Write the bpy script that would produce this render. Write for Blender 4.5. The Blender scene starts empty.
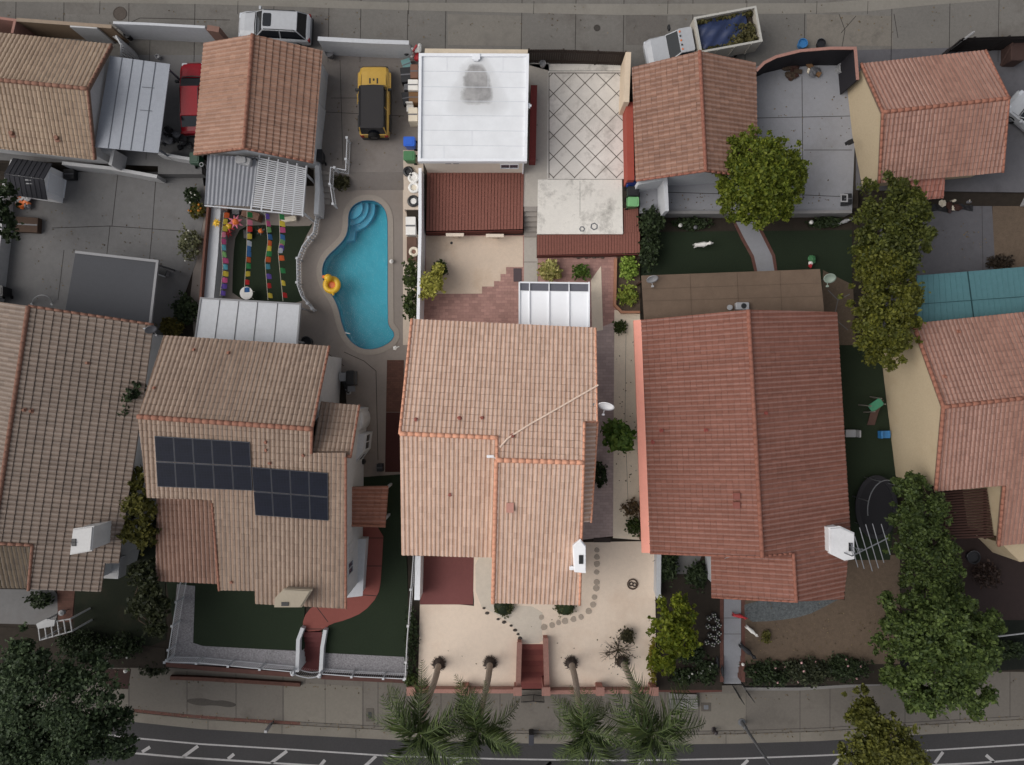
import bpy, bmesh, math, random
import numpy as np
from mathutils import Vector, Matrix
from mathutils.geometry import tessellate_polygon
random.seed(7); rng = np.random.default_rng(11)
S = bpy.context.scene; COL = S.collection
H = 48.0; F = 711.0                    # drone height (m) and focal length (px)
ZU, ZS, ZR = 0.9, -1.55, -1.70         # alley level, pavement level, road level
R = math.radians

def P(px, py, z=0.0):
    d = (H - z) / F
    return Vector(((px - 512) * d, (382.5 - py) * d, z))
def m_at(z=0.0): return (H - z) / F    # metres per pixel at height z

# ------------------------------------------------------------------ materials
def lin(c):
    r = []
    for v in c:
        v = v / 255.0
        r.append(v / 12.92 if v <= .04045 else ((v + .055) / 1.055) ** 2.4)
    return r
def _nodes(name):
    m = bpy.data.materials.new(name); m.use_nodes = True
    nt = m.node_tree; b = nt.nodes['Principled BSDF']
    return m, nt, b
def _math(nt, op, a, b=None, c=None):
    n = nt.nodes.new('ShaderNodeMath'); n.operation = op
    for i, v in enumerate((a, b, c)):
        if v is None: continue
        if isinstance(v, (int, float)): n.inputs[i].default_value = v
        else: nt.links.new(v, n.inputs[i])
    return n.outputs[0]
def _noise(nt, vec, scale, detail=6, rough=.6):
    n = nt.nodes.new('ShaderNodeTexNoise'); n.inputs['Scale'].default_value = scale
    n.inputs['Detail'].default_value = detail; n.inputs['Roughness'].default_value = rough
    nt.links.new(vec, n.inputs['Vector']); return n.outputs['Fac']
def _mix(nt, fac, a, b):
    n = nt.nodes.new('ShaderNodeMix'); n.data_type = 'RGBA'
    if isinstance(fac, (int, float)): n.inputs[0].default_value = fac
    else: nt.links.new(fac, n.inputs[0])
    for s, v in ((6, a), (7, b)):
        if isinstance(v, (list, tuple)): n.inputs[s].default_value = (*v[:3], 1)
        else: nt.links.new(v, n.inputs[s])
    return n.outputs[2]
def _scale(nt, col, fac):
    n = nt.nodes.new('ShaderNodeVectorMath'); n.operation = 'SCALE'
    if isinstance(col, (list, tuple)): n.inputs[0].default_value = col[:3]
    else: nt.links.new(col, n.inputs[0])
    nt.links.new(fac, n.inputs['Scale']); return n.outputs[0]

def M(name, rgb, var=.12, sc=3.0, rough=.85, bump=0.0, bsc=30, big=.10, stain=0.0, ssc=.5, srgb=None, spec=.3, metal=0.0):
    m, nt, b = _nodes(name); c = lin(rgb)
    tc = nt.nodes.new('ShaderNodeTexCoord'); v = tc.outputs['Object']
    n1 = _noise(nt, v, sc, 8, .68); n2 = _noise(nt, v, .22, 3, .5)
    f = _math(nt, 'ADD', _math(nt, 'MULTIPLY_ADD', n1, 4 * var, 1 - 2 * var), _math(nt, 'MULTIPLY_ADD', n2, 4 * big, -2 * big))
    col = _scale(nt, c, f)
    f = _math(nt, 'ADD', f, _math(nt, 'MULTIPLY_ADD', _noise(nt, v, 16, 3, .8), 3 * var, -1.5 * var)); col = _scale(nt, c, f)
    if stain:
        n3 = _noise(nt, v, ssc, 10, .72)
        r = nt.nodes.new('ShaderNodeMapRange'); r.inputs[1].default_value = .52; r.inputs[2].default_value = .72
        nt.links.new(n3, r.inputs[0])
        d = lin(srgb) if srgb else [x * .45 for x in c]
        col = _mix(nt, _math(nt, 'MULTIPLY', r.outputs[0], stain), col, d)
    nt.links.new(col, b.inputs['Base Color'])
    b.inputs['Roughness'].default_value = rough; b.inputs['Metallic'].default_value = metal
    b.inputs['Specular IOR Level'].default_value = spec
    if bump:
        bn = nt.nodes.new('ShaderNodeBump'); bn.inputs['Strength'].default_value = bump; bn.inputs['Distance'].default_value = .02
        nt.links.new(_noise(nt, v, bsc, 6), bn.inputs['Height']); nt.links.new(bn.outputs[0], b.inputs['Normal'])
    return m

def MT(name, c1, c2, tw=.27, tc=.40, var=.16, big=.10, rough=.85, crest=.18):
    """roof tiles: colour differs from tile to tile (UV in metres), with lichen and dust"""
    m, nt, b = _nodes(name)
    uv = nt.nodes.new('ShaderNodeUVMap'); uv.uv_map = 'UVMap'
    s = nt.nodes.new('ShaderNodeVectorMath'); s.operation = 'MULTIPLY'
    nt.links.new(uv.outputs[0], s.inputs[0]); s.inputs[1].default_value = (1 / tw, 1 / tc, 0)
    fl = nt.nodes.new('ShaderNodeVectorMath'); fl.operation = 'FLOOR'; nt.links.new(s.outputs[0], fl.inputs[0])
    wn = nt.nodes.new('ShaderNodeTexWhiteNoise'); wn.noise_dimensions = '2D'; nt.links.new(fl.outputs[0], wn.inputs['Vector'])
    tcn = nt.nodes.new('ShaderNodeTexCoord'); v = tcn.outputs['Object']
    col = _mix(nt, wn.outputs['Value'], lin(c1), lin(c2))
    n1 = _noise(nt, v, 9, 6, .7); n2 = _noise(nt, v, .35, 5, .6)
    fr = nt.nodes.new('ShaderNodeVectorMath'); fr.operation = 'FRACTION'; nt.links.new(s.outputs[0], fr.inputs[0]); sx = nt.nodes.new('ShaderNodeSeparateXYZ'); nt.links.new(fr.outputs[0], sx.inputs[0])
    cr = _math(nt, 'SUBTRACT', 1.0, _math(nt, 'SMOOTH_MIN', 1.0, _math(nt, 'MULTIPLY', _math(nt, 'ABSOLUTE', _math(nt, 'SUBTRACT', sx.outputs[0], .44)), 4.5), .2))   # pale worn crest of each barrel
    col = _mix(nt, _math(nt, 'MULTIPLY', cr, crest), col, [x * .5 + .42 for x in lin(c2)])
    wn2 = nt.nodes.new('ShaderNodeSeparateColor'); nt.links.new(wn.outputs['Color'], wn2.inputs[0])
    f = _math(nt, 'ADD', _math(nt, 'MULTIPLY_ADD', n1, .5, .75), _math(nt, 'MULTIPLY_ADD', n2, 4 * big, -2 * big))
    f = _math(nt, 'ADD', f, _math(nt, 'MULTIPLY_ADD', wn2.outputs[1], 2 * var, -var))
    st = nt.nodes.new('ShaderNodeVectorMath'); st.operation = 'MULTIPLY'; nt.links.new(uv.outputs[0], st.inputs[0]); st.inputs[1].default_value = (1.6, .16, 0)
    f = _math(nt, 'ADD', f, _math(nt, 'MULTIPLY_ADD', _noise(nt, st.outputs[0], 1.0, 6, .7), .5, -.25))       # rain streaks down the slope
    nt.links.new(_scale(nt, col, f), b.inputs['Base Color'])
    b.inputs['Roughness'].default_value = rough; b.inputs['Specular IOR Level'].default_value = .25
    return m

LEAF = 1.3
def ML(name, c1, c2, rough=.55, big=.36):
    """leaves: tone differs from leaf to leaf and from clump to clump"""
    m, nt, b = _nodes(name)
    g = nt.nodes.new('ShaderNodeNewGeometry'); tc = nt.nodes.new('ShaderNodeTexCoord')
    col = _mix(nt, g.outputs['Random Per Island'], [x * LEAF for x in lin(c1)], [x * LEAF for x in lin(c2)])
    n = _noise(nt, tc.outputs['Object'], 1.1, 3, .5)
    nt.links.new(_scale(nt, col, _math(nt, 'MULTIPLY_ADD', n, 4 * big, 1 - 2 * big)), b.inputs['Base Color'])
    b.inputs['Roughness'].default_value = rough; b.inputs['Specular IOR Level'].default_value = .25
    tr = nt.nodes.new('ShaderNodeBsdfTranslucent'); nt.links.new(col, tr.inputs[0])
    mx = nt.nodes.new('ShaderNodeMixShader'); mx.inputs[0].default_value = .32
    out = nt.nodes['Material Output']
    nt.links.new(b.outputs[0], mx.inputs[1]); nt.links.new(tr.outputs[0], mx.inputs[2]); nt.links.new(mx.outputs[0], out.inputs[0])
    return m

def MBk(name, rgb, bw=.22, bh=.11, var=.14):
    """brick paving: every brick a little different, sanded joints"""
    m = M(name, rgb, var * .6, 7, .9, .2, 40, stain=.35); nt = m.node_tree; b = nt.nodes['Principled BSDF']
    src = b.inputs['Base Color'].links[0].from_socket; tc = nt.nodes.new('ShaderNodeTexCoord')
    br = nt.nodes.new('ShaderNodeTexBrick'); br.inputs['Scale'].default_value = 1; br.inputs['Brick Width'].default_value = bw; br.inputs['Row Height'].default_value = bh; br.inputs['Mortar Size'].default_value = .008
    br.inputs['Color1'].default_value = (1 + var, 1 + var, 1 + var, 1); br.inputs['Color2'].default_value = (1 - var,) * 3 + (1,); br.inputs['Mortar'].default_value = (.72, .72, .72, 1)
    nt.links.new(tc.outputs['Object'], br.inputs['Vector']); mu = nt.nodes.new('ShaderNodeVectorMath'); mu.operation = 'MULTIPLY'
    nt.links.new(src, mu.inputs[0]); nt.links.new(br.outputs[0], mu.inputs[1]); nt.links.new(mu.outputs[0], b.inputs['Base Color']); return m
def MP(name, rgb, rough=.3, spec=.5, metal=0.0, coat=0.0):
    m, nt, b = _nodes(name)
    tc = nt.nodes.new('ShaderNodeTexCoord'); n = _noise(nt, tc.outputs['Object'], 5, 5)
    nt.links.new(_scale(nt, lin(rgb), _math(nt, 'MULTIPLY_ADD', n, .24, .88)), b.inputs['Base Color'])
    b.inputs['Roughness'].default_value = rough; b.inputs['Specular IOR Level'].default_value = spec
    b.inputs['Metallic'].default_value = metal; b.inputs['Coat Weight'].default_value = coat
    return m

# ------------------------------------------------------------------ mesh building
class MB:
    def __init__(s): s.v = []; s.f = []; s.mi = []; s.uv = None
    def add(s, vs, fs, mi=0):
        o = len(s.v); s.v += [tuple(x) for x in vs]
        for f in fs: s.f.append(tuple(i + o for i in f)); s.mi.append(mi)
    def box(s, c, size, rz=0.0, mi=0, rot=None):
        hx, hy, hz = size[0] / 2, size[1] / 2, size[2] / 2
        q = rot if rot is not None else Matrix.Rotation(rz, 3, 'Z'); c = Vector(c)
        vs = [c + q @ Vector((x, y, z)) for z in (-hz, hz) for y in (-hy, hy) for x in (-hx, hx)]
        s.add(vs, [(0, 2, 3, 1), (4, 5, 7, 6), (0, 1, 5, 4), (2, 6, 7, 3), (0, 4, 6, 2), (1, 3, 7, 5)], mi)
    def rbox(s, c, size, r=.04, rz=0.0, mi=0):
        """box with rounded vertical corners and a chamfered top edge"""
        hx, hy, hz = size[0] / 2, size[1] / 2, size[2] / 2; r = min(r, hx * .9, hy * .9)
        def ring(k):
            o = []
            for (sx, sy, a0) in ((1, 1, 0), (-1, 1, 90), (-1, -1, 180), (1, -1, 270)):
                for a in (0, 45, 90):
                    t = R(a0 + a); o.append((sx * (hx - r) + math.cos(t) * (r - k), sy * (hy - r) + math.sin(t) * (r - k)))
            return o
        q = Matrix.Rotation(rz, 3, 'Z'); c = Vector(c); k = min(r * .5, hz * .5)
        rs = [(ring(0), -hz), (ring(0), hz - k), (ring(k * .9), hz)]
        vs = [c + q @ Vector((x, y, z)) for rg, z in rs for x, y in rg]
        n = 12; fs = [tuple(reversed(range(n))), tuple(range(2 * n, 3 * n))]
        for j in (0, 1):
            for i in range(n): fs.append((j * n + i, j * n + (i + 1) % n, (j + 1) * n + (i + 1) % n, (j + 1) * n + i))
        s.add(vs, fs, mi)
    def prism(s, top, zb, mi=0, holes=(), side=True, mside=None):
        """top: ring of 3D points; extruded straight down to zb"""
        top = [Vector(t) for t in top]; holes = [[Vector(t) for t in h] for h in holes]
        rings = [top] + holes; allp = [p for r in rings for p in r]
        tri = tessellate_polygon([[Vector((p.x, p.y, 0)) for p in r] for r in rings])
        n = len(allp); fs = []
        for t in tri:
            a, b, c = (allp[i] for i in t)
            if (b.x - a.x) * (c.y - a.y) - (b.y - a.y) * (c.x - a.x) < 0: t = (t[0], t[2], t[1])
            fs.append(tuple(t))
        if not side: s.add(allp, fs, mi); return
        s.add(allp, fs, mi)
        o = 0; vs = []; sf = []
        for r in rings:
            k = len(r); base = len(vs)
            vs += r + [Vector((p.x, p.y, zb)) for p in r]
            for i in range(k): sf.append((base + i, base + (i + 1) % k, base + k + (i + 1) % k, base + k + i))
        s.add(vs, sf, mi if mside is None else mside)
        s.add([(p.x, p.y, zb) for p in allp], [tuple(reversed(f)) for f in fs], mi if mside is None else mside)
    def tube(s, pts, r, n=6, mi=0, r2=None, cap=True):
        pts = [Vector(p) for p in pts]; k = len(pts); vs = []; fs = []
        rr = r if isinstance(r, (list, tuple)) else [r + ((r2 - r) * i / max(1, k - 1) if r2 is not None else 0) for i in range(k)]
        for i, p in enumerate(pts):
            d = (pts[min(i + 1, k - 1)] - pts[max(i - 1, 0)]).normalized()
            a = d.orthogonal().normalized() if abs(d.z) > .9 else d.cross(Vector((0, 0, 1))).normalized()
            if abs(d.z) > .9: a = d.cross(Vector((0, 1, 0))).normalized()
            b = a.cross(d)
            for j in range(n):
                t = 2 * math.pi * j / n; vs.append(p + (a * math.cos(t) + b * math.sin(t)) * rr[i])
        for i in range(k - 1):
            for j in range(n): fs.append((i * n + j, i * n + (j + 1) % n, (i + 1) * n + (j + 1) % n, (i + 1) * n + j))
        if cap: fs.append(tuple(range(n))); fs.append(tuple(reversed(range((k - 1) * n, k * n))))
        s.add(vs, fs, mi)
    def cyl(s, c, r, h, n=16, mi=0, r2=None):
        c = Vector(c); s.tube([c, c + Vector((0, 0, h))], r, n, mi, r2)
    def lathe(s, c, prof, n=16, mi=0, sy=1.0):
        c = Vector(c); vs = []; fs = []; k = len(prof)
        for (r, z) in prof:
            for j in range(n):
                t = 2 * math.pi * j / n; vs.append(c + Vector((math.cos(t) * r, math.sin(t) * r * sy, z)))
        for i in range(k - 1):
            for j in range(n): fs.append((i * n + j, i * n + (j + 1) % n, (i + 1) * n + (j + 1) % n, (i + 1) * n + j))
        fs.append(tuple(reversed(range(n)))); fs.append(tuple(range((k - 1) * n, k * n)))
        s.add(vs, fs, mi)
    def ball(s, c, r, mi=0, n=10, sz=1.0, sx=1.0, sy=1.0, jit=0.0):
        c = Vector(c); vs = []; fs = []; m = n // 2 + 1
        for i in range(m + 1):
            a = math.pi * i / m
            for j in range(n):
                t = 2 * math.pi * j / n; k = 1 + random.uniform(-jit, jit)
                vs.append(c + Vector((math.sin(a) * math.cos(t) * r * sx * k, math.sin(a) * math.sin(t) * r * sy * k, math.cos(a) * r * sz * k)))
        for i in range(m):
            for j in range(n): fs.append((i * n + j, (i + 1) * n + j, (i + 1) * n + (j + 1) % n, i * n + (j + 1) % n))
        s.add(vs, fs, mi)
    def torus(s, c, R0, r, n=24, m=6, mi=0, rot=None):
        c = Vector(c); vs = []; fs = []; q = rot or Matrix.Identity(3)
        for i in range(n):
            a = 2 * math.pi * i / n
            for j in range(m):
                b = 2 * math.pi * j / m
                vs.append(c + q @ Vector(((R0 + r * math.cos(b)) * math.cos(a), (R0 + r * math.cos(b)) * math.sin(a), r * math.sin(b))))
        for i in range(n):
            for j in range(m): fs.append((i * m + j, ((i + 1) % n) * m + j, ((i + 1) % n) * m + (j + 1) % m, i * m + (j + 1) % m))
        s.add(vs, fs, mi)
    def ribbon(s, pts, half, z0, z1, mi=0, closed=False):
        """wall of even thickness along a plan polyline (z0/z1 numbers or lists), mitred at the corners"""
        p = [Vector((q[0], q[1])) for q in pts]; k = len(p); L = []; Rr = []
        for i in range(k):
            if closed: d0 = (p[i] - p[i - 1]).normalized(); d1 = (p[(i + 1) % k] - p[i]).normalized()
            else:
                d0 = (p[i] - p[i - 1]).normalized() if i else (p[1] - p[0]).normalized()
                d1 = (p[i + 1] - p[i]).normalized() if i < k - 1 else d0
            n0 = Vector((-d0.y, d0.x)); n1 = Vector((-d1.y, d1.x)); b = (n0 + n1).normalized()
            w = half / max(.35, b.dot(n0)); L.append(p[i] + b * w); Rr.append(p[i] - b * w)
        za = z0 if isinstance(z0, (list, tuple)) else [z0] * k; zb = z1 if isinstance(z1, (list, tuple)) else [z1] * k
        vs = []
        for i in range(k): vs += [(L[i].x, L[i].y, za[i]), (Rr[i].x, Rr[i].y, za[i]), (Rr[i].x, Rr[i].y, zb[i]), (L[i].x, L[i].y, zb[i])]
        fs = []
        for i in range(k if closed else k - 1):
            a = 4 * i; b = 4 * ((i + 1) % k)
            for j in range(4): fs.append((a + j, a + (j + 1) % 4, b + (j + 1) % 4, b + j))
        if not closed: fs.append((3, 2, 1, 0)); e = 4 * (k - 1); fs.append((e, e + 1, e + 2, e + 3))
        s.add(vs, fs, mi)

OFF = {}
def obj(name, mb, mats, parent=None, smooth=False, uv=None):
    if isinstance(mb, MB):
        vs = mb.v; fs = mb.f; mi = mb.mi
    if not isinstance(mats, (list, tuple)): mats = [mats]
    if parent is not None: off = OFF[parent]
    else:
        a = np.array(vs); off = Vector(((a[:, 0].min() + a[:, 0].max()) / 2, (a[:, 1].min() + a[:, 1].max()) / 2, a[:, 2].min()))
    me = bpy.data.meshes.new(name)
    a = np.array(vs, dtype=float) - np.array(off)
    me.from_pydata(a.tolist(), [], fs)
    for m in mats: me.materials.append(m)
    if len(mats) > 1: me.polygons.foreach_set('material_index', mi)
    if smooth: me.polygons.foreach_set('use_smooth', [True] * len(me.polygons))
    if mb.uv is not None:
        ul = me.uv_layers.new(name='UVMap')
        ul.data.foreach_set('uv', np.array([mb.uv[l] for l in [lp.vertex_index for lp in me.loops]], dtype=float).ravel())
    me.validate(); 
    bm = bmesh.new(); bm.from_mesh(me); bmesh.ops.recalc_face_normals(bm, faces=bm.faces) if mb.uv is None and len(fs) < 6000 else None
    bm.to_mesh(me); bm.free()
    o = bpy.data.objects.new(name, me); COL.objects.link(o)
    if parent is not None: o.parent = parent
    else: o.location = off
    OFF[o] = off
    return o
def tag(o, label, cat, group=None, kind=None):
    if label: o['label'] = label
    if cat: o['category'] = cat
    if group: o['group'] = group
    if kind: o['kind'] = kind
    return o
def thing(name, label, cat, loc, group=None, rz=0.0):
    o = bpy.data.objects.new(name, None); COL.objects.link(o); o.location = loc; o.empty_display_size = .3
    o.rotation_euler = (0, 0, rz); OFF[o] = Vector(loc); return tag(o, label, cat, group)
def local_thing(name, label, cat, loc, rz=0.0, group=None):
    """a thing whose parts are modelled round the origin and then set down at loc"""
    o = thing(name, label, cat, loc, group, rz); OFF[o] = Vector((0, 0, 0)); return o
def single(name, mb, mats, label, cat, group=None, smooth=False): return tag(obj(name, mb, mats, None, smooth), label, cat, group)
def struct(name, mb, mats, smooth=False):
    o = obj(name, mb, mats, None, smooth); o['kind'] = 'structure'; return o
def copy_tree(o, parent=None):
    c = o.copy(); COL.objects.link(c)
    if parent is not None: c.parent = parent
    for ch in list(o.children): copy_tree(ch, c)
    return c

def slab(name, px, z, mats, thick=.14, joints=(), jw=.03, holes=(), extra=None):
    mb = MB(); mb.prism([P(x, y, z) for x, y in px], z - thick, 0, [[P(x, y, z) for x, y in h] for h in holes])
    for j in joints:
        pts = [P(x, y, z + .004) for x, y in j]
        for a, b in zip(pts[:-1], pts[1:]):
            d = (b - a).normalized(); n = Vector((-d.y, d.x, 0)) * jw / 2
            mb.add([a - n, b - n, b + n, a + n], [(0, 1, 2, 3)], 1)
    if extra: extra(mb, z)
    return struct(name, mb, mats)
def band(name, top, bot, z, mats, thick=.14, **k): return slab(name, list(top) + list(reversed(bot)), z, mats, thick, **k)

def wall(name, label, px, ztop, zbot, thick, mats, cap=None, group=None, cat='wall'):
    """wall along a line of pixels read at its top edge"""
    if isinstance(mats, list): mats = mats[0]
    pts = [P(x, y, ztop) for x, y in px]; mb = MB(); mb.ribbon(pts, thick / 2, zbot, ztop)
    if cap is None: return single(name, mb, mats, label, cat, group)
    mb.ribbon(pts, thick / 2 + .04, ztop - .003, ztop + .06, 1)
    return single(name, mb, [mats, cap], label, cat, group)

def along(pts, step):
    """points every step metres along a polyline"""
    out = []; acc = 0.0
    for a, b in zip(pts[:-1], pts[1:]):
        L = (b - a).length; t = acc
        while t < L: out.append((a + (b - a) * (t / L), (b - a).normalized())); t += step
        acc = t - L
    out.append((pts[-1], (pts[-1] - pts[-2]).normalized())); return out
def railing(name, label, px, zbot, height, mat, cat='railing', picket=.14, post=2.0, pw=.02, postw=.10, group=None, pxz=None):
    z1 = zbot + height
    pts = [P(x, y, z1 if pxz is None else pxz) for x, y in px]; pts = [Vector((p.x, p.y, zbot)) for p in pts]
    t = thing(name, label, cat, pts[0], group); up = Vector((0, 0, 1))
    for nm, z, w in (('top_rail', height - .04, .05), ('bottom_rail', .12, .03)):
        mb = MB(); mb.ribbon(pts, w / 2, zbot + z - .02, zbot + z + .03); obj(nm, mb, mat, t)
    mb = MB()
    for q, d in along(pts, picket): mb.box(q + up * (.15 + (height - .21) / 2), (pw, pw, height - .21), math.atan2(d.y, d.x))
    obj('pickets', mb, mat, t)
    for q, d in along(pts, post):
        mb = MB(); a = math.atan2(d.y, d.x)
        mb.box(q + up * ((height + .08) / 2 - .03), (postw, postw, height + .14), a); mb.box(q + up * (height + .10), (postw + .05, postw + .05, .04), a)
        obj('post', mb, mat, t)
    return t

# ------------------------------------------------------------------ roofs
def plane_of(a, b, c):
    """plane through three (px, py, z); a-b must be level (an eave or a ridge line)"""
    p0, p1, p2 = P(*a), P(*b), P(*c); u = (p1 - p0); u.z = 0; u.normalize()
    n = (p1 - p0).cross(p2 - p0).normalized()
    if n.z < 0: n = -n
    v = n.cross(u)
    if v.z < 0: v = -v; u = -u
    return dict(p=p0, n=n, u=u, v=v)
def on(pl, px, py, drop=0.0):
    d = Vector(((px - 512) / F, (382.5 - py) / F, -1)); c = Vector((0, 0, H))
    t = (pl['p'] - c).dot(pl['n']) / d.dot(pl['n']); q = c + d * t; q.z -= drop; return q
PROF = (0, .08, .24, .44, .64, .80, .88)
def tiles(mb, pl, outlines, tw=.27, tc=.40, amp=.042, step=.042, deck=.22):
    p, n, u, v = pl['p'], pl['n'], pl['u'], pl['v']
    if mb.uv is None: mb.uv = []
    for ol in outlines:
        pts = [on(pl, *q) for q in ol]
        uv = [((q - p).dot(u), (q - p).dot(v)) for q in pts]
        u0, u1 = min(a for a, b in uv), max(a for a, b in uv); v0, v1 = min(b for a, b in uv), max(b for a, b in uv)
        us = [(k + f) * tw for k in range(math.floor(u0 / tw), math.ceil(u1 / tw) + 1) for f in PROF]
        bm = bmesh.new(); lay = bm.loops.layers.uv.new('UVMap')
        k0, k1 = math.floor(v0 / tc), math.ceil(v1 / tc); prev = None
        hu = [amp * max(0.0, math.sin(math.pi * max(0.0, min(1, (x / tw - math.floor(x / tw + 1e-6)) / .88)))) ** .6 if (x / tw - math.floor(x / tw + 1e-6)) < .88 else -.008 for x in us]
        for k in range(k0, k1 + 1):
            js = []; 
            for i in range(len(us)):
                if i % len(PROF) == 0: jj = random.uniform(0, .012)
                js.append(jj)
            rows = []; gap = .03
            for vv, hh, g in ((k * tc, -.012, 0), (k * tc + gap, -.012, 0), (k * tc + gap, step, 1), ((k + 1) * tc, 0.0, 1)):
                rows.append([bm.verts.new(p + u * x + v * vv + n * ((hu[i] + js[i] if g else 0) + hh)) for i, x in enumerate(us)])
            seq = ([(prev, rows[0], k * tc + 1e-3, k * tc + 2e-3)] if prev else []) + [(rows[0], rows[1], k * tc + 2e-3, k * tc + gap), (rows[1], rows[2], k * tc + gap, k * tc + gap + 1e-3), (rows[2], rows[3], k * tc + gap, (k + 1) * tc - 1e-3)]
            for ra, rb, va, vb in seq:
                for i in range(len(us) - 1):
                    f = bm.faces.new((ra[i], ra[i + 1], rb[i + 1], rb[i]))
                    for lp, (x, y) in zip(f.loops, ((us[i] + 1e-3, va), (us[i + 1] - 1e-3, va), (us[i + 1] - 1e-3, vb), (us[i] + 1e-3, vb))): lp[lay].uv = (x, y)
            prev = rows[3]
        cen = sum(pts, Vector()) / len(pts)
        for a, b in zip(pts, pts[1:] + pts[:1]):
            no = (b - a).cross(n).normalized()
            if no.dot(cen - a) > 0: no = -no
            bmesh.ops.bisect_plane(bm, geom=bm.verts[:] + bm.edges[:] + bm.faces[:], plane_co=a, plane_no=no, clear_outer=True)
        bm.verts.index_update()
        for f in bm.faces:
            base = len(mb.v); mb.v += [tuple(lp.vert.co) for lp in f.loops]; mb.uv += [tuple(lp[lay].uv) for lp in f.loops]
            idx = tuple(range(base, base + len(f.verts)))
            if f.normal.dot(n) < -.01: idx = idx[::-1]
            mb.f.append(idx); mb.mi.append(0)
        bm.free()
        k = len(pts); base = len(mb.v)
        ring = pts if (pts[1] - pts[0]).cross(pts[2] - pts[1]).dot(n) > 0 else pts[::-1]
        mb.v += [tuple(q - n * .07) for q in ring] + [tuple(q - n * deck) for q in ring]; mb.uv += [(0, 0)] * (2 * k)
        mb.f.append(tuple(range(base, base + k))); mb.mi.append(1)
        mb.f.append(tuple(reversed(range(base + k, base + 2 * k)))); mb.mi.append(1)
        for i in range(k): mb.f.append((base + i, base + k + i, base + k + (i + 1) % k, base + (i + 1) % k)); mb.mi.append(1)
def cap_line(mb, a, b, r=.13, L=.42):
    """a row of barrel cap tiles, each lapping the next"""
    a, b = Vector(a), Vector(b); d = b - a; n = max(1, round(d.length / L)); e = d.normalized()
    for i in range(n):
        p, q = a + d * (i / n), a + d * ((i + 1) / n) + e * .03
        jz = Vector((0, 0, random.uniform(0, .012)))
        mb.tube([p + jz, q + jz], r * random.uniform(.97, 1.02), 8, 0, r * .96)
def roof(parent, slopes, mat, deckmat, caps=(), capmat=None, **kw):
    mb = MB()
    for pl, ols in slopes: tiles(mb, pl, ols, **kw)
    o = obj('roof', mb, [mat, deckmat], parent)
    for c in caps:
        cm = MB(); r = c[2] if len(c) > 2 else .13
        cap_line(cm, c[0] + Vector((0, 0, .05)), c[1] + Vector((0, 0, .05)), r * .86); obj('ridge_cap', cm, capmat, o, smooth=True)
    return o
def walls(parent, pts, zb, mat, name='wall'):
    mb = MB(); k = len(pts); vs = [tuple(p) for p in pts] + [(p.x, p.y, zb) for p in pts]
    mb.add(vs, [(i, (i + 1) % k, k + (i + 1) % k, k + i) for i in range(k)] + [tuple(range(k, 2 * k))])
    return obj(name, mb, mat, parent)
def infill(parent, tops, z0, mat, drop=.16):
    mb = MB(); mb.ribbon([(p.x, p.y) for p in tops], .06, [z0] * len(tops), [p.z - drop for p in tops]); return obj('upper_wall', mb, mat, parent)
def opening(parent, name, a, b, z0, z1, framemat, panemat, out, depth=.06, bars=1, pane='pane'):
    """window or door between plan points a and b, set proud of the wall along out"""
    a, b = Vector((a[0], a[1], 0)), Vector((b[0], b[1], 0)); d = (b - a); L = d.length; e = d.normalized(); o = Vector((*out, 0)).normalized()
    ang = math.atan2(e.y, e.x); c = (a + b) / 2 + o * depth / 2; up = Vector((0, 0, 1)); w = .07; h = z1 - z0
    mb = MB()
    for zz in (z0 + w / 2, z1 - w / 2): mb.box(c + up * zz, (L, depth, w), ang)
    for s in (-1, 1): mb.box(c + e * s * (L / 2 - w / 2) + up * (z0 + h / 2), (w, depth, h - 2 * w), ang)
    for k in range(bars): mb.box(c + e * (L * ((k + 1) / (bars + 1) - .5)) + up * (z0 + h / 2), (.045, depth * .8, h - 2 * w), ang)
    f = obj(name, mb, framemat, parent)
    g = MB(); g.box(c - o * .012 + up * (z0 + h / 2), (L - 2 * w + .01, .02, h - 2 * w + .01), ang); obj(pane, g, panemat, f)
    return f

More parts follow.
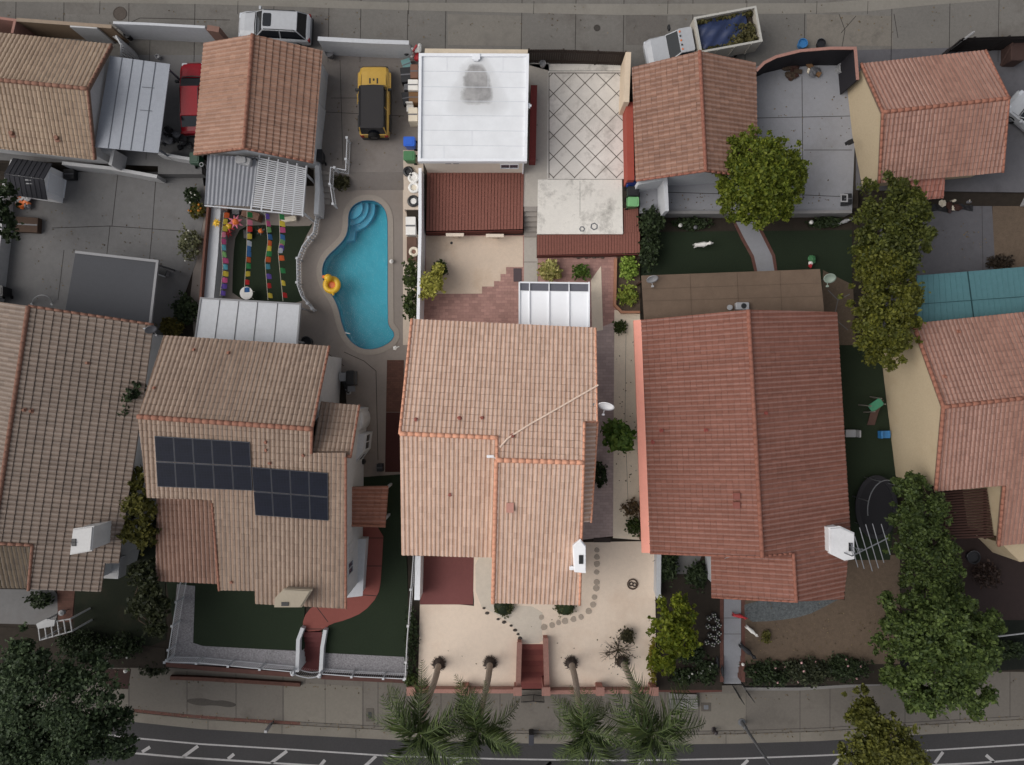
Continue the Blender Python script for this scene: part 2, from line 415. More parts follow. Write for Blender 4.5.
# ------------------------------------------------------------------ plants
def leaf_arrays(C, size, flat=.5, elong=1.6):
    n = len(C); nrm = rng.normal(size=(n, 3)); nrm[:, 2] = np.abs(nrm[:, 2]) + flat; nrm /= np.linalg.norm(nrm, axis=1)[:, None]
    t = rng.normal(size=(n, 3)); t -= nrm * np.sum(t * nrm, axis=1)[:, None]; t /= np.linalg.norm(t, axis=1)[:, None]
    b = np.cross(nrm, t); s = size * rng.uniform(.6, 1.35, size=(n, 1))
    A = C - t * s * elong / 2; D = C + t * s * elong / 2; B = C + b * s / 2 + nrm * s * .08; E = C - b * s / 2 + nrm * s * .08
    return np.stack([A, B, D, E], axis=1).reshape(-1, 3)
def blob_points(lobes, n, sub=.34, spread=.85, seed=None):
    """leaf positions: small clumps scattered over big lobes (x, y, z, rx, rz), hollow towards the middle"""
    vol = np.array([l[3] ** 2 for l in lobes]); vol = vol / vol.sum(); out = []
    for l, w in zip(lobes, vol):
        k = max(7, int(64 * w * len(lobes) ** .55)); per = max(4, int(n * w / k))
        for _ in range(k):
            d = rng.normal(size=3); d /= np.linalg.norm(d); d[2] = abs(d[2]) * 1.0 - .25 if rng.random() < .85 else d[2]
            rr = rng.uniform(.45, 1.0) ** .6 * spread; out_ = rng.random() < .18
            if out_: rr = rng.uniform(.95, 1.22)
            c = np.array(l[:3]) + d * np.array([l[3], l[3], l[4]]) * rr
            r = l[3] * sub * (rng.uniform(.25, .5) if out_ else rng.uniform(.45, 1.3)); m_ = max(3, int(per * (.3 if out_ else 1.1)))
            q = rng.normal(size=(m_, 3)); q /= np.linalg.norm(q, axis=1)[:, None]
            q *= np.minimum(1.5, np.abs(rng.normal(.62, .34, size=(m_, 1)))) * r; q[:, 2] *= .8
            out.append(c + q)
    return np.concatenate(out)
def leaf_mb(C, size, **k):
    V = leaf_arrays(C, size, **k); mb = MB(); mb.v = V.tolist(); n = len(C)
    mb.f = [(4 * i, 4 * i + 1, 4 * i + 2, 4 * i + 3) for i in range(n)]; mb.mi = [0] * n; return mb
def raw_obj(name, mb, mat, parent=None):
    mats = mat if isinstance(mat, (list, tuple)) else [mat]
    a = np.array(mb.v); off = OFF[parent] if parent is not None else Vector(((a[:, 0].min() + a[:, 0].max()) / 2, (a[:, 1].min() + a[:, 1].max()) / 2, a[:, 2].min()))
    me = bpy.data.meshes.new(name); me.from_pydata((a - np.array(off)).tolist(), [], mb.f)
    for m in mats: me.materials.append(m)
    if len(mats) > 1: me.polygons.foreach_set('material_index', mb.mi)
    o = bpy.data.objects.new(name, me); COL.objects.link(o)
    if parent is not None: o.parent = parent
    else: o.location = off
    OFF[o] = off; return o
def tree(name, label, lobes, zb, leafmat, bark, n=5000, size=.2, base=None, tr=.18, cat='tree', group=None, sub=.34, limbs=7, flat=.5):
    """lobes: (px, py, z, radius px, radius z m); trunk with limbs reaching into each lobe"""
    L = []
    for (x, y, z, r, rz) in lobes:
        q = P(x, y, z); L.append((q.x, q.y, q.z, r * m_at(z), rz))
    if base is None:
        b = sum((Vector(l[:3]) for l in L), Vector()) / len(L)
    else: b = P(*base, zb)
    b = Vector((b.x, b.y, zb)); t = thing(name, label, cat, b, group)
    raw_obj('crown', leaf_mb(blob_points(L, n, sub), size, flat=flat), leafmat, t)
    mb = MB(); zc = sum(l[2] for l in L) / len(L); top = b + Vector((.1, -.05, max(.5, (zc - zb) * .55)))
    mb.tube([b - Vector((0, 0, .1)), b + Vector((.02, .03, .3)), (b + top) / 2 + Vector((.06, .04, 0)), top], [tr * 1.35, tr, tr * .85, tr * .7], 8)
    for k in range(limbs):
        l = L[k % len(L)]; e = Vector(l[:3]) + Vector((random.uniform(-.6, .6) * l[3], random.uniform(-.6, .6) * l[3], random.uniform(-.3, .5) * l[4]))
        mid = (top + e) / 2 + Vector((random.uniform(-.2, .2), random.uniform(-.2, .2), .15)); mb.tube([top - Vector((0, 0, .05)), mid, e], [tr * .55, tr * .36, tr * .12], 6)
    obj('trunk', mb, bark, t, smooth=True); return t
def shrub(name, label, px, py, zb, rpx, h, leafmat, bark, n=700, size=.12, cat='shrub', group=None, ry=None, flowers=None, nf=0, sub=.4, flat=.4):
    c = P(px, py, zb + h * .5); r = rpx * m_at(zb); k = (ry or rpx) / rpx
    C = blob_points([(0, 0, 0, r, h * .5)], n, sub); C[:, 1] *= k; C[:, 2] = np.clip(C[:, 2], -h * .48, None); C = C + np.array(c)
    mb = leaf_mb(C, size, flat=flat); mats = [leafmat, bark]
    for _ in range(5):
        q = Vector((c.x + random.uniform(-.5, .5) * r, c.y + random.uniform(-.5, .5) * r * k, c.z + random.uniform(-.1, .3) * h)); b = Vector((c.x, c.y, zb - .02))
        mb.tube([b + (q - b) * .02, b + (q - b) * .6 + Vector((0, 0, .05)), q], .025, 5, 1, .01)
    if flowers:
        mats.append(flowers)
        for i in rng.choice(len(C), nf): 
            q = C[i] + (C[i] - np.array(c)) * .12 + np.array([0, 0, .05]); mb.ball(q, random.uniform(.05, .10), 2, 6, .7)
    return tag(raw_obj(name, mb, mats), label, cat, group)
# ================================================================== materials
white = M('white paint', (226, 228, 232), .05, 6, .6, big=.03, stain=.25, srgb=(190, 188, 186))
whiteB = M('weathered white paint', (182, 184, 188), .08, 5, .6, big=.05, stain=.35, srgb=(140, 138, 136))
whiteD = M('old white paint', (178, 178, 179), .08, 5, .65, big=.05, stain=.4, srgb=(134, 130, 126))
cream_wall = M('cream stucco', (176, 160, 134), .07, 8, .9, .2, 60, big=.05, stain=.4, ssc=.25, srgb=(148, 122, 88))
greywall = M('grey stucco', (120, 118, 116), .08, 7, .9, .2, 60)
tanwall = M('tan stucco', (132, 112, 92), .08, 6, .9, .2, 60, stain=.3)
blackwall = M('black painted block', (33, 31, 36), .12, 5, .8, .2, 40)
darkbrown = M('dark brown fence wood', (50, 41, 36), .16, 5, .8)
rust = M('terracotta paint', (160, 112, 102), .1, 5, .85, stain=.3)
brickcap = M('pink brick cap', (150, 112, 102), .16, 9, .9)
wood = M('raw timber', (112, 84, 58), .15, 8, .8)
darkwood = M('dark stained timber', (62, 40, 34), .14, 7, .8)
asphalt = M('asphalt', (55, 54, 55), .16, 9, .92, .35, 60, big=.06, stain=.25, ssc=.25, srgb=(66, 62, 62))
paint = M('road paint', (150, 148, 148), .14, 8, .7, stain=.5, ssc=3, srgb=(88, 86, 88))
alleyc = M('alley concrete', (106, 103, 99), .11, 5, .92, .3, 40, big=.12, stain=.75, ssc=.22, srgb=(76, 70, 65))
gutterc = M('gutter concrete', (122, 118, 111), .08, 5, .9, .2, 40, stain=.4, srgb=(98, 92, 85))
walkc = M('pavement concrete', (102, 97, 91), .08, 5, .92, .25, 40, big=.10, stain=.5, ssc=.3, srgb=(66, 61, 56))
walkl = M('newer pavement concrete', (112, 107, 99), .07, 5, .92, .25, 40, stain=.3, ssc=.4, srgb=(80, 74, 68))
jointc = M('concrete joint', (46, 42, 40), .2, 8, .95)
redkerb = M('worn red kerb paint', (92, 62, 55), .2, 4, .9, stain=.6, ssc=1.5, srgb=(88, 80, 72))
dirt = M('bare soil', (46, 40, 34), .22, 3, .97, .5, 20, big=.15)
dirtbrown = M('brown bark soil', (92, 79, 67), .18, 4, .97, .5, 25)
yardA = M('old yard concrete', (106, 105, 105), .09, 3, .92, .25, 30, big=.12, stain=.5, ssc=.25, srgb=(88, 82, 78))
yardD = M('grey yard concrete', (134, 135, 140), .06, 4, .9, .15, 40, big=.08, stain=.35, ssc=.3, srgb=(108, 104, 100))
yardE = M('blue grey concrete', (88, 87, 91), .10, 3, .92, .2, 40, stain=.4, srgb=(52, 50, 52))
driveB = M('driveway concrete', (116, 110, 106), .08, 4, .92, .2, 40, big=.10, stain=.4, ssc=.3, srgb=(84, 74, 66))
deckB = M('pool deck concrete', (126, 118, 112), .06, 5, .9, .15, 50, big=.08, stain=.3, srgb=(96, 87, 80))
coping = M('pool coping', (138, 130, 122), .08, 8, .85)
pool_tile = M('pool plaster', (70, 160, 176), .10, 1.6, .6, big=.06)
pool_step = M('pool step plaster', (104, 172, 196), .05, 4, .6)
lawn = M('artificial turf', (31, 41, 27), .3, 22, .95, .5, 90, big=.12)
lawn2 = M('thin grass', (28, 33, 22), .3, 12, .95, .5, 60, big=.25, stain=.5, srgb=(58, 48, 38))
creamc = M('cream concrete', (218, 201, 184), .05, 4, .9, .15, 40, big=.07, stain=.4, ssc=.3, srgb=(196, 168, 146))
creamp = M('patio concrete', (204, 186, 168), .06, 4, .9, .15, 40, big=.08, stain=.5, ssc=.35, srgb=(178, 148, 116))
pinkpave = MBk('pink brick pavers', (166, 130, 122), .40, .20, .16)
sidepath = MBk('mauve side path', (178, 160, 156), .40, .20, .10)
sandc = M('sandy side concrete', (228, 214, 194), .08, 4, .9, .2, 40, stain=.4, srgb=(188, 172, 150))
redpad = M('dark red pad', (112, 68, 66), .08, 5, .85, .15, 40)
greyc = M('light grey concrete', (172, 166, 158), .07, 5, .9, .15, 40, stain=.4, srgb=(150, 144, 138))
padc = M('stained slab concrete', (214, 210, 203), .06, 4, .9, .15, 40, big=.08, stain=.8, ssc=.8, srgb=(128, 124, 118))
tilec = M('large paving tiles', (204, 199, 193), .10, 1.2, .85, .1, 40, big=.16, stain=.65, ssc=.9, srgb=(142, 136, 130))
stepc = M('grey step concrete', (142, 136, 130), .08, 5, .9)
reddeck = M('red deck boards', (124, 80, 70), .16, 8, .8, big=.08)
redpathB = M('red painted path', (124, 70, 63), .08, 5, .85, stain=.3, srgb=(92, 50, 46))
redpave = MBk('red brick strip', (84, 58, 50), .30, .15, .14)
darkredpave = M('dark red strip', (62, 34, 31), .12, 8, .9)
pebble = M('grey pebbles', (126, 124, 127), .5, 9, .9, .8, 12)
gravel = M('blue grey gravel', (84, 88, 90), .5, 7, .9, .8, 10)
groutm = M('dark joint', (112, 106, 100), .2, 9, .95)
bark = M('bark', (72, 60, 50), .2, 10, .95, .5, 30)
palmbark = M('palm trunk', (150, 138, 126), .2, 9, .95, .5, 18)
palmroot = M('palm root skirt', (66, 58, 54), .3, 12, .95, .6, 30)
metal_grey = MP('grey metal', (120, 122, 126), .45, .5, .6)
metal_black = MP('black metal', (26, 26, 28), .5)
rubber = MP('black rubber', (20, 20, 21), .8, .2)
glass_dark = MP('dark glass', (16, 20, 26), .08, .6)
glass_blue = MP('window glass', (58, 70, 88), .1, .6)
chrome = MP('bright metal', (170, 172, 176), .25, .5, .8)
lampw = MP('headlamp lens', (190, 194, 200), .15)
lampr = MP('tail lamp lens', (120, 16, 16), .2)
plastic = {k: MP(k + ' plastic', c, .45) for k, c in dict(black=(28, 28, 31), blue=(28, 88, 190), green=(62, 112, 72), white=(214, 212, 208), brown=(112, 78, 62), teal=(96, 132, 132), red=(168, 44, 50), yellow=(216, 172, 40), orange=(206, 106, 44), grey=(92, 92, 96), cream=(206, 196, 178), darkgreen=(28, 62, 44), skyblue=(48, 108, 160), purple=(92, 70, 138), pink=(214, 100, 130), dimwhite=(150, 150, 152), lime=(120, 170, 90)).items()}
# foliage
lf_dark = ML('dark leaves', (28, 37, 23), (56, 68, 42))
lf_mid = ML('green leaves', (38, 50, 26), (72, 84, 42))
lf_bright = ML('bright green leaves', (52, 76, 30), (96, 116, 52))
lf_olive = ML('olive leaves', (58, 60, 26), (98, 94, 44))
lf_yellow = ML('yellow leaves', (88, 84, 26), (128, 118, 40))
lf_gold = ML('golden leaves', (112, 112, 44), (164, 160, 82))
lf_vari = ML('variegated leaves', (120, 122, 60), (186, 176, 120))
lf_citrus = ML('ficus leaves', (66, 80, 20), (112, 118, 36))
lf_grey = ML('grey green leaves', (36, 42, 30), (66, 70, 50))
lf_deep = ML('conifer leaves', (40, 52, 36), (70, 84, 56))
lf_palm = ML('palm fronds', (38, 50, 28), (84, 97, 54))
lf_amber = ML('amber leaves', (62, 60, 28), (102, 96, 48))
# roofs
rC = MT('tiles pale salmon', (178, 146, 127), (191, 160, 141), .26, .42, .04, .05, .85, .5)
rA = MT('tiles grey brown', (118, 104, 94), (128, 113, 102), 0.28, 0.44, 0.05, 0.05)
rAg = MT('tiles tan brown', (134, 114, 97), (148, 128, 109), 0.26, 0.42, 0.05, 0.05)
rB = MT('tiles tan', (130, 110, 96), (141, 121, 106), 0.26, 0.42, 0.05, 0.05, .85, .2)
rBg = MT('tiles orange tan', (142, 109, 92), (154, 120, 102), 0.26, 0.42, 0.05, 0.05)
rBl = MT('tiles red brown', (112, 85, 73), (124, 96, 83), 0.26, 0.42, 0.05, 0.05)
rD = MT('tiles brick red', (118, 77, 65), (126, 84, 72), 0.3, 0.36, 0.04, 0.05)
rDg = MT('tiles brown red', (126, 94, 80), (142, 108, 92), 0.3, 0.34, 0.06, 0.05)
rE = MT('tiles terracotta', (134, 99, 87), (146, 110, 97), 0.26, 0.42, 0.05, 0.05)
capC = M('cap tiles orange', (206, 150, 124), .10, 6, .85)
capB = M('cap tiles brick orange', (140, 98, 82), .2, 6, .85)
capA = M('cap tiles brown orange', (126, 92, 78), .2, 6, .85)
capD = M('cap tiles red', (136, 90, 76), .14, 6, .85)
capE = M('cap tiles coral', (142, 96, 80), .16, 6, .85)
fascia = M('fascia board', (112, 92, 80), .1, 5, .8)
fasciaC = M('fascia board pale', (176, 130, 110), .1, 5, .8)
fasciaD = M('fascia board red', (120, 74, 62), .1, 5, .8)

# ================================================================== the ground
def terrain():
    X = [-1800, 202.9, 203.1, 407.9, 408.1, 637.9, 638.1, 851.9, 852.1, 2800]
    prof = [  # per lot: (pixel row at z = 0, height)
        [(-3000, ZU), (167, ZU), (171, 0), (668, 0), (674, ZS - .08), (4000, ZS - .08)],
        [(-3000, ZU), (150, ZU), (172, -2.2), (372, -2.2), (374, -.05), (618, -.05), (622, ZS - .08), (4000, ZS - .08)],
        [(-3000, ZU), (209, ZU), (235, 0), (632, 0), (636, ZS - .08), (4000, ZS - .08)],
        [(-3000, ZU), (211, ZU), (215, 0), (640, 0), (644, ZS - .08), (4000, ZS - .08)],
        [(-3000, ZU), (190, ZU), (206, 0), (672, 0), (680, ZS - .08), (4000, ZS - .08)]]
    Y = sorted({y for p in prof for y, z in p} | {710, 712})
    mb = MB()
    for x in range(len(X)):
        pr = prof[x // 2]
        for y in Y:
            z = np.interp(y, [a for a, b in pr], [b for a, b in pr]); 
            if y >= 712: z = ZR - .1
            q = P(X[x], y, 0); mb.v.append((q.x, q.y, z - .02))
    n = len(Y)
    for i in range(len(X) - 1):
        for j in range(n - 1): mb.f.append((i * n + j, i * n + j + 1, (i + 1) * n + j + 1, (i + 1) * n + j)); mb.mi.append(0)
    struct('ground', mb, dirt)
terrain()

# ---- alley along the top
al = lambda z=ZU: None
def strips(z, mat=1):
    def f(mb, zz): pass
    return f
J = [(x, -60, x - 2, 62) for x in (-40, 17, 65, 130, 196, 275, 330, 362, 409, 447, 523, 577, 625, 694, 747, 806, 893, 951, 1000, 1060)]
slab('alley', [(-500, -400), (1500, -400), (1500, 60), (1024, 56), (950, 60), (860, 66), (760, 72), (640, 76), (420, 72), (330, 72), (200, 62), (-500, 58)], ZU + .008, [alleyc, jointc], .2,
     [[(a, b), (c, d)] for a, b, c, d in J] + [[(-60, 40), (90, 41), (140, 18), (230, 20)], [(839, 14), (845, 30), (842, 47)], [(841, 33), (856, 16)], [(894, 14), (898, 38)]], .04)
band('alley_gutter', [(-300, -14), (0, -9), (200, -4), (400, 2.5), (620, 4), (820, 3), (920, -4), (1024, -14), (1300, -40)], [(-300, -2), (0, 1.5), (200, 4), (400, 10), (620, 15), (804, 13.5), (870, 11), (930, 5), (1024, -2), (1300, -24)], ZU + .013, [gutterc, jointc], .02,
     joints=[[(x, 1), (x - .5, 14)] for x in (100, 238, 409, 534, 668, 747, 817, 868)])
for i, (a, b, c) in enumerate(((447, 523, (114, 110, 104)), (275, 330, (98, 94, 91)), (625, 668, (96, 92, 88)), (806, 893, (112, 107, 100)), (65, 130, (112, 109, 105)))):
    slab('alley_panel', [(a + .6, 14), (b - .6, 16), (b - .6, 46), (a + .6, 45)], ZU + .0105, M('alley panel concrete', c, .10, 4, .92, .25, 40, big=.1, stain=.8, ssc=.5 + .1 * i, srgb=tuple(int(v * .78) for v in c)), .02)
mb = MB()
for x, y, r in ((120, 13.5, 7.2),):
    mb.cyl(P(x, y, ZU + .006), r * .064, .012, 24); mb.torus(P(x, y, ZU + .018), r * .060, .02, 24, 6)
single('manhole_cover', mb, M('cast iron', (74, 66, 60), .2, 9, .7), 'round iron manhole cover in the alley above the tan wall', 'manhole cover')
mb = MB(); mb.cyl(P(597, 28, ZU + .006), .22, .014, 20); mb.torus(P(597, 28, ZU + .02), .2, .015, 20, 5)
single('valve_cover', mb, M('dark iron', (60, 56, 52), .2, 9, .7), 'small dark oval valve lid set in the alley concrete', 'valve cover')

# ---- the street at the bottom
def smoothpoly_(pts):
    for _ in range(2):
        o = []
        for a, b in zip(pts, pts[1:] + pts[:1]): o += [(a[0] * .75 + b[0] * .25, a[1] * .75 + b[1] * .25), (a[0] * .25 + b[0] * .75, a[1] * .25 + b[1] * .75)]
        pts = o
    return pts
EDGE = [(-400, 660), (-60, 703), (0, 710), (134, 722), (200, 729), (300, 735), (395, 740), (500, 743), (600, 744.5), (669, 744.5), (740, 743.5), (820, 741), (915, 735), (1024, 729), (1100, 721), (1450, 680)]
def shift(l, d): return [(x, y + d) for x, y in l]
band('street', shift(EDGE, -1), [(-400, 1200), (1450, 1200)], ZR, asphalt, .3)
band('gutter', shift(EDGE, -9.5), EDGE, ZR + .012, [gutterc if False else walkl, jointc], .2, joints=[[(x, np.interp(x, [a for a, b in EDGE], [b for a, b in EDGE]) - 9), (x, np.interp(x, [a for a, b in EDGE], [b for a, b in EDGE]))] for x in range(60, 1020, 74)])
TOPW = [(-400, 600), (-60, 640), (0, 652), (60, 662), (130, 670), (185, 675), (300, 681), (405, 687), (410, 696), (655, 696), (700, 692), (860, 688), (960, 680), (1024, 673), (1100, 664), (1450, 610)]
yk = lambda x: float(np.interp(x, [a for a, b in EDGE], [b for a, b in EDGE])) - 10
yt = lambda x: float(np.interp(x, [a for a, b in TOPW], [b for a, b in TOPW]))
band('pavement', shift(TOPW, -6), shift(EDGE, -10), ZS, [walkc, jointc], .4, joints=[[(x, yt(x) - 4), (x, yk(x) - 2)] for x in (-30, 40, 96, 129, 187, 236, 283, 305, 325, 363, 378, 441, 500, 560, 620, 665, 699, 746, 800, 830, 905, 960, 1010)] + [[(x, yk(x) - 3) for x in range(-60, 1060, 40)]], jw=.03)
for nm, a, b in (('pavement_panel', 284, 325), ('pavement_panel', 325.5, 362), ('pavement_panel', 96, 128), ('pavement_panel', 700, 746)):
    band(nm, [(a, yt(a) + 2), (b, yt(b) + 2)], [(a, yk(a) - 3.5), (b, yk(b) - 3.5)], ZS + .006, walkl, .05)
slab('damp_patch', smoothpoly_([(186, 699), (204, 698), (214, 701), (224, 700), (238, 704), (232, 708), (214, 705), (200, 706), (188, 703)]), ZS + .0045, M('damp concrete', (62, 57, 52), .2, 6, .7, stain=.5), .02)
band('red_kerb', [(x, yk(x) - 3) for x in (134, 180, 240, 300)], [(x, yk(x)) for x in (134, 180, 240, 300)], ZS + .005, redkerb, .04)
mb = MB()
def stripe(l, w):
    pts = [P(x, y, ZR + .004) for x, y in l]
    for a, b in zip(pts[:-1], pts[1:]):
        d = (b - a).normalized(); n = Vector((-d.y, d.x, 0)) * w / 2; mb.add([a - n, b - n, b + n, a + n], [(0, 1, 2, 3)])
L1 = [(-60, 712), (0, 722), (134, 738), (200, 744), (300, 750), (391, 756), (500, 759), (600, 760.5), (669, 760), (740, 758.5), (820, 755.5), (935, 750), (1024, 744.5), (1100, 737)]
L2 = [(-60, 728), (0, 738), (110, 751), (178, 757), (280, 763.5), (391, 770), (600, 775), (740, 773), (870, 768), (978, 763), (1024, 759.5), (1100, 752)]
stripe(L1, .11); stripe(L2, .13)
for a, b in (((142, 752), (150, 747)), ((183, 757), (198, 746)), ((228, 759), (234, 754)), ((271, 763), (287, 751)), ((320, 766), (325, 760)), ((362, 769), (376, 756)), ((454, 766), (462, 759)), ((545, 768), (551, 762)), ((636, 768), (643, 761)), ((742, 766), (748, 760)), ((830, 770), (842, 756)), ((935, 763), (943, 752)), ((986, 755), (994, 762)), ((545, 768), (551, 762))):
    stripe([a, b], .22)
struct('road_markings', mb, paint)

# ---- far left yard
slab('upper_yard_concrete', [(-300, 55), (203, 55), (203, 164), (160, 166), (55, 162), (-300, 150)], ZU + .012, [yardA, jointc], .1, [[(150, 40), (146, 160)]])
slab('yard_concrete', [(5, 172), (168, 172), (202, 172), (206, 205), (196, 262), (172, 330), (150, 345), (5, 330)], .016, [yardA, jointc], .12,
     [[(156, 176), (152, 232), (146, 300)], [(52, 228), (110, 226), (182, 231)], [(110, 226), (106, 262)], [(118, 172), (112, 226)], [(64, 250), (58, 300)]], .04)
mb = MB(); mb.prism([P(*q, .06) for q in ((160, 172), (160, 158), (200, 158), (200, 176))], -.1); 
slab('yard_ramp', [(158, 157), (201, 157), (202, 174), (158, 174)], ZU + .018, yardA, .9)
slab('front_patio', [(-60, 588), (54, 590), (60, 600), (55, 625), (-60, 622)], .012, yardA, .12)
slab('brick_path', [(57, 588), (75, 588), (72, 622), (58, 622)], .016, redpave, .12)
slab('front_lawn', [(75, 575), (165, 560), (166, 640), (150, 646), (74, 636)], .008, lawn2, .1)
slab('planting_bed', [(-60, 626), (55, 628), (72, 637), (165, 648), (166, 668), (60, 660), (-60, 640)], .006, dirt, .1)
slab('side_lawn', [(128, 330), (160, 335), (165, 575), (106, 590)], .004, lawn2, .1)

# ---- pool lot: driveway ramp, deck with the pool cut out, lawns
POOL = [(368, 200), (376, 201), (383, 206), (387, 214), (388, 226), (388, 320), (389, 326), (395.5, 334), (391, 342), (380, 348), (368, 350), (357, 347), (348, 339), (342, 326), (338, 308), (333, 297), (326, 287), (322, 277), (322, 266), (327, 256), (337, 247), (345, 238), (348, 228), (348, 214), (352, 206), (360, 201)]
cx_, cy_ = 362, 275
def smoothpoly(pts, it=2):
    for _ in range(it):
        o = []
        for a, b in zip(pts, pts[1:] + pts[:1]): o += [(a[0] * .75 + b[0] * .25, a[1] * .75 + b[1] * .25), (a[0] * .25 + b[0] * .75, a[1] * .25 + b[1] * .75)]
        pts = o
    return pts
POOL = smoothpoly(POOL, 1)
def offset(pts, d):
    o = []; k = len(pts)
    ar = sum(pts[i][0] * pts[(i + 1) % k][1] - pts[(i + 1) % k][0] * pts[i][1] for i in range(k)); sg = 1 if ar > 0 else -1
    for i in range(k):
        a, b = Vector(pts[i - 1]), Vector(pts[(i + 1) % k]); t = (b - a).normalized(); n = Vector((t.y, -t.x)) * sg
        o.append((pts[i][0] + n.x * d, pts[i][1] + n.y * d))
    return o
COP = offset(POOL, 5.5)
slab('driveway', [(316, 50), (420, 50), (424, 150), (424, 172), (404, 172), (330, 172), (310, 168), (308, 60)], ZU + .012, [driveB, jointc], .3, [[(331, 98), (358, 98)], [(340, 60), (343, 165)], [(326, 112), (404, 116)]])
mb = MB(); q = [P(330, 172, ZU + .012), P(419, 172, ZU + .012), P(408, 190, .004), P(330, 190, .004)]; mb.add(q + [Vector((a.x, a.y, -.6)) for a in q], [(0, 1, 2, 3), (7, 6, 5, 4), (0, 4, 5, 1), (1, 5, 6, 2), (2, 6, 7, 3), (3, 7, 4, 0)]); struct('driveway_ramp', mb, driveB)
mb = MB()
for k in range(6):
    a = 168 + k * 6; z = ZU - .02 - .15 * k; mb.prism([P(314, a, z), P(330, a, z), P(330, a + 6.3, z), P(314, a + 6.3, z)], -.3)
struct('yard_steps', mb, stepc)
slab('pool_deck', [(202, 186), (411, 186), (411, 480), (350, 480), (345, 372), (198, 372), (190, 300)], .0, [deckB, jointc], .25, [[(344, 352), (364, 361), (376, 371), (378, 460)], [(316, 345), (330, 355), (344, 366)]], .04, [COP])
slab('pool_coping', COP, .03, [coping, jointc], .3, [], .02, [POOL])
mb = MB(); n = len(POOL); tp = [P(x, y, 0.0) for x, y in POOL]
for i, q in enumerate(tp): mb.v.append((q.x, q.y, -.02))
for q in tp: mb.v.append((q.x, q.y, -1.35))
mb.f += [(i, (i + 1) % n, n + (i + 1) % n, n + i) for i in range(n)]; mb.mi += [0] * n
tri = tessellate_polygon([[Vector((q.x, q.y, 0)) for q in tp]]); mb.f += [tuple(n + i for i in t) for t in tri]; mb.mi += [0] * len(tri)
struct('pool_basin', mb, pool_tile)
mb = MB(); ip = [P(x, y, 0) for x, y in offset(POOL, -.35)]; mb.ribbon([(p.x, p.y) for p in ip], .012, -.26, .02, closed=True); struct('pool_tile_band', mb, M('blue waterline tile', (36, 92, 120), .2, 12, .4))
def arc(cx, cy, r, a0, a1, k=12): return [(cx + r * math.cos(R(a0 + (a1 - a0) * i / k)), cy + r * math.sin(R(a0 + (a1 - a0) * i / k))) for i in range(k + 1)]
mb = MB()
for r, z in ((12, -.35), (18, -.62), (24.5, -.9)): mb.prism([P(351, 206, z)] + [P(max(x, 348.8), max(y, 202.5), z) for x, y in arc(350.5, 207, r, -62, 98)], -1.34)
mb.prism([P(x, y, -.75) for x, y in ((348.8, 228), (355, 231), (354, 240), (341, 243), (346, 238))], -1.34)
struct('pool_steps', mb, pool_step)
mw, nt, b = _nodes('pool water'); b.inputs['Base Color'].default_value = (*lin((150, 220, 235)), 1); b.inputs['Roughness'].default_value = .03
tr = nt.nodes.new('ShaderNodeBsdfTransparent'); tr.inputs[0].default_value = (.78, .95, .98, 1); gl = nt.nodes.new('ShaderNodeBsdfGlossy'); gl.inputs['Roughness'].default_value = .04
fr = nt.nodes.new('ShaderNodeFresnel'); fr.inputs[0].default_value = 1.33; mx = nt.nodes.new('ShaderNodeMixShader'); tc = nt.nodes.new('ShaderNodeTexCoord')
bn = nt.nodes.new('ShaderNodeBump'); bn.inputs['Strength'].default_value = .55; bn.inputs['Distance'].default_value = .08; nt.links.new(_noise(nt, tc.outputs['Object'], 2.6, 5), bn.inputs['Height']); nt.links.new(bn.outputs[0], gl.inputs['Normal']); nt.links.new(bn.outputs[0], fr.inputs['Normal'])
nt.links.new(fr.outputs[0], mx.inputs[0]); nt.links.new(tr.outputs[0], mx.inputs[1]); nt.links.new(gl.outputs[0], mx.inputs[2]); nt.links.new(mx.outputs[0], nt.nodes['Material Output'].inputs[0])
mb = MB(); tri = tessellate_polygon([[Vector((q.x, q.y, 0)) for q in tp]]); mb.v = [(q.x, q.y, -.12) for q in tp]; mb.f = [tuple(t) for t in tri]; mb.mi = [0] * len(tri)
struct('pool_water', mb, mw)
slab('back_lawn', smoothpoly([(236, 232), (250, 224), (308, 227), (314, 222), (304, 240), (296, 262), (297, 285), (304, 306), (232, 304), (233, 258)], 1), .012, lawn, .05)
slab('clutter_strip', [(403, 172), (421, 172), (419, 345), (403, 345)], .006, M('bright strip concrete', (186, 172, 158), .08, 5, .9, stain=.5), .1)
slab('clutter_strip', [(403, 150), (424, 150), (421, 209.5), (404, 209.5)], ZU + .018, bpy.data.materials['bright strip concrete'], .95)
slab('brick_strip', [(387, 360), (404, 360), (403, 412), (386, 412)], .012, redpave, .05)
slab('dark_brick_strip', [(386, 412.4), (403, 412.4), (402, 472), (385, 472)], .012, darkredpave, .05)
slab('side_lawn', [(350, 478), (404, 474), (410, 660), (322, 660), (322, 628)], .014, lawn, 1.8)
slab('front_lawn', [(165, 575), (306, 575), (303, 650), (180, 648), (176, 640)], .014, lawn, 1.8)
slab('red_path', smoothpoly([(346, 522), (384, 522), (381, 580), (378, 596), (364, 612), (346, 620), (330, 624), (325, 630), (303, 632), (303, 618), (312, 606), (330, 600), (346, 600)], 1), .03, [redpathB, jointc], .1, [[(350, 538), (384, 538)], [(350, 566), (382, 566)], [(350, 594), (378, 596)], [(316, 606), (328, 622)], [(303, 629), (326, 629)]], .05)
slab('pebble_strip', [(177, 584), (195, 586), (193, 643), (203, 646), (297, 651), (297, 670), (170, 663)], .026, pebble, 1.8)
slab('pebble_strip', [(324, 653), (404, 657), (408, 676), (322, 672)], .026, pebble, 1.8)

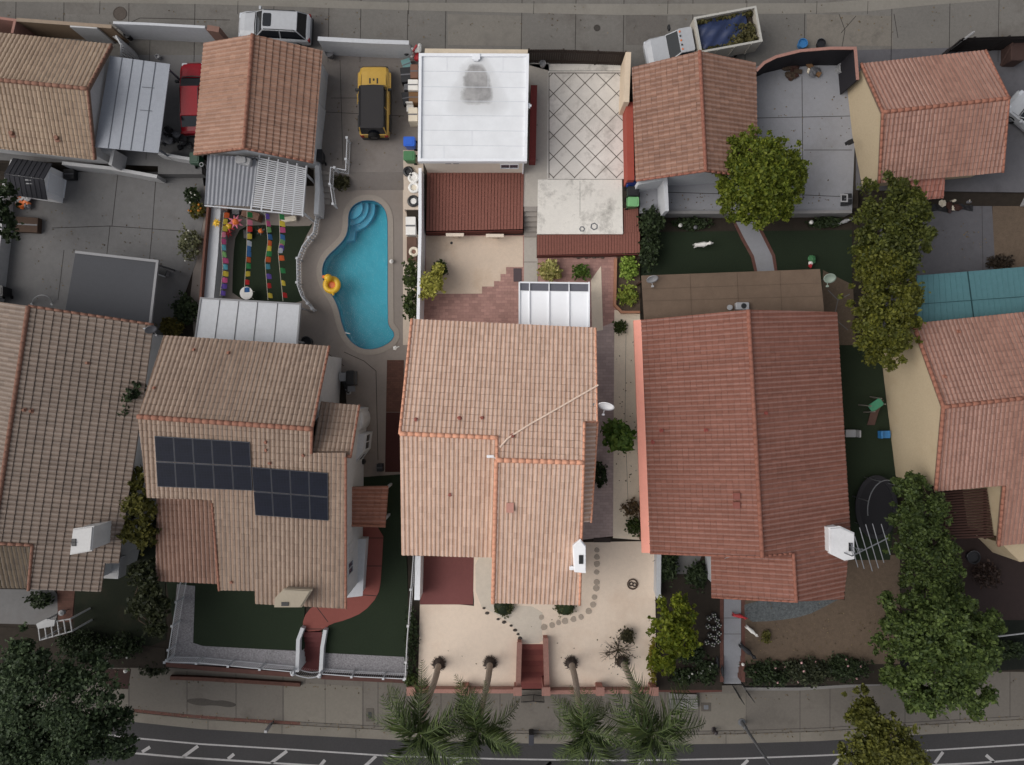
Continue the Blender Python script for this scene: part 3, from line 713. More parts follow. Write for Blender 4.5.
# ---- centre lot
slab('side_path', [(523, 60), (548, 60), (548, 180), (537, 206.5), (523, 206.5)], ZU + .014, [greyc, jointc], .2, [[(523, 125), (538, 125)], [(523, 160), (538, 160)]])
TP = [(548, 71), (624, 71), (624, 179), (547, 179)]
def diag(mb, z):
    pass
def clip_line(a, b, box):
    x0, y0, x1, y1 = box; t0, t1 = 0.0, 1.0; dx, dy = b[0] - a[0], b[1] - a[1]
    for p, q in ((-dx, a[0] - x0), (dx, x1 - a[0]), (-dy, a[1] - y0), (dy, y1 - a[1])):
        if p == 0:
            if q < 0: return None
        else:
            r = q / p
            if p < 0: t0 = max(t0, r)
            else: t1 = min(t1, r)
    return [(a[0] + dx * t0, a[1] + dy * t0), (a[0] + dx * t1, a[1] + dy * t1)] if t0 < t1 else None
JT = []
for k in range(-12, 16):
    for s in (1, -1):
        c = clip_line((585 + k * 21.0 - s * 200, 125 - 200), (585 + k * 21.0 + s * 200, 125 + 200), (549, 73, 623, 178))
        if c: JT.append(c)
slab('tiled_pad', TP, ZU + .016, [tilec, groutm], .2, JT + [[(549, 73), (549, 178)], [(549, 73), (623, 73)]], .06)
slab('concrete_apron', [(525, 64), (624, 64), (624, 70.5), (549, 70.5), (548.5, 60), (525, 60)], ZU + .020, padc, .2)
slab('stained_slab', [(538, 179.5), (622, 179.5), (623, 234), (537, 234)], ZU + .03, [padc, jointc], .3, [[(580, 181), (580, 216)]], .02)
mb = MB()
for k in range(6):
    a = 206 + k * 5.1; z = ZU - .15 * (k + 1) + .15; mb.prism([P(524, a, z), P(537, a, z), P(537, a + 5.3, z), P(524, a + 5.3, z)], -.2)
struct('garden_steps', mb, stepc)
slab('patio_concrete', [(426, 236), (523, 236), (523, 267), (506, 267), (506, 274), (500.5, 274), (500.5, 281), (494, 281), (494, 286.5), (482, 286.5), (482, 293.5), (426, 294)], .012, creamp, .15)
slab('brick_patio', [(420, 235), (524, 235), (524, 330), (420, 330)], .006, pinkpave, .14)
slab('side_path', [(524, 236.5), (538, 236.5), (537, 330), (524, 330)], .016, [greyc, jointc], .15, [[(524, 262), (537, 262)]])
slab('paved_court', [(538, 254), (624, 256), (620, 330), (538, 330)], .005, pinkpave, .14)
slab('mauve_side_path', [(594, 330), (614, 322), (614, 536), (580, 540), (580, 330)], .010, sidepath, .14)
slab('planter_path', [(591, 280), (601, 266), (603, 330), (592, 332)], .012, sandc, .1)
slab('sandy_strip', [(614.4, 310), (640, 310), (640, 540), (613, 538)], .012, [sandc, jointc], .15, [[(626, 335), (625, 420), (628, 500)]], .02)
slab('front_yard', [(412, 600), (474, 606), (474, 600), (470, 545), (600, 542), (655, 541), (656, 688), (545.5, 688), (545.5, 644), (520.5, 644), (520.5, 688), (412, 688)], .010, creamc, 1.8)
slab('red_pad', [(420, 552), (474, 552), (473, 604.5), (420, 604.5)], .016, redpad, .1)
slab('grey_front_path', smoothpoly([(475, 552), (500, 552), (500, 605), (543, 607), (541, 630), (545, 643), (521, 643), (514, 626), (498, 615), (476, 604)], 1), .018, M('pale grey path', (196, 186, 173), .07, 5, .9, .15, 40, stain=.4, srgb=(172, 162, 150)), .1)
slab('soil_strip', [(408, 596), (420, 596), (418, 688), (408, 690)], .020, dirt, 1.8)
slab('rear_bed', [(617, 252), (641, 256), (640, 312), (616, 310)], .014, dirtbrown, .15)

# ---- right lot
slab('grey_yard', [(638, 76), (760, 66), (858, 60), (852, 211.5), (640, 213)], ZU + .016, [yardD, jointc], .3, [[(802, 76), (803, 200)], [(660, 192), (760, 195), (806, 195)], [(757, 118), (850, 116)], [(804, 150), (852, 150)], [(806, 195), (850, 197)]], .04)
slab('planting_bed', [(655, 214), (852, 213), (852, 232), (655, 234)], .006, dirt, .1)
slab('back_lawn', [(640, 232), (852, 230), (852, 285), (640, 285)], .014, lawn, .1)
slab('garden_path', [(736, 222), (755, 222), (764, 240), (772, 256), (775, 274), (758, 274), (754, 256), (744, 238)], .03, yardD, .1)
for e in ([(733, 222), (736, 222), (744, 238), (754, 256), (758, 274), (755, 274), (751, 257), (741, 239)], [(755, 222), (758, 222), (767, 239), (775, 255), (778, 274), (775, 274), (772, 256), (764, 240)]): slab('path_edging', e, .034, redkerb, .1)
slab('side_yard', [(823, 270), (853, 285), (856, 345), (820, 345)], .018, [dirtbrown, yardA], .1, [[(828, 290), (838, 300), (834, 318), (848, 330)], [(838, 300), (850, 294)], [(834, 318), (826, 330), (832, 342)]], .06)
slab('side_lawn', [(820, 345), (880, 345), (886, 400), (900, 470), (890, 560), (820, 560)], .014, lawn, .1)
slab('rear_side_yard', [(845, 555), (900, 555), (900, 664), (745, 664), (745, 590), (845, 600)], .010, dirtbrown, 1.8)
slab('gravel_bed', smoothpoly([(744, 599), (845, 596), (826, 606), (806, 616), (775, 621), (745, 622)], 1), .02, gravel, .1)
slab('front_bed', [(650, 550), (722, 550), (722, 690), (656, 690)], .008, dirt, 1.8)
slab('front_patch', [(672, 555), (702, 555), (694, 574), (676, 574)], .016, yardA, .1)
slab('front_step_path', [(724, 590), (741, 590), (741, 650), (724, 650)], .016, [yardD, jointc], .2, [[(724, 618), (741, 618)], [(724, 634), (741, 634)]], .03)
for a in (720, 741.4): slab('path_edging', [(a, 595), (a + 3.6, 595), (a + 3.6, 682), (a, 682)], .02, redkerb, 1.8)
mb = MB()
for k in range(6):
    a = 650 + k * 5.6; z = -.2 * k; mb.prism([P(724, a, z), P(741, a, z), P(741, a + 5.8, z), P(724, a + 5.8, z)], ZS - .1)
struct('front_steps', mb, yardD)
slab('hedge_bed', [(745, 660), (900, 655), (900, 684), (745, 686)], .006, dirt, 1.8)

# ---- far right yard
slab('upper_concrete', [(856, 50), (1300, 40), (1300, 196), (856, 190)], ZU + .012, yardE, .1)
slab('grey_patio', [(880, 206), (992, 206), (995, 264), (992, 330), (880, 330)], .014, [yardE, jointc], .12, [[(982, 206), (983, 270)]], .03)
slab('brown_yard', [(992.6, 206), (1300, 206), (1300, 330), (992.6, 330)], .012, dirtbrown, .1)
slab('dark_patio', [(945, 480), (1060, 520), (1060, 620), (945, 620)], .010, M('dark red pavers', (44, 34, 33), .2, 5, .9), .1)
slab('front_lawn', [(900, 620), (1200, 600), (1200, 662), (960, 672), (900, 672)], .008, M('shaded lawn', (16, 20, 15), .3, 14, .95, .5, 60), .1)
# ================================================================== houses and garages
def base_at(px, py, zb, ztop): q = P(px, py, ztop); return Vector((q.x, q.y, zb))
def posts(t, pts, ztop, zb, mat, w=.1, name='post'):
    for x, y in pts:
        mb = MB(); q = P(x, y, ztop); mb.box((q.x, q.y, (ztop + zb) / 2), (w, w, ztop - zb)); obj(name, mb, mat, t)
def vent_pipe(roof_o, pl, px, py, mat, r=.07, h=.3):
    mb = MB(); q = on(pl, px, py); mb.cyl(q - Vector((0, 0, .1)), r, h + .1, 10); mb.cyl(q + Vector((0, 0, .02)), r * 1.9, .05, 12, 0, r * 1.1); obj('vent_pipe', mb, mat, roof_o)
def chimney(roof_o, foot, ztop, zb, mat, hole, cap=True, pot=None):
    """foot: pixel outline of the chimney read at its top"""
    mb = MB(); pts = [P(x, y, ztop) for x, y in foot]; mb.prism(pts, zb)
    c = sum(pts, Vector()) / len(pts)
    if cap: mb.prism([c + (p - c) * 1.10 + Vector((0, 0, -.10)) for p in pts], ztop - .28)
    o = obj('chimney', mb, mat, roof_o)
    return o

# ---- far left garage -------------------------------------------------------
g = thing('garage', 'tan tiled garage in the top left corner beside the grey metal canopy', 'garage', P(45, 95, ZU))
pu = plane_of((0, 33, 3.4), (112, 44.5, 3.4), (44, 84.5, 5.0)); pl_ = plane_of((0, 80, 5.0), (88, 89, 5.0), (47, 154, 3.2))
r = roof(g, [(pu, [[(-90, 24), (112, 44.5), (88, 89), (-90, 71)]]), (pl_, [[(-90, 71), (88, 89), (95, 160), (-90, 138)]])], rAg, fascia, [(on(pu, -90, 71.5), on(pu, 88, 89), .15), (on(pl_, 95, 160), on(pl_, 88, 89), .09), (on(pu, 112, 44.5), on(pu, 88, 89), .09)], capA)
for x, y in ((13, 134), (58, 138.5)): vent_pipe(r, pl_, x, y, capA, .13, .25)
walls(g, [on(pu, -84, 33, .2), on(pu, 103, 50, .2), on(pu, 84, 87, .2), on(pl_, 91, 153, .2), on(pl_, -84, 134, .2)], ZU, whiteD)
mb = MB(); mb.prism([on(pl_, x, y, -.30) for x, y in ((24, 30), (74, 30), (74, 40), (24, 40))], 1) if False else None
b0, b1 = on(pl_, 20, 146, 0), on(pl_, 50, 149, 0)
opening(g, 'window', b0, b1, ZU + 1.0, ZU + 1.9, whiteD, glass_dark, (0.08, -1))

def canopy(name, label, cat, px, z, zb, mats, seams, seamlist, postpts, edge=None, thick=.07, group=None):
    """flat patio roof: panels, seams, fascia frame and posts"""
    t = thing(name, label, cat, base_at(*postpts[0], zb, z), group); mb = MB()
    mb.prism([P(x, y, z) for x, y in px], z - thick); obj('roof_panel', mb, mats, t)
    if seamlist:
        mb = MB()
        for a, b in seamlist:
            p, q = P(*a, z + .018), P(*b, z + .018); d = q - p; mb.box((p + q) / 2, (d.length, .035, .036), math.atan2(d.y, d.x))
        obj('seam', mb, seams, t)
    if edge:
        mb = MB(); mb.ribbon([P(x, y, z) for x, y in px], .05, z - .16, z + .05, closed=True); obj('fascia', mb, edge, t)
    posts(t, postpts, z - .08, zb, edge or seams)
    return t
greymetal = M('grey blue roofing sheet', (140, 144, 152), .08, 4, .6, big=.06, stain=.35, ssc=.6, srgb=(128, 130, 136))
greyseam = M('grey seam metal', (92, 96, 104), .1, 6, .5)
canopy('patio_cover', 'grey blue sheet metal canopy between the corner garage and the red car', 'canopy', [(110, 56), (170, 64), (158.5, 153), (94.5, 147)], ZU + 2.5, ZU, greymetal, greyseam,
       [((110 + 60 * k, 56.2 + 7.8 * k), (95.5 + 62.5 * k, 147 + 5.6 * k)) for k in (.2, .38, .56, .76)] + [((142, 87), (154, 88)), ((140, 110), (152, 111))], [(112, 60), (166, 67), (156, 148), (98, 142)])

# ---- far left house ----------------------------------------------------------
h = thing('house', 'large two storey house with grey brown tiled roof filling the left edge', 'house', P(75, 450, 0))
pr = plane_of((28.5, 306, 7.0), (5.5, 460, 7.0), (137, 440, 4.7)); pf = plane_of((28.5, 306, 7.0), (5.5, 460, 7.0), (-110, 440, 4.4))
OA = [(29, 306), (153.5, 324.5), (136, 450), (122, 541), (119.5, 566), (106, 562.5), (101.5, 592), (-8, 590), (-8, 550)]
r = roof(h, [(pr, [[(29, 306), (153.5, 324.5), (136, 450), (121.5, 541), (-4, 541), (4, 470)], [(-120, 541.02), (121.4, 541.02), (121.2, 545), (-120, 545)], [(32, 545.02), (121.2, 545.02), (119, 563), (31.3, 563)], [(31.3, 563.02), (105, 563.02), (101, 591.5), (30, 589)]]),
             (pf, [[(-160, 280), (29, 306), (5.5, 460), (-8, 548), (-160, 530)]])], rA, fascia,
         [(on(pr, 29, 306), on(pr, -7, 545), .15), (on(pr, 29, 306), on(pr, 153.5, 324.5), .09), (on(pr, -8, 543), on(pr, 33, 545), .11), (on(pr, 33, 545), on(pr, 29, 590), .11)], capA, tw=.28, tc=.44)
ps = plane_of((-60, 543, 5.6), (0, 545.5, 5.6), (-20, 592, 4.6))
mb = MB(); tiles(mb, ps, [[(-120, 540), (31, 546.5), (27, 588), (-120, 586)]]); obj('porch_roof', mb, [MT('tiles olive brown', (82, 71, 60), (96, 84, 70), .26, .42, .05, .05), fascia], h)
for x, y in ((25, 410), (32, 411), (88, 363)): vent_pipe(r, pr, x, y, capA, .08, .2)
walls(h, [on(pr, 24, 316, .25), on(pr, 143, 333, .25), on(pr, 128, 450, .25), on(pr, 113, 535, .25), on(pr, 96, 566, .25), on(pr, 92, 582, .25), on(pr, 36, 583, .25), on(ps, 24, 582, .3), on(ps, -110, 578, .3), on(pf, -150, 300, .3)], 0, whiteD)
infill(h, [on(pr, 31, 588), on(pr, 33.5, 544), on(pr, -6, 543), on(pf, -12, 543), on(pf, -110, 540)], 4.2, whiteD)
mb = MB(); cpts = [(70, 553), (72.5, 530), (95, 526), (103, 526), (99, 549), (80, 554)]
ch = chimney(r, [(70, 554), (73, 530), (92, 527.5), (90, 550.5)], 7.0, 4.4, M('white chimney stucco', (196, 195, 194), .06, 7, .9, stain=.3), None)
mb = MB(); mb.prism([P(x, y, 5.9) for x, y in ((88, 528), (106, 525), (102, 549), (86, 552))], 4.4); obj('shoulder', mb, M('white shoulder stucco', (136, 134, 132), .06, 7, .9), ch) if False else None
mb = MB(); q = P(73.8, 542.5, 7.02); mb.rbox(q, (.26, .42, .06), .03); mb.box(q + Vector((0, 0, .06)), (.30, .05, .05)); obj('flue', mb, metal_black, r)
w = MB(); w.prism([P(x, y, 3.2) for x, y in ((98, 560), (120, 558), (118, 579), (98, 578))], 2.3); o = obj('bay', w, whiteD, h)
mb = MB(); q = P(107, 564, 3.22); mb.box(q, (.28, .5, .06)); obj('vent', mb, metal_black, h)

# ---- garage left of the yellow car -------------------------------------------
g = thing('garage', 'orange tan tiled garage standing left of the yellow four wheel drive', 'garage', P(258, 105, ZU))
pa = plane_of((253, 34.5, 5.1), (244, 148.5, 5.1), (199, 100, 3.4)); pb = plane_of((253, 34.5, 5.1), (244, 148.5, 5.1), (318, 107, 3.3))
roof(g, [(pa, [[(204, 43), (253, 34.5), (244, 148.5), (194, 155)]]), (pb, [[(253, 34.5), (322.5, 51), (313.5, 163), (244, 148.5)]])], rBg, fascia,
     [(on(pa, 253, 34.5), on(pa, 244, 148.5), .15), (on(pa, 194.5, 154.5), on(pa, 244, 148.5), .09), (on(pb, 313, 162.5), on(pb, 244, 148.5), .09)], capB)
walls(g, [on(pa, 210, 50, .2), on(pa, 252, 42, .2), on(pb, 318, 57, .2), on(pb, 309, 156, .2), on(pa, 244, 143, .2), on(pa, 201, 148, .2)], ZU, whiteB)
qa, qb = on(pb, 314.5, 95), on(pb, 311.5, 118)
opening(g, 'side_door', qa, qb, ZU + .02, ZU + 2.05, whiteD, whiteB, (1, .05), bars=0, pane='door_leaf')

# ---- solar roof house ----------------------------------------------------------
h = thing('house', 'two storey house with tan tiled roof carrying black solar panels', 'house', P(245, 470, 0))
b1_ = plane_of((138, 416.5, 7.7), (312, 429, 7.7), (246, 341, 5.2)); b2_ = plane_of((138, 416.5, 7.7), (312, 429, 7.7), (300, 606, 5.0))
b3_ = plane_of((311, 454, 7.1), (350, 456.5, 7.1), (340, 403, 5.8)); b4_ = plane_of((156, 581, 3.1), (217, 584, 3.1), (185, 500, 4.2))
r = roof(h, [(b1_, [[(164, 335.6), (329.4, 346.4), (312.3, 429), (138, 416.5)]]),
             (b2_, [[(138, 416.5), (312.3, 429), (311.7, 452.5), (142.5, 453)], [(142.5, 453.02), (346, 452.6), (346, 505), (146.8, 497.5)], [(212, 500), (346, 505.02), (346, 592), (219.5, 590)], [(255, 590.6), (346, 592.02), (346, 608.5), (255.2, 603.5)]]),
             (b3_, [[(321, 401.5), (359.5, 405.5), (351, 456.5), (311.5, 453.5)]])], rB, fascia,
         [(on(b1_, 138, 416.5), on(b1_, 312.3, 429), .17), (on(b1_, 312.3, 429), on(b1_, 329.4, 346.4), .09), (on(b2_, 312.3, 429), on(b2_, 311.5, 453), .1), (on(b3_, 311.5, 453.5), on(b3_, 351, 456.5), .12), (on(b2_, 346, 457), on(b2_, 346, 608), .09), (on(b3_, 351, 456.5), on(b3_, 359.5, 405.5), .08), (on(b2_, 212.5, 503), on(b2_, 219.5, 590), .09)], capB)
for x, y in ((229, 353), (155, 388), (194.5, 350), (266, 442), (266.5, 450), (303.5, 455), (232, 581.5), (270, 463)): vent_pipe(r, b1_ if y < 400 else b2_, x, y, capB, .07, .22)
mb = MB(); tiles(mb, b4_, [[(157, 482), (212, 485), (218, 583.5), (156, 580.5)]]); obj('lower_roof', mb, [rBl, fascia], h)
walls(h, [on(b1_, 174, 346, .25), on(b1_, 320, 355, .25), on(b1_, 306, 424, .25), on(b3_, 328, 409, .5), on(b3_, 348, 411, .5), on(b2_, 338, 470, .25), on(b2_, 344.5, 600, .25), on(b2_, 260, 595, .25), on(b2_, 226, 583, .25), on(b2_, 219, 494, .25), on(b2_, 154, 491, .25), on(b2_, 147, 424, .25)], 0, whiteB)
mb = MB(); mb.prism([on(b4_, 162, 508, .2), on(b4_, 207, 510, .2), on(b4_, 212, 577, .2), on(b4_, 161, 574, .2)], 0); obj('lower_wall', mb, whiteB, h)
# bay and windows on the side facing the path
wallx = on(b2_, 344.5, 600).x
mb = MB(); z = 1.4; mb.prism([P(x, y, z) for x, y in ((349, 541), (364.5, 541), (361, 594), (346, 596))], 0); bay = obj('bay', mb, whiteB, h)
mb = MB(); mb.prism([P(x, y, z + .1) for x, y in ((347, 539), (366, 539), (362.5, 596), (344.5, 598))], z + .002); obj('bay_roof', mb, whiteB, bay)
for ya, yb in ((547, 560), (566, 580)):
    q0, q1 = Vector((wallx, P(0, ya, 5).y, 0)), Vector((wallx, P(0, yb, 5).y, 0)); opening(h, 'window', q0, q1, 3.0, 4.3, whiteB, glass_blue, (1, 0))
mb = MB(); 
for ya, yb in ((463, 470), (474, 483)):
    q0, q1 = Vector((wallx, P(0, ya, 4).y, 0)), Vector((wallx, P(0, yb, 4).y, 0)); opening(h, 'window', q0, q1, 2.9, 4.2, whiteB, glass_dark, (1, 0))
# stair turret and glazed bay by the pool walk
mb = MB(); c = P(355.5, 420, 2.3); mb.lathe((c.x, c.y, 0), [(.5, 0), (.5, 2.2), (.44, 2.3), (.25, 2.38), (.02, 2.4)], 20, sy=1.5); obj('turret', mb, whiteB, h, smooth=False)
mb = MB(); mb.prism([P(x, y, 2.5) for x, y in ((349, 434), (365, 434), (363, 452), (349, 470), (345, 470))], 0); gb = obj('sun_room', mb, whiteB, h)
q0, q1 = P(365, 434.5, 2.5), P(363.2, 451, 2.5); opening(gb, 'window', q0, q1, .9, 2.2, whiteB, glass_dark, (1, .1), bars=1)
q0, q1 = P(362, 453.5, 2.5), P(350.5, 469, 2.5); opening(gb, 'window', q0, q1, .9, 2.2, whiteB, glass_dark, (.75, -.6), bars=1)
# entry canopy: tiled lean-to
pe = plane_of((388, 486, 2.6), (385, 527, 2.6), (347, 505, 3.5))
mb = MB(); tiles(mb, pe, [[(346.5, 487), (388.5, 486), (385.5, 526), (347, 525)]]); e = obj('porch_roof', mb, [MT('tiles warm red brown', (136, 92, 76), (148, 103, 87), .26, .42, .05, .05), fascia], h)
for (x, y) in ((384, 490), (382, 522)):
    q = on(pe, x, y); mb = MB(); mb.box((q.x, q.y, (q.z - .17) / 2), (.14, .14, q.z - .17)); obj('porch_post', mb, whiteB, h)
mb = MB(); cm = cap_line(mb, on(pe, 385.5, 526) + Vector((0, 0, .06)), on(pe, 347, 525) + Vector((0, 0, .06)), .09); obj('porch_cap', mb, capB, h)
# chimney at the front eave
ch = chimney(r, [(276, 598), (284, 590), (310, 591), (300, 607), (275, 607)], 6.1, 4.0, M('beige chimney stucco', (158, 148, 132), .06, 7, .9, stain=.3), None)
mb = MB(); q = P(285, 604, 6.12); mb.box(q, (.42, .22, .07)); obj('flue', mb, metal_black, r)
# patio awning of white panels at the back
t = canopy('patio_cover', 'white panelled patio cover behind the solar roof house beside the lawn', 'canopy', [(201, 298), (300.5, 304), (297, 345), (195, 341)], 2.7, 0, whiteB, M('grey seam', (104, 104, 106), .1), [((201 + 99.5 * k, 298 + 6 * k), (195 + 102 * k, 341 + 4 * k)) for k in (.19, .38, .57, .77)], [(203, 301), (251, 304), (298, 307), (295, 341), (199, 337)], M('grey white fascia', (132, 132, 134), .06))

# ---- solar panels, one thing each
def solar(pl, A, B, Cc, D, nx, ny, labels):
    """corner pixels A (top left), B, Cc, D clockwise, laid 0.12 m above the tiles"""
    o = []; q = [on(pl, *p) + pl['n'] * .14 for p in (A, B, Cc, D)]
    def lerp(s, t): return (q[0] * (1 - s) + q[1] * s) * (1 - t) + (q[3] * (1 - s) + q[2] * s) * t
    k = 0
    for j in range(ny):
        for i in range(nx):
            a, b, c, d = (lerp((i + .012) / nx, (j + .012) / ny), lerp((i + .988) / nx, (j + .012) / ny), lerp((i + .988) / nx, (j + .988) / ny), lerp((i + .012) / nx, (j + .988) / ny))
            cen = (a + b + c + d) / 4; n = pl['n']
            t = thing('solar_panel', labels[k], 'solar panel', cen - n * .05, 'black solar panels on the tan tiled roof'); k += 1
            def ring(s, off): return [cen + (p - cen) * s + n * off for p in (a, b, c, d)]
            mb = MB(); vs = ring(1, -.045) + ring(1, .0) + ring(.965, .0) + ring(.965, -.012)
            mb.add(vs, [(3, 2, 1, 0)] + [(s * 4 + m, s * 4 + (m + 1) % 4, s * 4 + 4 + (m + 1) % 4, s * 4 + 4 + m) for s in range(3) for m in range(4)]); obj('frame', mb, solframe, t)
            mb = MB(); mb.add(ring(.964, -.008), [(0, 1, 2, 3)]); mb.v += [tuple(x) for x in ring(.964, -.02)]; mb.f.append((7, 6, 5, 4)); mb.mi.append(0); obj('cells', mb, solcell, t)
            mb = MB(); mb.box((a * .3 + d * .7 + b * .3 + c * .7) / 2 - n * .085, ((b - a).length * .9, .05, .07), math.atan2((b - a).y, (b - a).x)); obj('rail', mb, solframe, t)
solframe = MP('panel frame', (74, 76, 82), .4, .5, .5)
solcell, nt, b = _nodes('photovoltaic cells'); tc = nt.nodes.new('ShaderNodeTexCoord')
br = nt.nodes.new('ShaderNodeTexBrick'); br.offset = 0; br.inputs['Scale'].default_value = 1; br.inputs['Brick Width'].default_value = .16; br.inputs['Row Height'].default_value = .16; br.inputs['Mortar Size'].default_value = .006
br.inputs['Color1'].default_value = (*lin((20, 23, 33)), 1); br.inputs['Color2'].default_value = (*lin((24, 27, 39)), 1); br.inputs['Mortar'].default_value = (*lin((34, 37, 48)), 1)
nt.links.new(tc.outputs['Object'], br.inputs['Vector']); nt.links.new(br.outputs[0], b.inputs['Base Color']); b.inputs['Roughness'].default_value = .42; b.inputs['Specular IOR Level'].default_value = .12
ordw = ['leftmost', 'second', 'middle', 'fourth', 'rightmost']
solar(b2_, (155.5, 435), (250.5, 441), (253.5, 490), (158.5, 486), 5, 2, ['solar panel, %s in the %s row of the five column array' % (w_, rw) for rw in ('upper', 'lower') for w_ in ordw])
solar(b2_, (252.5, 466), (328.5, 472), (329, 520), (256, 514.5), 4, 2, ['solar panel, %s in the %s row of the four column array' % (w_, rw) for rw in ('upper', 'lower') for w_ in ('leftmost', 'second', 'third', 'rightmost')])

# ---- centre garage: flat white roof ---------------------------------------------
g = thing('garage', 'flat roofed garage with a white sheet roof and a dark soot stain', 'garage', P(474, 110, ZU))
zt = 4.1
mb = MB(); mb.prism([P(x, y, zt) for x, y in ((421, 57), (527, 57), (525, 160), (420, 160))], zt - .2)
for y in (71.5, 87, 101, 115, 130, 145.5): mb.prism([P(x, yy, zt + .008) for x, yy in ((422, y), (526, y), (526, y + 15), (422, y + 15))], zt - .01) if False else None
rw_, nt, b = _nodes('white roof sheet'); tc = nt.nodes.new('ShaderNodeTexCoord'); v = tc.outputs['Object']
# soot stain: a bottle shaped dark patch with a paler halo, worn into the sheet
mp = nt.nodes.new('ShaderNodeSeparateXYZ'); nt.links.new(v, mp.inputs[0])
sc_ = m_at(zt); off_ = (-.0, 0)
cgx, cgy = P(474, 110, ZU).x, P(474, 110, ZU).y
sx0, sy0 = P(477, 84, zt).x - cgx, P(477, 84, zt).y - cgy
nz = _noise(nt, v, 1.6, 8, .7)
xx = _math(nt, 'SUBTRACT', mp.outputs[0], sx0); yy = _math(nt, 'SUBTRACT', mp.outputs[1], sy0)
nw = _math(nt, 'MULTIPLY_ADD', _noise(nt, v, 1.3, 6, .7), .9, -.45)
xx = _math(nt, 'ADD', xx, _math(nt, 'MULTIPLY', nw, .7)); yy = _math(nt, 'ADD', yy, _math(nt, 'MULTIPLY', nw, -.6))
wid = _math(nt, 'MULTIPLY_ADD', yy, -.26, .84)                       # wider towards the bottom
e = _math(nt, 'ADD', _math(nt, 'POWER', _math(nt, 'ABSOLUTE', _math(nt, 'DIVIDE', xx, wid)), 3), _math(nt, 'POWER', _math(nt, 'ABSOLUTE', _math(nt, 'DIVIDE', yy, 1.25)), 3.4))
def mr(x, a, b_, c=1.0, d=0.0):
    r_ = nt.nodes.new('ShaderNodeMapRange'); r_.inputs[1].default_value = a; r_.inputs[2].default_value = b_; r_.inputs[3].default_value = c; r_.inputs[4].default_value = d; nt.links.new(x, r_.inputs[0]); return r_.outputs[0]
core = mr(e, .55, 1.25); halo = mr(e, .8, 6.5)
base = _scale(nt, lin((218, 220, 223)), _math(nt, 'MULTIPLY_ADD', _noise(nt, v, .9, 8, .7), .30, .85))
col = _mix(nt, _math(nt, 'MULTIPLY', halo, .34), base, lin((150, 148, 146)))
col = _mix(nt, _math(nt, 'MULTIPLY', core, .85), col, _scale(nt, lin((136, 134, 133)), _math(nt, 'MULTIPLY_ADD', _noise(nt, v, 1.5, 6, .6), 2.0, 0.0)))
nt.links.new(col, b.inputs['Base Color']); b.inputs['Roughness'].default_value = .7
rf = obj('roof', mb, rw_, g)
mb = MB()
for y in (71.5, 87, 101, 115.5, 130.5, 145.5):
    p, q = P(422, y - .4, zt + .008), P(525.6, y + .6, zt + .008); d = q - p; mb.box((p + q) / 2, (d.length, .03, .016), math.atan2(d.y, d.x))
for x, ya, yb in ((447, 57, 71), (503, 57, 71), (472, 130.5, 145.5), (488, 71.5, 87), (444, 145.5, 159)):
    p, q = P(x, ya, zt + .006), P(x, yb, zt + .006); mb.box((p + q) / 2, (.025, (p - q).length, .012))
obj('sheet_seam', mb, M('sheet seam', (204, 206, 212), .08), rf)
mb = MB(); mb.ribbon([P(x, y, zt) for x, y in ((420.5, 55.5), (527.5, 56), (525.5, 160.5), (419.5, 160.5))], .09, zt - .3, zt + .13, closed=True); obj('parapet', mb, white, g)
mb = MB(); mb.prism([P(x, y, zt - .32) for x, y in ((425, 48.5), (528, 49.5), (527, 58), (424, 58))], zt - .5); obj('rear_eave', mb, M('cream eave', (196, 182, 162), .08, 5, .8, stain=.4), g)
walls(g, [P(x, y, zt - .15) for x, y in ((423, 59), (525, 59.5), (523, 158.5), (422, 158.5))], ZU, M('cream white stucco', (222, 214, 200), .05, 7, .9, stain=.3, srgb=(190, 176, 158)))
yw = P(0, 158.5, zt - .15).y
for x in (447, 455):
    mb = MB(); q = P(x, 160, zt - .2); mb.box((q.x, yw - .02, 3.05), (.36, .05, .12)); obj('wall_vent', mb, metal_black, g)
opening(g, 'window', (P(500, 0, 3).x, yw), (P(519, 0, 3).x, yw), ZU + 1.1, ZU + 2.0, white, glass_blue, (0, -1), bars=1)
mb = MB(); q = P(524, 166, 3.2); mb.tube([(P(523.5, 0, 3.9).x, yw - .06, zt - .25), (P(523.5, 0, 3.9).x, yw - .06, ZU)], .05, 8); obj('downpipe', mb, white, g)
mb = MB(); mb.box(P(476, 56.5, zt + .16), (.5, .35, .06)); mb.box(P(476, 58.5, zt + .10), (.3, .3, .12)); obj('roof_hatch', mb, white, rf)
mb = MB(); q = P(529, 106, zt - .1); mb.box(q, (.14, .3, .12)); mb.box(q + Vector((.1, 0, .05)), (.08, .12, .08)); obj('security_light', mb, white, g)

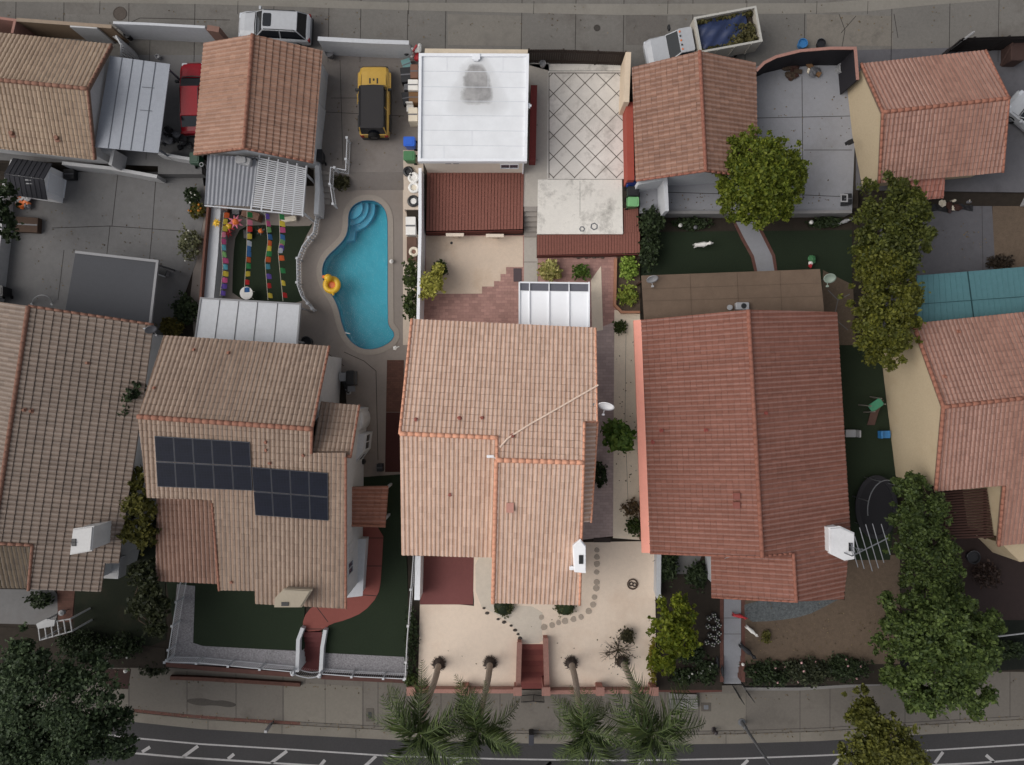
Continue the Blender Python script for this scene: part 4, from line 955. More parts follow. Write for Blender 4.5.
# ---- centre house ------------------------------------------------------------------
h = thing('house', 'central two storey house with pale salmon tiled roof and orange ridge caps', 'house', P(500, 450, 0))
c1 = plane_of((412, 319, 5.2), (595, 327.6, 5.2), (449, 435.5, 7.8)); c2 = plane_of((400, 433.5, 7.8), (497.5, 437.5, 7.8), (450, 555.5, 5.1))
c3 = plane_of((497, 460, on(c1, 497, 460).z), (583.5, 462.5, on(c1, 540, 461.3).z), (537, 604.5, 5.0))
c4 = plane_of((585, 425, 6.9), (583, 520, 6.9), (597, 425, 6.3))
r = roof(h, [(c1, [[(412, 319), (595.5, 327.8), (597, 421), (584, 422), (583.5, 462), (497, 460), (497.5, 437.5), (400, 433.5)][0:3] + [(584, 421.5), (498, 420), (402, 417)], [(402, 417.02), (498, 420.02), (497.5, 437.7), (400, 433.5)], [(498, 420.02), (584.3, 421.52), (583.5, 462.5), (497, 460)]]),
             (c2, [[(400, 433.5), (497.5, 437.5), (494.5, 557), (401.5, 555)]]),
             (c3, [[(497, 460), (583.5, 462.5), (579.5, 604.5), (493, 602.5)]]),
             (c4, [[(584.5, 421.5), (597.5, 422), (591, 522), (583, 522)]])], rC, fasciaC,
         [(on(c1, 400, 433.5), on(c1, 498, 437.6), .15), (on(c1, 497, 438.5), on(c1, 497, 460), .11), (on(c3, 497, 460), on(c3, 583.5, 462.5), .16), (on(c3, 496.5, 460), on(c3, 493, 602.5), .15), (on(c3, 583.5, 462.5), on(c3, 579.5, 604.5), .10), (on(c1, 412, 319), on(c1, 400, 433.5), .11), (on(c4, 584.3, 421.5), on(c4, 597.5, 422), .11), (on(c1, 584.3, 422), on(c1, 583.5, 462), .10), (on(c4, 597.5, 422), on(c4, 591, 522), .08), (on(c1, 595.5, 328), on(c1, 597, 421), .07)], capC, tw=.26, tc=.42)
for pl, x, y in ((c1, 416, 420), (c1, 459.5, 418.5), (c1, 482, 418), (c1, 512.5, 436), (c2, 450, 494)): vent_pipe(r, pl, x, y, M('rusty pipe', (140, 84, 74), .1), .08, .2)
mb = MB(); q = on(c3, 510, 507); mb.box(q + Vector((0, 0, .1)), (.36, .5, .2)); mb.box(q + Vector((0, 0, .22)), (.42, .56, .04)); obj('roof_vent', mb, M('dusty pink vent', (182, 134, 122), .08), r)
mb = MB(); q = on(c2, 491.5, 456); mb.tube([q, q + Vector((0, 0, .35))], .05, 8); mb.rbox(q + Vector((-.05, .02, .4)), (.42, .16, .12), .04); mb.tube([q + Vector((.1, 0, .35)), q + Vector((.25, -.1, .35))], .03); obj('floodlight', mb, white, h)
chimney(r, [(573.5, 547), (580.5, 541), (585.5, 547), (585.5, 572), (575, 571)], 7.2, 4.6, M('bright white stucco', (236, 236, 238), .03, 7, .8), None)
mb = MB(); q = P(581, 559.5, 7.22); mb.box(q, (.24, .5, .07)); obj('flue', mb, metal_black, r)
mb = MB(); q = on(c3, 571, 566); mb.cyl(q, .07, .35, 8); mb.rbox(q + Vector((.05, -.02, .4)), (.36, .22, .14), .05); obj('roof_lamp', mb, white, h)
W_ = [on(c1, 421, 329, .25), on(c1, 588, 337, .25), on(c1, 589, 415, .25), on(c4, 588, 426, .3), on(c4, 586, 516, .3), on(c3, 574, 520, .25), on(c3, 572, 596, .25), on(c3, 501, 595, .25), on(c3, 502, 550, .25), on(c2, 488, 547, .25), on(c2, 410, 546, .25), on(c2, 409, 438, .25)]
walls(h, W_, 0, M('pale salmon stucco', (226, 212, 196), .05, 8, .9, stain=.2))
salmon = bpy.data.materials['pale salmon stucco']
infill(h, [on(c1, 498.5, 437), on(c1, 498.8, 460.5), on(c3, 498.5, 461), on(c3, 495, 601)], 4.9, salmon); infill(h, [on(c1, 582.5, 423), on(c1, 582, 461), on(c3, 582, 463), on(c3, 578, 603)], 4.9, salmon)
ye = on(c3, 536, 595.5).y; yb_ = on(c2, 450, 547).y; yn = on(c1, 500, 333).y
opening(h, 'front_door', (P(521, 0, 5).x, ye), (P(533, 0, 5).x, ye), .02, 2.1, white, wood, (0, -1), bars=0, pane='door_leaf')
for x0, x1, z0, z1 in ((541, 560, .9, 2.1), (508, 528, 3.2, 4.4), (541, 562, 3.2, 4.4)): opening(h, 'window', (P(x0, 0, 5).x, ye), (P(x1, 0, 5).x, ye), z0, z1, white, glass_blue, (0, -1))
for x0, x1, z0, z1 in ((420, 445, .9, 2.2), (455, 480, .9, 2.2), (424, 444, 3.3, 4.5), (456, 478, 3.3, 4.5)): opening(h, 'window', (P(x0, 0, 5).x, yb_), (P(x1, 0, 5).x, yb_), z0, z1, white, glass_blue, (0, -1))
mb = MB(); pts = [on(c1, x, y) + Vector((0, 0, .12)) for x, y in ((598, 385), (560, 407), (530, 424), (508, 438), (500, 447))]; mb.tube(pts, .05, 5)
single('roof_cable', mb, M('pale cable', (236, 212, 194), .05), 'pale cable lying diagonally across the salmon roof towards the dish', 'cable')

def dish(label, px, py, z, zb, mat, tilt, rz, r=.42, foot=None, arm=True):
    """satellite dish: bowl, feed arm, mast"""
    c = P(px, py, z); t = thing('satellite_dish', label, 'satellite dish', (c.x, c.y, zb)); q = Matrix.Rotation(rz, 3, 'Z') @ Matrix.Rotation(tilt, 3, 'X')
    mb = MB(); n = 24; vs = []
    for s in (0, .03):
        for k in range(1, 5):
            for j in range(n): a = 2 * math.pi * j / n; vs.append(c + q @ Vector((r * k / 4 * math.cos(a), r * .92 * k / 4 * math.sin(a), .30 * r * (k / 4) ** 2 - s)))
    for s in (0, 1):
        o = s * 4 * n; vs.append(c + q @ Vector((0, 0, -.03 * s)))
    fs = []
    for s in (0, 1):
        o = s * 4 * n; ce = 8 * n + s
        for j in range(n):
            fs.append((ce, o + j, o + (j + 1) % n))
            for k in range(3): fs.append((o + k * n + j, o + (k + 1) * n + j, o + (k + 1) * n + (j + 1) % n, o + k * n + (j + 1) % n))
    for j in range(n): fs.append((3 * n + j, 7 * n + j, 7 * n + (j + 1) % n, 3 * n + (j + 1) % n))
    mb.add(vs, fs); obj('bowl', mb, mat, t, smooth=True)
    mb = MB(); e = c + q @ Vector((0, -r * 1.25, r * .75)); mb.tube([c + q @ Vector((0, -r * .9, .2 * r)), e], .022, 6); mb.rbox(e, (.16, .12, .12), .03); obj('feed_arm', mb, mat, t)
    mb = MB(); f = Vector(foot) if foot else Vector((c.x, c.y, zb)); mb.tube([c + q @ Vector((0, 0, -.02)), c + Vector((0, 0, -.25)), f], .03, 6); mb.cyl(f - Vector((0, 0, .02)), .1, .03, 10); obj('mast', mb, metal_grey, t)
    return t
dwhite = MP('dish white', (228, 228, 230), .4)
ddim = MP('dish grey white', (150, 150, 152), .4)
q = on(c1, 594, 405); dish('white satellite dish at the right eave of the salmon roof', 606.5, 404.5, 6.9, q.z, dwhite, R(60), R(-14), .48, (q.x, q.y, q.z + .02))
q = on(pr, 144, 328); dish('grey white satellite dish on the right corner of the grey brown roof', 150.5, 328.5, 5.2, q.z, plastic['grey'], R(62), R(30), .36, (q.x, q.y, q.z + .04))

# white lattice topped patio cover behind the centre house
t = thing('patio_cover', 'bright white patio cover with clear top strip behind the salmon roof', 'canopy', base_at(520, 284, 0, 3.0))
mb = MB(); z = 3.0; mb.prism([P(x, y, z) for x, y in ((519, 291), (589, 292), (589, 327), (519, 326))], z - .07); obj('roof_panel', mb, M('bright white sheet', (240, 242, 246), .02, 5, .5), t)
mb = MB(); mb.prism([P(x, y, z - .01) for x, y in ((519, 283), (589, 284), (589, 292), (519, 291))], z - .05); obj('clear_strip', mb, MP('smoky clear sheet', (96, 96, 104), .2), t)
for x in (519.3, 529.5, 549, 569, 589):
    mb = MB(); p, q = P(x, 282, z), P(x, 327 if x > 520 else 326, z); mb.box((p + q) / 2 + Vector((0, 0, .01)), (.09 if x in (519.3, 589) else .06, (p - q).length, .16)); obj('rafter', mb, white, t)
mb = MB(); p, q = P(519.9, 282.4, z), P(588.4, 283.3, z); mb.box((p + q) / 2, ((q - p).length, .09, .15), math.atan2((q - p).y, (q - p).x)); mb.box(P(554, 291.5, z), ((q - p).length, .05, .1), math.atan2((q - p).y, (q - p).x)); obj('beam', mb, white, t)
posts(t, [(520, 284), (554, 284.5), (588, 285)], z - .08, 0, white, .1)

# ---- right lot garage -------------------------------------------------------------
g = thing('garage', 'brown red tiled garage with a straight ridge beside the ficus tree', 'garage', P(695, 120, ZU))
d1 = plane_of((699.5, 51, 5.1), (705.5, 171, 5.1), (634, 124, 3.3)); d2 = plane_of((699.5, 51, 5.1), (705.5, 171, 5.1), (756, 120, 3.3))
roof(g, [(d1, [[(632, 67.5), (699.5, 51), (705.5, 171), (636, 181)]]), (d2, [[(699.5, 51), (755.5, 63), (757.5, 178), (705.5, 171)]])], rDg, fascia,
     [(on(d1, 699.5, 51), on(d1, 705.5, 171), .14), (on(d1, 636, 181), on(d1, 705.5, 171), .09), (on(d2, 757.5, 178), on(d2, 705.5, 171), .08)], capD, tw=.30, tc=.34)
walls(g, [on(d1, 639, 74, .2), on(d1, 700, 58, .2), on(d2, 750, 70, .2), on(d2, 751, 170, .2), on(d1, 705, 166, .2), on(d1, 643, 174, .2)], ZU, whiteB)
mb = MB(); z = 2.9; mb.ribbon([P(x, y, z) for x, y in ((638, 183), (665.5, 178), (667, 211))], .12, ZU - .9, z); 
single('wall', mb, whiteB, 'short white corner wall below the brown red garage', 'wall')

# ---- right house -------------------------------------------------------------------
h = thing('house', 'large house with brick red tiled roof and a long straight ridge', 'house', P(740, 435, 0))
e1 = plane_of((748, 309.7, 6.1), (762, 557, 6.1), (641, 436, 3.1)); e2 = plane_of((748, 309.7, 6.1), (762, 557, 6.1), (843.5, 420, 3.6))
e3 = plane_of((793, 553, on(e2, 793, 553).z), (796, 601, on(e2, 793, 553).z), (711, 577, 3.0))
r = roof(h, [(e1, [[(641, 320), (748, 309.7), (762, 557), (650, 553)]]), (e2, [[(748, 309.7), (837, 312), (850, 530), (848, 556), (762, 557)], [(792.5, 556.02), (848, 556.02), (843.5, 599), (796, 601.5)]]),
             (e3, [[(711, 556), (793, 552.5), (796, 601.5), (711.5, 597)]])], rD, fasciaD,
         [(on(e1, 748, 309.7), on(e1, 762, 557), .16), (on(e3, 793, 553), on(e3, 796, 601.5), .13), (on(e2, 762, 556), on(e2, 793, 553), .07), (on(e1, 650, 553), on(e1, 762, 557), .08), (on(e3, 711.5, 597), on(e3, 796, 601.5), .08)], capD, tw=.28, tc=.36, amp=.03, step=.028)
for pl, x, y in ((e1, 661.5, 430.5), (e1, 706, 430), (e1, 653, 442), (e2, 765.5, 413)): vent_pipe(r, pl, x, y, M('red pipe', (128, 66, 60), .1), .08, .25)
for y in (495.5, 504.5):
    mb = MB(); q = on(e1, 735.5, y); mb.box(q + Vector((0, 0, .12)), (.30, .34, .3)); mb.box(q + Vector((0, 0, .3)), (.36, .38, .04)); obj('roof_vent', mb, M('red vent metal', (134, 82, 74), .08), r)
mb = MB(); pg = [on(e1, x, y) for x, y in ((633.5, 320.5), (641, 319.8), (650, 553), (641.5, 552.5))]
mb.prism([p + Vector((0, 0, .06)) for p in pg], pg[0].z - .14); gu = obj('painted_highlight_strip', mb, M('salmon painted highlight', (226, 152, 134), .05, 3, .6), h)  # added strip: bright band on the roof edge painted in as pale salmon
walls(h, [on(e1, 651, 327, .25), on(e1, 748, 317, .25), on(e2, 829, 318, .25), on(e2, 842, 530, .25), on(e2, 836, 592, .25), on(e2, 795, 594, .25), on(e3, 719, 590, .25), on(e3, 719, 562, .25), on(e1, 762, 549, .35), on(e1, 660, 546, .25)], 0, whiteB)
infill(h, [on(e1, 715, 552), on(e1, 761.5, 554.5), on(e2, 764, 554.5), on(e2, 792, 554), on(e2, 795, 600)], 2.6, whiteB)
xr = on(e2, 842.4, 480).x
ch = chimney(r, [(830.5, 529), (841, 528), (854, 534), (854, 558), (845, 559.5), (831, 553)], 5.2, 2.8, M('white plaster', (206, 206, 208), .05, 7, .85, stain=.3), None)
mb = MB(); q = P(850.5, 547, 5.22); mb.box(q, (.22, .5, .07)); obj('flue', mb, metal_black, r)
for (yA, yB) in ((575, 590),): opening(h, 'window', (on(e3, 735, 590).x, on(e3, 735, 590.5).y), (on(e3, 765, 590).x, on(e3, 765, 592).y), .9, 2.2, whiteB, glass_blue, (.05, -1))
# TV antenna held by the chimney
t = thing('tv_antenna', 'large silver television aerial reaching from the white chimney over the yard', 'antenna', P(852, 555, 4.9))
za = 6.0; A_, B_ = P(852, 556, za), P(888, 538, za); mb = MB(); mb.tube([A_, B_], .04, 6); mb.tube([A_, A_ + Vector((-.1, 0, -1.1))], .035, 6); obj('boom', mb, metal_grey, t)
d = (B_ - A_); pe_ = Vector((-d.y, d.x, 0)).normalized()
dd = (P(866, 512, za) - P(878, 553, za)).normalized()
for k, (s, L) in enumerate(((.06, .75), (.2, 1.0), (.38, 1.35), (.55, 1.35), (.72, 1.2), (.93, .95))):
    q = A_ + d * s; mb = MB(); mb.tube([q - dd * L + Vector((0, 0, .03)), q + dd * L + Vector((0, 0, .03))], .028, 5); obj('element', mb, metal_grey, t)
mb = MB()
for s in (0, .25, .5, .75, 1): mb.tube([A_ + d * (.02 + .3 * s) + Vector((-.1, .5 - .4 * s, 0)), A_ + d * (.02 + .3 * s)], .02, 5)
mb.tube([A_ + Vector((-.15, .55, 0)), A_ + d * .34], .02, 5); obj('brace', mb, metal_grey, t)

# brown shed-roofed patio cover behind the brick red house
t = thing('patio_cover', 'long flat brown roofed patio cover behind the brick red house', 'canopy', base_at(648, 278, 0, 3.0)); z = 3.0
mb = MB(); mb.prism([P(x, y, z) for x, y in ((641.5, 275.5), (820, 269), (825.5, 325), (645, 330))], z - .12)
obj('roof_panel', mb, M('brown rolled roofing', (102, 86, 73), .12, 1.6, .92, .3, 50, big=.10, stain=.5, ssc=.5, srgb=(88, 72, 60)), t)
mb = MB()
for a, b in (((737, 272), (739, 322)), ((642, 289), (821, 283)), ((643, 301), (824, 296)), ((690, 274), (692, 326)), ((780, 271), (782, 318))):
    p, q = P(*a, z + .006), P(*b, z + .006); d = q - p; mb.box((p + q) / 2, (d.length, .04, .012), math.atan2(d.y, d.x))
obj('roofing_lap', mb, M('brown lap', (92, 77, 65), .1), t)
posts(t, [(645, 279), (700, 277), (760, 275), (816, 273)], z - .13, 0, darkwood, .12)
t = thing('air_conditioner', 'grey cooler unit on the brown flat roof beside the red ridge', 'cooler', P(741, 306, 3.0)); mb = MB(); q = P(741, 306.5, 3.0); mb.rbox(q + Vector((0, 0, .18)), (.82, .46, .36), .06); obj('casing', mb, ddim, t)
mb = MB(); mb.cyl(q + Vector((.06, 0, .362)), .17, .012, 16); obj('grille', mb, metal_black, t)
t = single('roof_pipe', (lambda m: (m.cyl(P(729.5, 307.5, 3.0), .12, .3, 12), m.cyl(P(729.5, 307.5, 3.3), .17, .08, 12), m)[2])(MB()), ddim, 'stubby capped vent pipe on the brown flat roof left of the cooler', 'pipe')
dish('small grey dish at the left corner of the brown flat roof', 652, 278, 3.5, 3.0, ddim, R(58), R(10), .38)
dish('greenish white dish standing off the right end of the brown flat roof', 829.5, 277.5, 3.2, .02, MP('dish pale green', (130, 142, 132), .45), R(40), R(-10), .38)

# ---- far right garage --------------------------------------------------------------
g = thing('garage', 'terracotta tiled garage with a cream gable wall in the top right', 'garage', P(940, 125, ZU))
f1 = plane_of((861, 64, 3.0), (985, 50.5, 3.0), (945, 106.5, 5.0)); f2 = plane_of((882.5, 112.5, 5.0), (1008.5, 98.5, 5.0), (950, 177, 3.2))
roof(g, [(f1, [[(861, 64), (985, 50.5), (1008.5, 98.5), (882.5, 112.5)]]), (f2, [[(882.5, 112.5), (1008.5, 98.5), (1002.5, 172.5), (879, 183)]])], rE, fascia,
     [(on(f1, 882.5, 112.5), on(f1, 1008.5, 98.5), .15), (on(f1, 861, 64), on(f1, 882.5, 112.5), .11), (on(f2, 882.5, 112.5), on(f2, 879, 183), .11), (on(f1, 985, 50.5), on(f1, 1008.5, 98.5), .08), (on(f2, 1008.5, 98.5), on(f2, 1002.5, 172.5), .08)], capE)
walls(g, [on(f1, 863.5, 68, .15), on(f1, 979, 56, .15), on(f1, 1001, 99, .15), on(f2, 996, 166, .15), on(f2, 882, 177, .15), on(f1, 884, 111.5, .15)], ZU, cream_wall)
mb = MB(); f3 = plane_of((912, 199, 2.3), (943, 196.5, 2.3), (930, 178, 2.9)); tiles(mb, f3, [[(910, 178), (945, 176), (943, 198), (911, 200.5)]]); obj('lower_roof', mb, [MT('tiles coral', (150, 98, 86), (170, 116, 102)), fascia], g)
mb = MB(); mb.prism([on(f3, 913, 180, .2), on(f3, 941, 178, .2), on(f3, 940, 195, .2), on(f3, 914, 197, .2)], ZU - .9); obj('lower_wall', mb, cream_wall, g)
mb = MB(); q = P(850.5, 142, 2.3); mb.box(q, (.3, .3, .2), .4); mb.box(q + Vector((-.22, -.08, .05)), (.2, .2, .25), .4); obj('wall_lamp', mb, metal_black, g)

# ---- far right house ---------------------------------------------------------------
h = thing('house', 'house at the right edge with terracotta roof and tall cream gable wall', 'house', P(960, 430, 0))
k1 = plane_of((913, 323.5, 4.2), (1024, 312, 4.2), (985, 402, 6.3)); k2 = plane_of((943, 407, 6.3), (1024, 397.5, 6.3), (970, 488, 4.6))
r = roof(h, [(k1, [[(913, 323.5), (1120, 302), (1150, 384), (943, 407)]]), (k2, [[(943, 407), (1150, 384), (1142, 472), (1003.5, 485.5), (935.5, 491)], [(1003.5, 485.52), (1142, 472.02), (1134, 533), (998, 545.5)]])], rE, fascia,
         [(on(k1, 943, 407), on(k1, 1150, 384), .15), (on(k1, 913, 323.5), on(k1, 943, 407), .14), (on(k2, 943, 407), on(k2, 935.5, 491), .14), (on(k2, 1003.5, 486), on(k2, 998, 545.5), .12)], capE)
for x, y in ((958, 332), (944, 377)): vent_pipe(r, k1, x, y, capE, .08, .2)
walls(h, [on(k1, 914, 325, .2), on(k1, 1110, 308, .2), on(k1, 1140, 386, .2), on(k2, 1126, 526, .2), on(k2, 1003, 538, .2), on(k2, 1008, 479, .2), on(k2, 937.5, 487, .2), on(k1, 943.3, 406, .2)], 0, cream_wall)
mb = MB(); mb.prism([P(x, y, 2.6) for x, y in ((1001, 543), (1060, 536), (1060, 556), (1020, 562))], 0); obj('porch_wall', mb, cream_wall, h)
# slatted pergola in the notch of the house
t = thing('pergola', 'dark red slatted pergola tucked under the terracotta eave', 'pergola', base_at(948, 538, 0, 2.7)); z = 2.7
for k in range(18):
    mb = MB(); a, b = P(943 + k * .1, 493 + k * 2.65, z), P(986.5 + k * .4, 489.5 + k * 2.75, z); d = b - a; mb.box((a + b) / 2, (d.length, .115, .12), math.atan2(d.y, d.x)); obj('slat', mb, darkwood, t)
for x in (950, 984):
    mb = MB(); a, b = P(x, 491, z - .14), P(x + 2, 539, z - .14); mb.box((a + b) / 2, (.1, (a - b).length, .14)); obj('beam', mb, darkwood, t)
posts(t, [(951, 536), (986, 537)], z - .2, 0, darkwood, .12)
# teal panel roof
tealm = M('teal corrugated sheet', (76, 113, 119), .10, 3, .55, big=.08, stain=.3, srgb=(84, 132, 136))
t = thing('patio_cover', 'teal sheet roofed patio cover above the terracotta house', 'canopy', base_at(925, 325, 0, 3.0)); z = 3.0
for a in ([(917, 275.5), (967, 271.5), (974, 325), (917, 330)], [(968.2, 271.4), (1130, 258), (1136, 312), (975.2, 325)]):
    mb = MB(); mb.prism([P(x, y, z) for x, y in a], z - .05)
    for k in range(1, int((a[1][0] - a[0][0]) / 5.5)):
        s = k * 5.5 / (a[1][0] - a[0][0]); p = P(*a[0], z) * (1 - s) + P(*a[1], z) * s; q = P(*a[3], z) * (1 - s) + P(*a[2], z) * s
        d = q - p; mb.box((p + q) / 2 + Vector((0, 0, .012)), (d.length * .995, .05, .024), math.atan2(d.y, d.x))
    obj('roof_sheet', mb, tealm, t)
mb = MB(); p, q = P(967.6, 271.4, z + .02), P(974.6, 325, z + .02); d = q - p; mb.box((p + q) / 2, (d.length, .05, .06), math.atan2(d.y, d.x)); p, q = P(920, 304, z + .03), P(1060, 294, z + .03); d = q - p; mb.box((p + q) / 2, (d.length, .03, .03), math.atan2(d.y, d.x)); obj('batten', mb, M('dark teal batten', (34, 62, 66), .1), t)
posts(t, [(920, 279), (966, 276), (1018, 271), (922, 322)], z - .06, 0, darkwood)
# ================================================================== walls, fences, gates
wall('wall', 'tan stucco alley wall in the top left corner', [(17, 20), (112, 27)], ZU + 2, ZU, .14, [tanwall], M('tan wall cap', (142, 126, 110), .1))
wall('wall', 'low brown wall stub at the far left end of the alley', [(-60, 12), (0, 18), (15, 20), (12, 33)], ZU + 2, ZU, .16, [brickcap])
wall('wall', 'white wall panel joined to the tan alley wall', [(70, 25.5), (97, 27)], ZU + 2.04, ZU, .19, [whiteD])
wall('wall', 'long white wall closing the red car yard from the alley', [(113, 22.5), (150, 24), (205, 27)], ZU + 2.0, ZU, .16, [whiteB])
wall('wall', 'brown brick pier wall beside the orange tan garage', [(207, 27.5), (219, 29.5)], ZU + 2, ZU, .35, [M('brown brick pier', (122, 94, 84), .14)])
wall('wall', 'white wall between the alley and the yellow car', [(318, 39), (365, 41.5), (409, 43)], ZU + 2.0, ZU, .18, [whiteB], whiteB)
wall('wall', 'low white retaining wall under the top left garage', [(62, 163), (110, 168), (157, 176.5)], ZU + .35, -.1, .22, [whiteD])
wall('wall', 'white stub wall joining the corner garage to the grey canopy', [(97, 149), (113, 151), (110, 165)], ZU + 1.5, ZU, .2, [whiteD])
wall('wall', 'white yard wall below the red car', [(158, 153), (178, 157), (197, 160)], ZU + .9, ZU - .9, .2, [whiteD])
wall('wall', 'peeling white boundary wall at the left edge of the concrete yard', [(12, 160), (2, 190), (0, 232), (-8, 300)], 1.0, 0, .2, [whiteD])
wall('wall', 'brown topped wall between the concrete yard and the white planter', [(208, 204), (204, 250), (200, 300)], 1.7, 0, .14, [M('brown wall', (96, 64, 54), .12)])
wall('wall', 'wide white wall beside the left end of the bunting lawn', [(215, 208), (212, 255), (208, 298)], 1.3, 0, .75, [whiteB])
wall('wall', 'tall white wall dividing the pool lot from the centre lot', [(420, 168), (420, 230), (418, 320)], 2.2, -.1, .2, [white])
wall('wall', 'white curved garden wall beside the yard steps', [(317, 160), (317.5, 190), (316, 214)], ZU + .5, -.1, .3, [whiteB])
wall('wall', 'cream wall beside the tiled pad at the alley gate', [(628.5, 52), (626.5, 102)], ZU + 2.2, ZU, .34, [M('cream painted wall', (204, 186, 164), .06, stain=.3)])
wall('wall', 'dark red plank wall along the left side of the tiled pad', [(534, 85), (532.5, 160)], ZU + 1.1, ZU, .42, [M('dark red wall paint', (116, 52, 50), .08, stain=.3)])
wall('wall', 'terracotta wall between the tiled pad and the brown red garage', [(629.5, 102), (631, 180)], ZU + 1.5, ZU - .9, .44, [M('bright terracotta paint', (150, 72, 60), .08, stain=.3)])
wall('wall', 'curved black alley wall with pink brick top', [(756, 71), (764, 63), (776, 57), (800, 51), (830, 48.5), (855, 48.5), (857.5, 80)], ZU + 2.3, ZU - .1, .10, [blackwall], brickcap)
wall('wall', 'dark retaining wall below the grey yard', [(655, 212), (750, 212.5), (852, 211.5)], ZU + .25, -.1, .2, [M('dim white cap', (126, 124, 124), .08)])
wall('wall', 'red timber retaining wall under the front terrace of the centre house', [(410, 690.5), (465, 691), (518, 691), (520, 692)], .55, ZS - .1, .18, [M('pale red front wall', (158, 122, 112), .1, stain=.3)], brickcap)
wall('wall', 'pale red front wall right of the terracotta stair', [(546, 692), (600, 691.5), (656, 691.5)], .55, ZS - .1, .18, [M('dusty red front wall', (152, 116, 106), .1, stain=.3)], brickcap)
wall('wall', 'left side wall of the terracotta front stair', [(519.5, 642), (518, 690)], .55, ZS, .26, [rust], brickcap)
wall('wall', 'right side wall of the terracotta front stair', [(545.5, 638), (547, 690)], .55, ZS, .28, [rust], brickcap)
for x, lab in ((465, 'pink gate pier in the front wall between the two left palms'), (517.5, 'pink pier at the left foot of the front stair'), (546, 'pink pier at the right foot of the front stair'), (600, 'pink pier in the front wall below the third palm'), (654, 'pink pier at the right end of the front wall'), (411, 'pink pier at the left end of the front wall')):
    mb = MB(); q = P(x, 691, .9); mb.box((q.x, q.y, (.9 + ZS) / 2), (.42, .42, .9 - ZS)); mb.prism([Vector((q.x + a, q.y + b, 1.0)) for a, b in ((-.28, -.28), (.28, -.28), (.28, .28), (-.28, .28))], .9, 1)
    single('gate_pier', mb, [rust, brickcap], lab, 'pier', 'pink piers along the front wall')
mb = MB()
for k in range(8):
    a = 643.5 + k * 5.6; z = -.19 * k; mb.prism([P(521, a, z), P(545, a, z), P(545, a + 6, z), P(521, a + 6, z)], ZS - .1, mi=k % 2)
struct('front_stair', mb, [M('terracotta stair', (120, 68, 62), .08, stain=.2), M('terracotta stair tread', (110, 60, 56), .08, stain=.2)])
wall('wall', 'red brown garden wall under the white railing of the pool lot', [(164, 664), (200, 668), (293, 675)], .0, ZS - .1, .3, [M('red brown block', (84, 56, 50), .14, stain=.3)])
wall('wall', 'red brown wall right of the white curved gate', [(321, 677), (360, 679), (405, 681)], .0, ZS - .1, .3, [M('dark red block', (78, 52, 47), .14, stain=.3)])
wall('planter_wall', 'low pink brick planter edge along the pavement under the white railing', [(170, 678), (200, 679), (300, 685)], ZS + .3, ZS - .1, .25, [redpave], cat='planter edge')
wall('wall', 'white stair wall left of the red path steps', [(302.5, 628), (298, 640), (297, 672)], .5, ZS, .24, [whiteB])
wall('wall', 'white stair wall right of the red path steps', [(325, 630), (322, 648), (320.5, 674)], .5, ZS, .24, [whiteB])
mb = MB()
for k in range(8):
    a = 632 + k * 4.8; z = -.2 * k; mb.prism([P(303, a, z), P(324, a, z), P(321, a + 5.2, z), P(299, a + 5.2, z)], ZS - .1)
struct('path_steps', mb, M('dark red step', (88, 46, 46), .08))
wall('wall', 'red brick front wall left of the grey step path', [(656, 690), (690, 691), (722, 690)], -.3, ZS - .1, .25, [M('dark brick', (88, 56, 50), .14)], cat='wall')
wall('wall', 'grey front wall under the hedge right of the grey step path', [(745, 689), (800, 689), (880, 684)], -.9, ZS - .1, .2, [greywall])
wall('wall', 'thick white wall beside the dark red pad', [(418, 556), (417, 600)], 1.6, -.1, .36, [white])
wall('wall', 'white edging wall at the left of the brick red house front', [(659, 553), (658.5, 594), (660.5, 600)], .9, -.1, .3, [whiteB])
wall('wall', 'cream corner of the planter beside the light green plants', [(616, 258), (615, 305), (622, 312), (640, 312)], .35, -.1, .16, [M('terracotta edging', (166, 120, 96), .1)])
wall('wall', 'low wall strip between mauve path and sandy strip', [(640.5, 330), (641, 540)], .3, -.05, .14, [M('brown curb', (122, 92, 78), .1)])
wall('wall', 'low grey wall at the lower edge of the shaded right hand lawn', [(950, 668), (1024, 664), (1100, 656)], -.4, ZS - .1, .2, [greywall])
wall('wall', 'low brown wall in front of the left corner garden', [(60, 661), (110, 664), (164, 665)], -.2, ZS - .1, .2, [M('dim brown wall', (66, 48, 44), .14)])
mb = MB(); mb.prism([P(x, y, ZS + .01) for x, y in ((103, 669), (131, 669), (128, 689), (104, 689))], ZS - .1)
struct('brick_apron', mb, M('dark brick apron', (52, 34, 31), .14))

def board_fence(name, label, px, ztop, zbot, mat, cat='fence', bw=.15, group=None):
    pts = [P(x, y, ztop) for x, y in px]; t = thing(name, label, cat, (pts[0].x, pts[0].y, zbot), group)
    mb = MB()
    for q, d in along([Vector((p.x, p.y, 0)) for p in pts], bw): mb.box(q + Vector((0, 0, (ztop + zbot) / 2)), (bw * .93, .025, ztop - zbot - random.uniform(0, .03)), math.atan2(d.y, d.x))
    obj('boards', mb, mat, t)
    for zz in (zbot + .3, ztop - .3):
        mb = MB(); mb.ribbon([(p.x, p.y) for p in pts], .045, zz - .04, zz + .04); obj('rail', mb, mat, t)
    for q, d in along([Vector((p.x, p.y, 0)) for p in pts], 2.2):
        mb = MB(); mb.box(q + Vector((0, 0, (ztop + zbot) / 2 + .02)), (.11, .11, ztop - zbot + .06), math.atan2(d.y, d.x)); obj('post', mb, mat, t)
    return t
board_fence('alley_fence', 'dark brown board gate closing the tiled pad from the alley', [(529, 49.5), (560, 49.5), (626, 52)], ZU + 1.9, ZU, darkbrown)
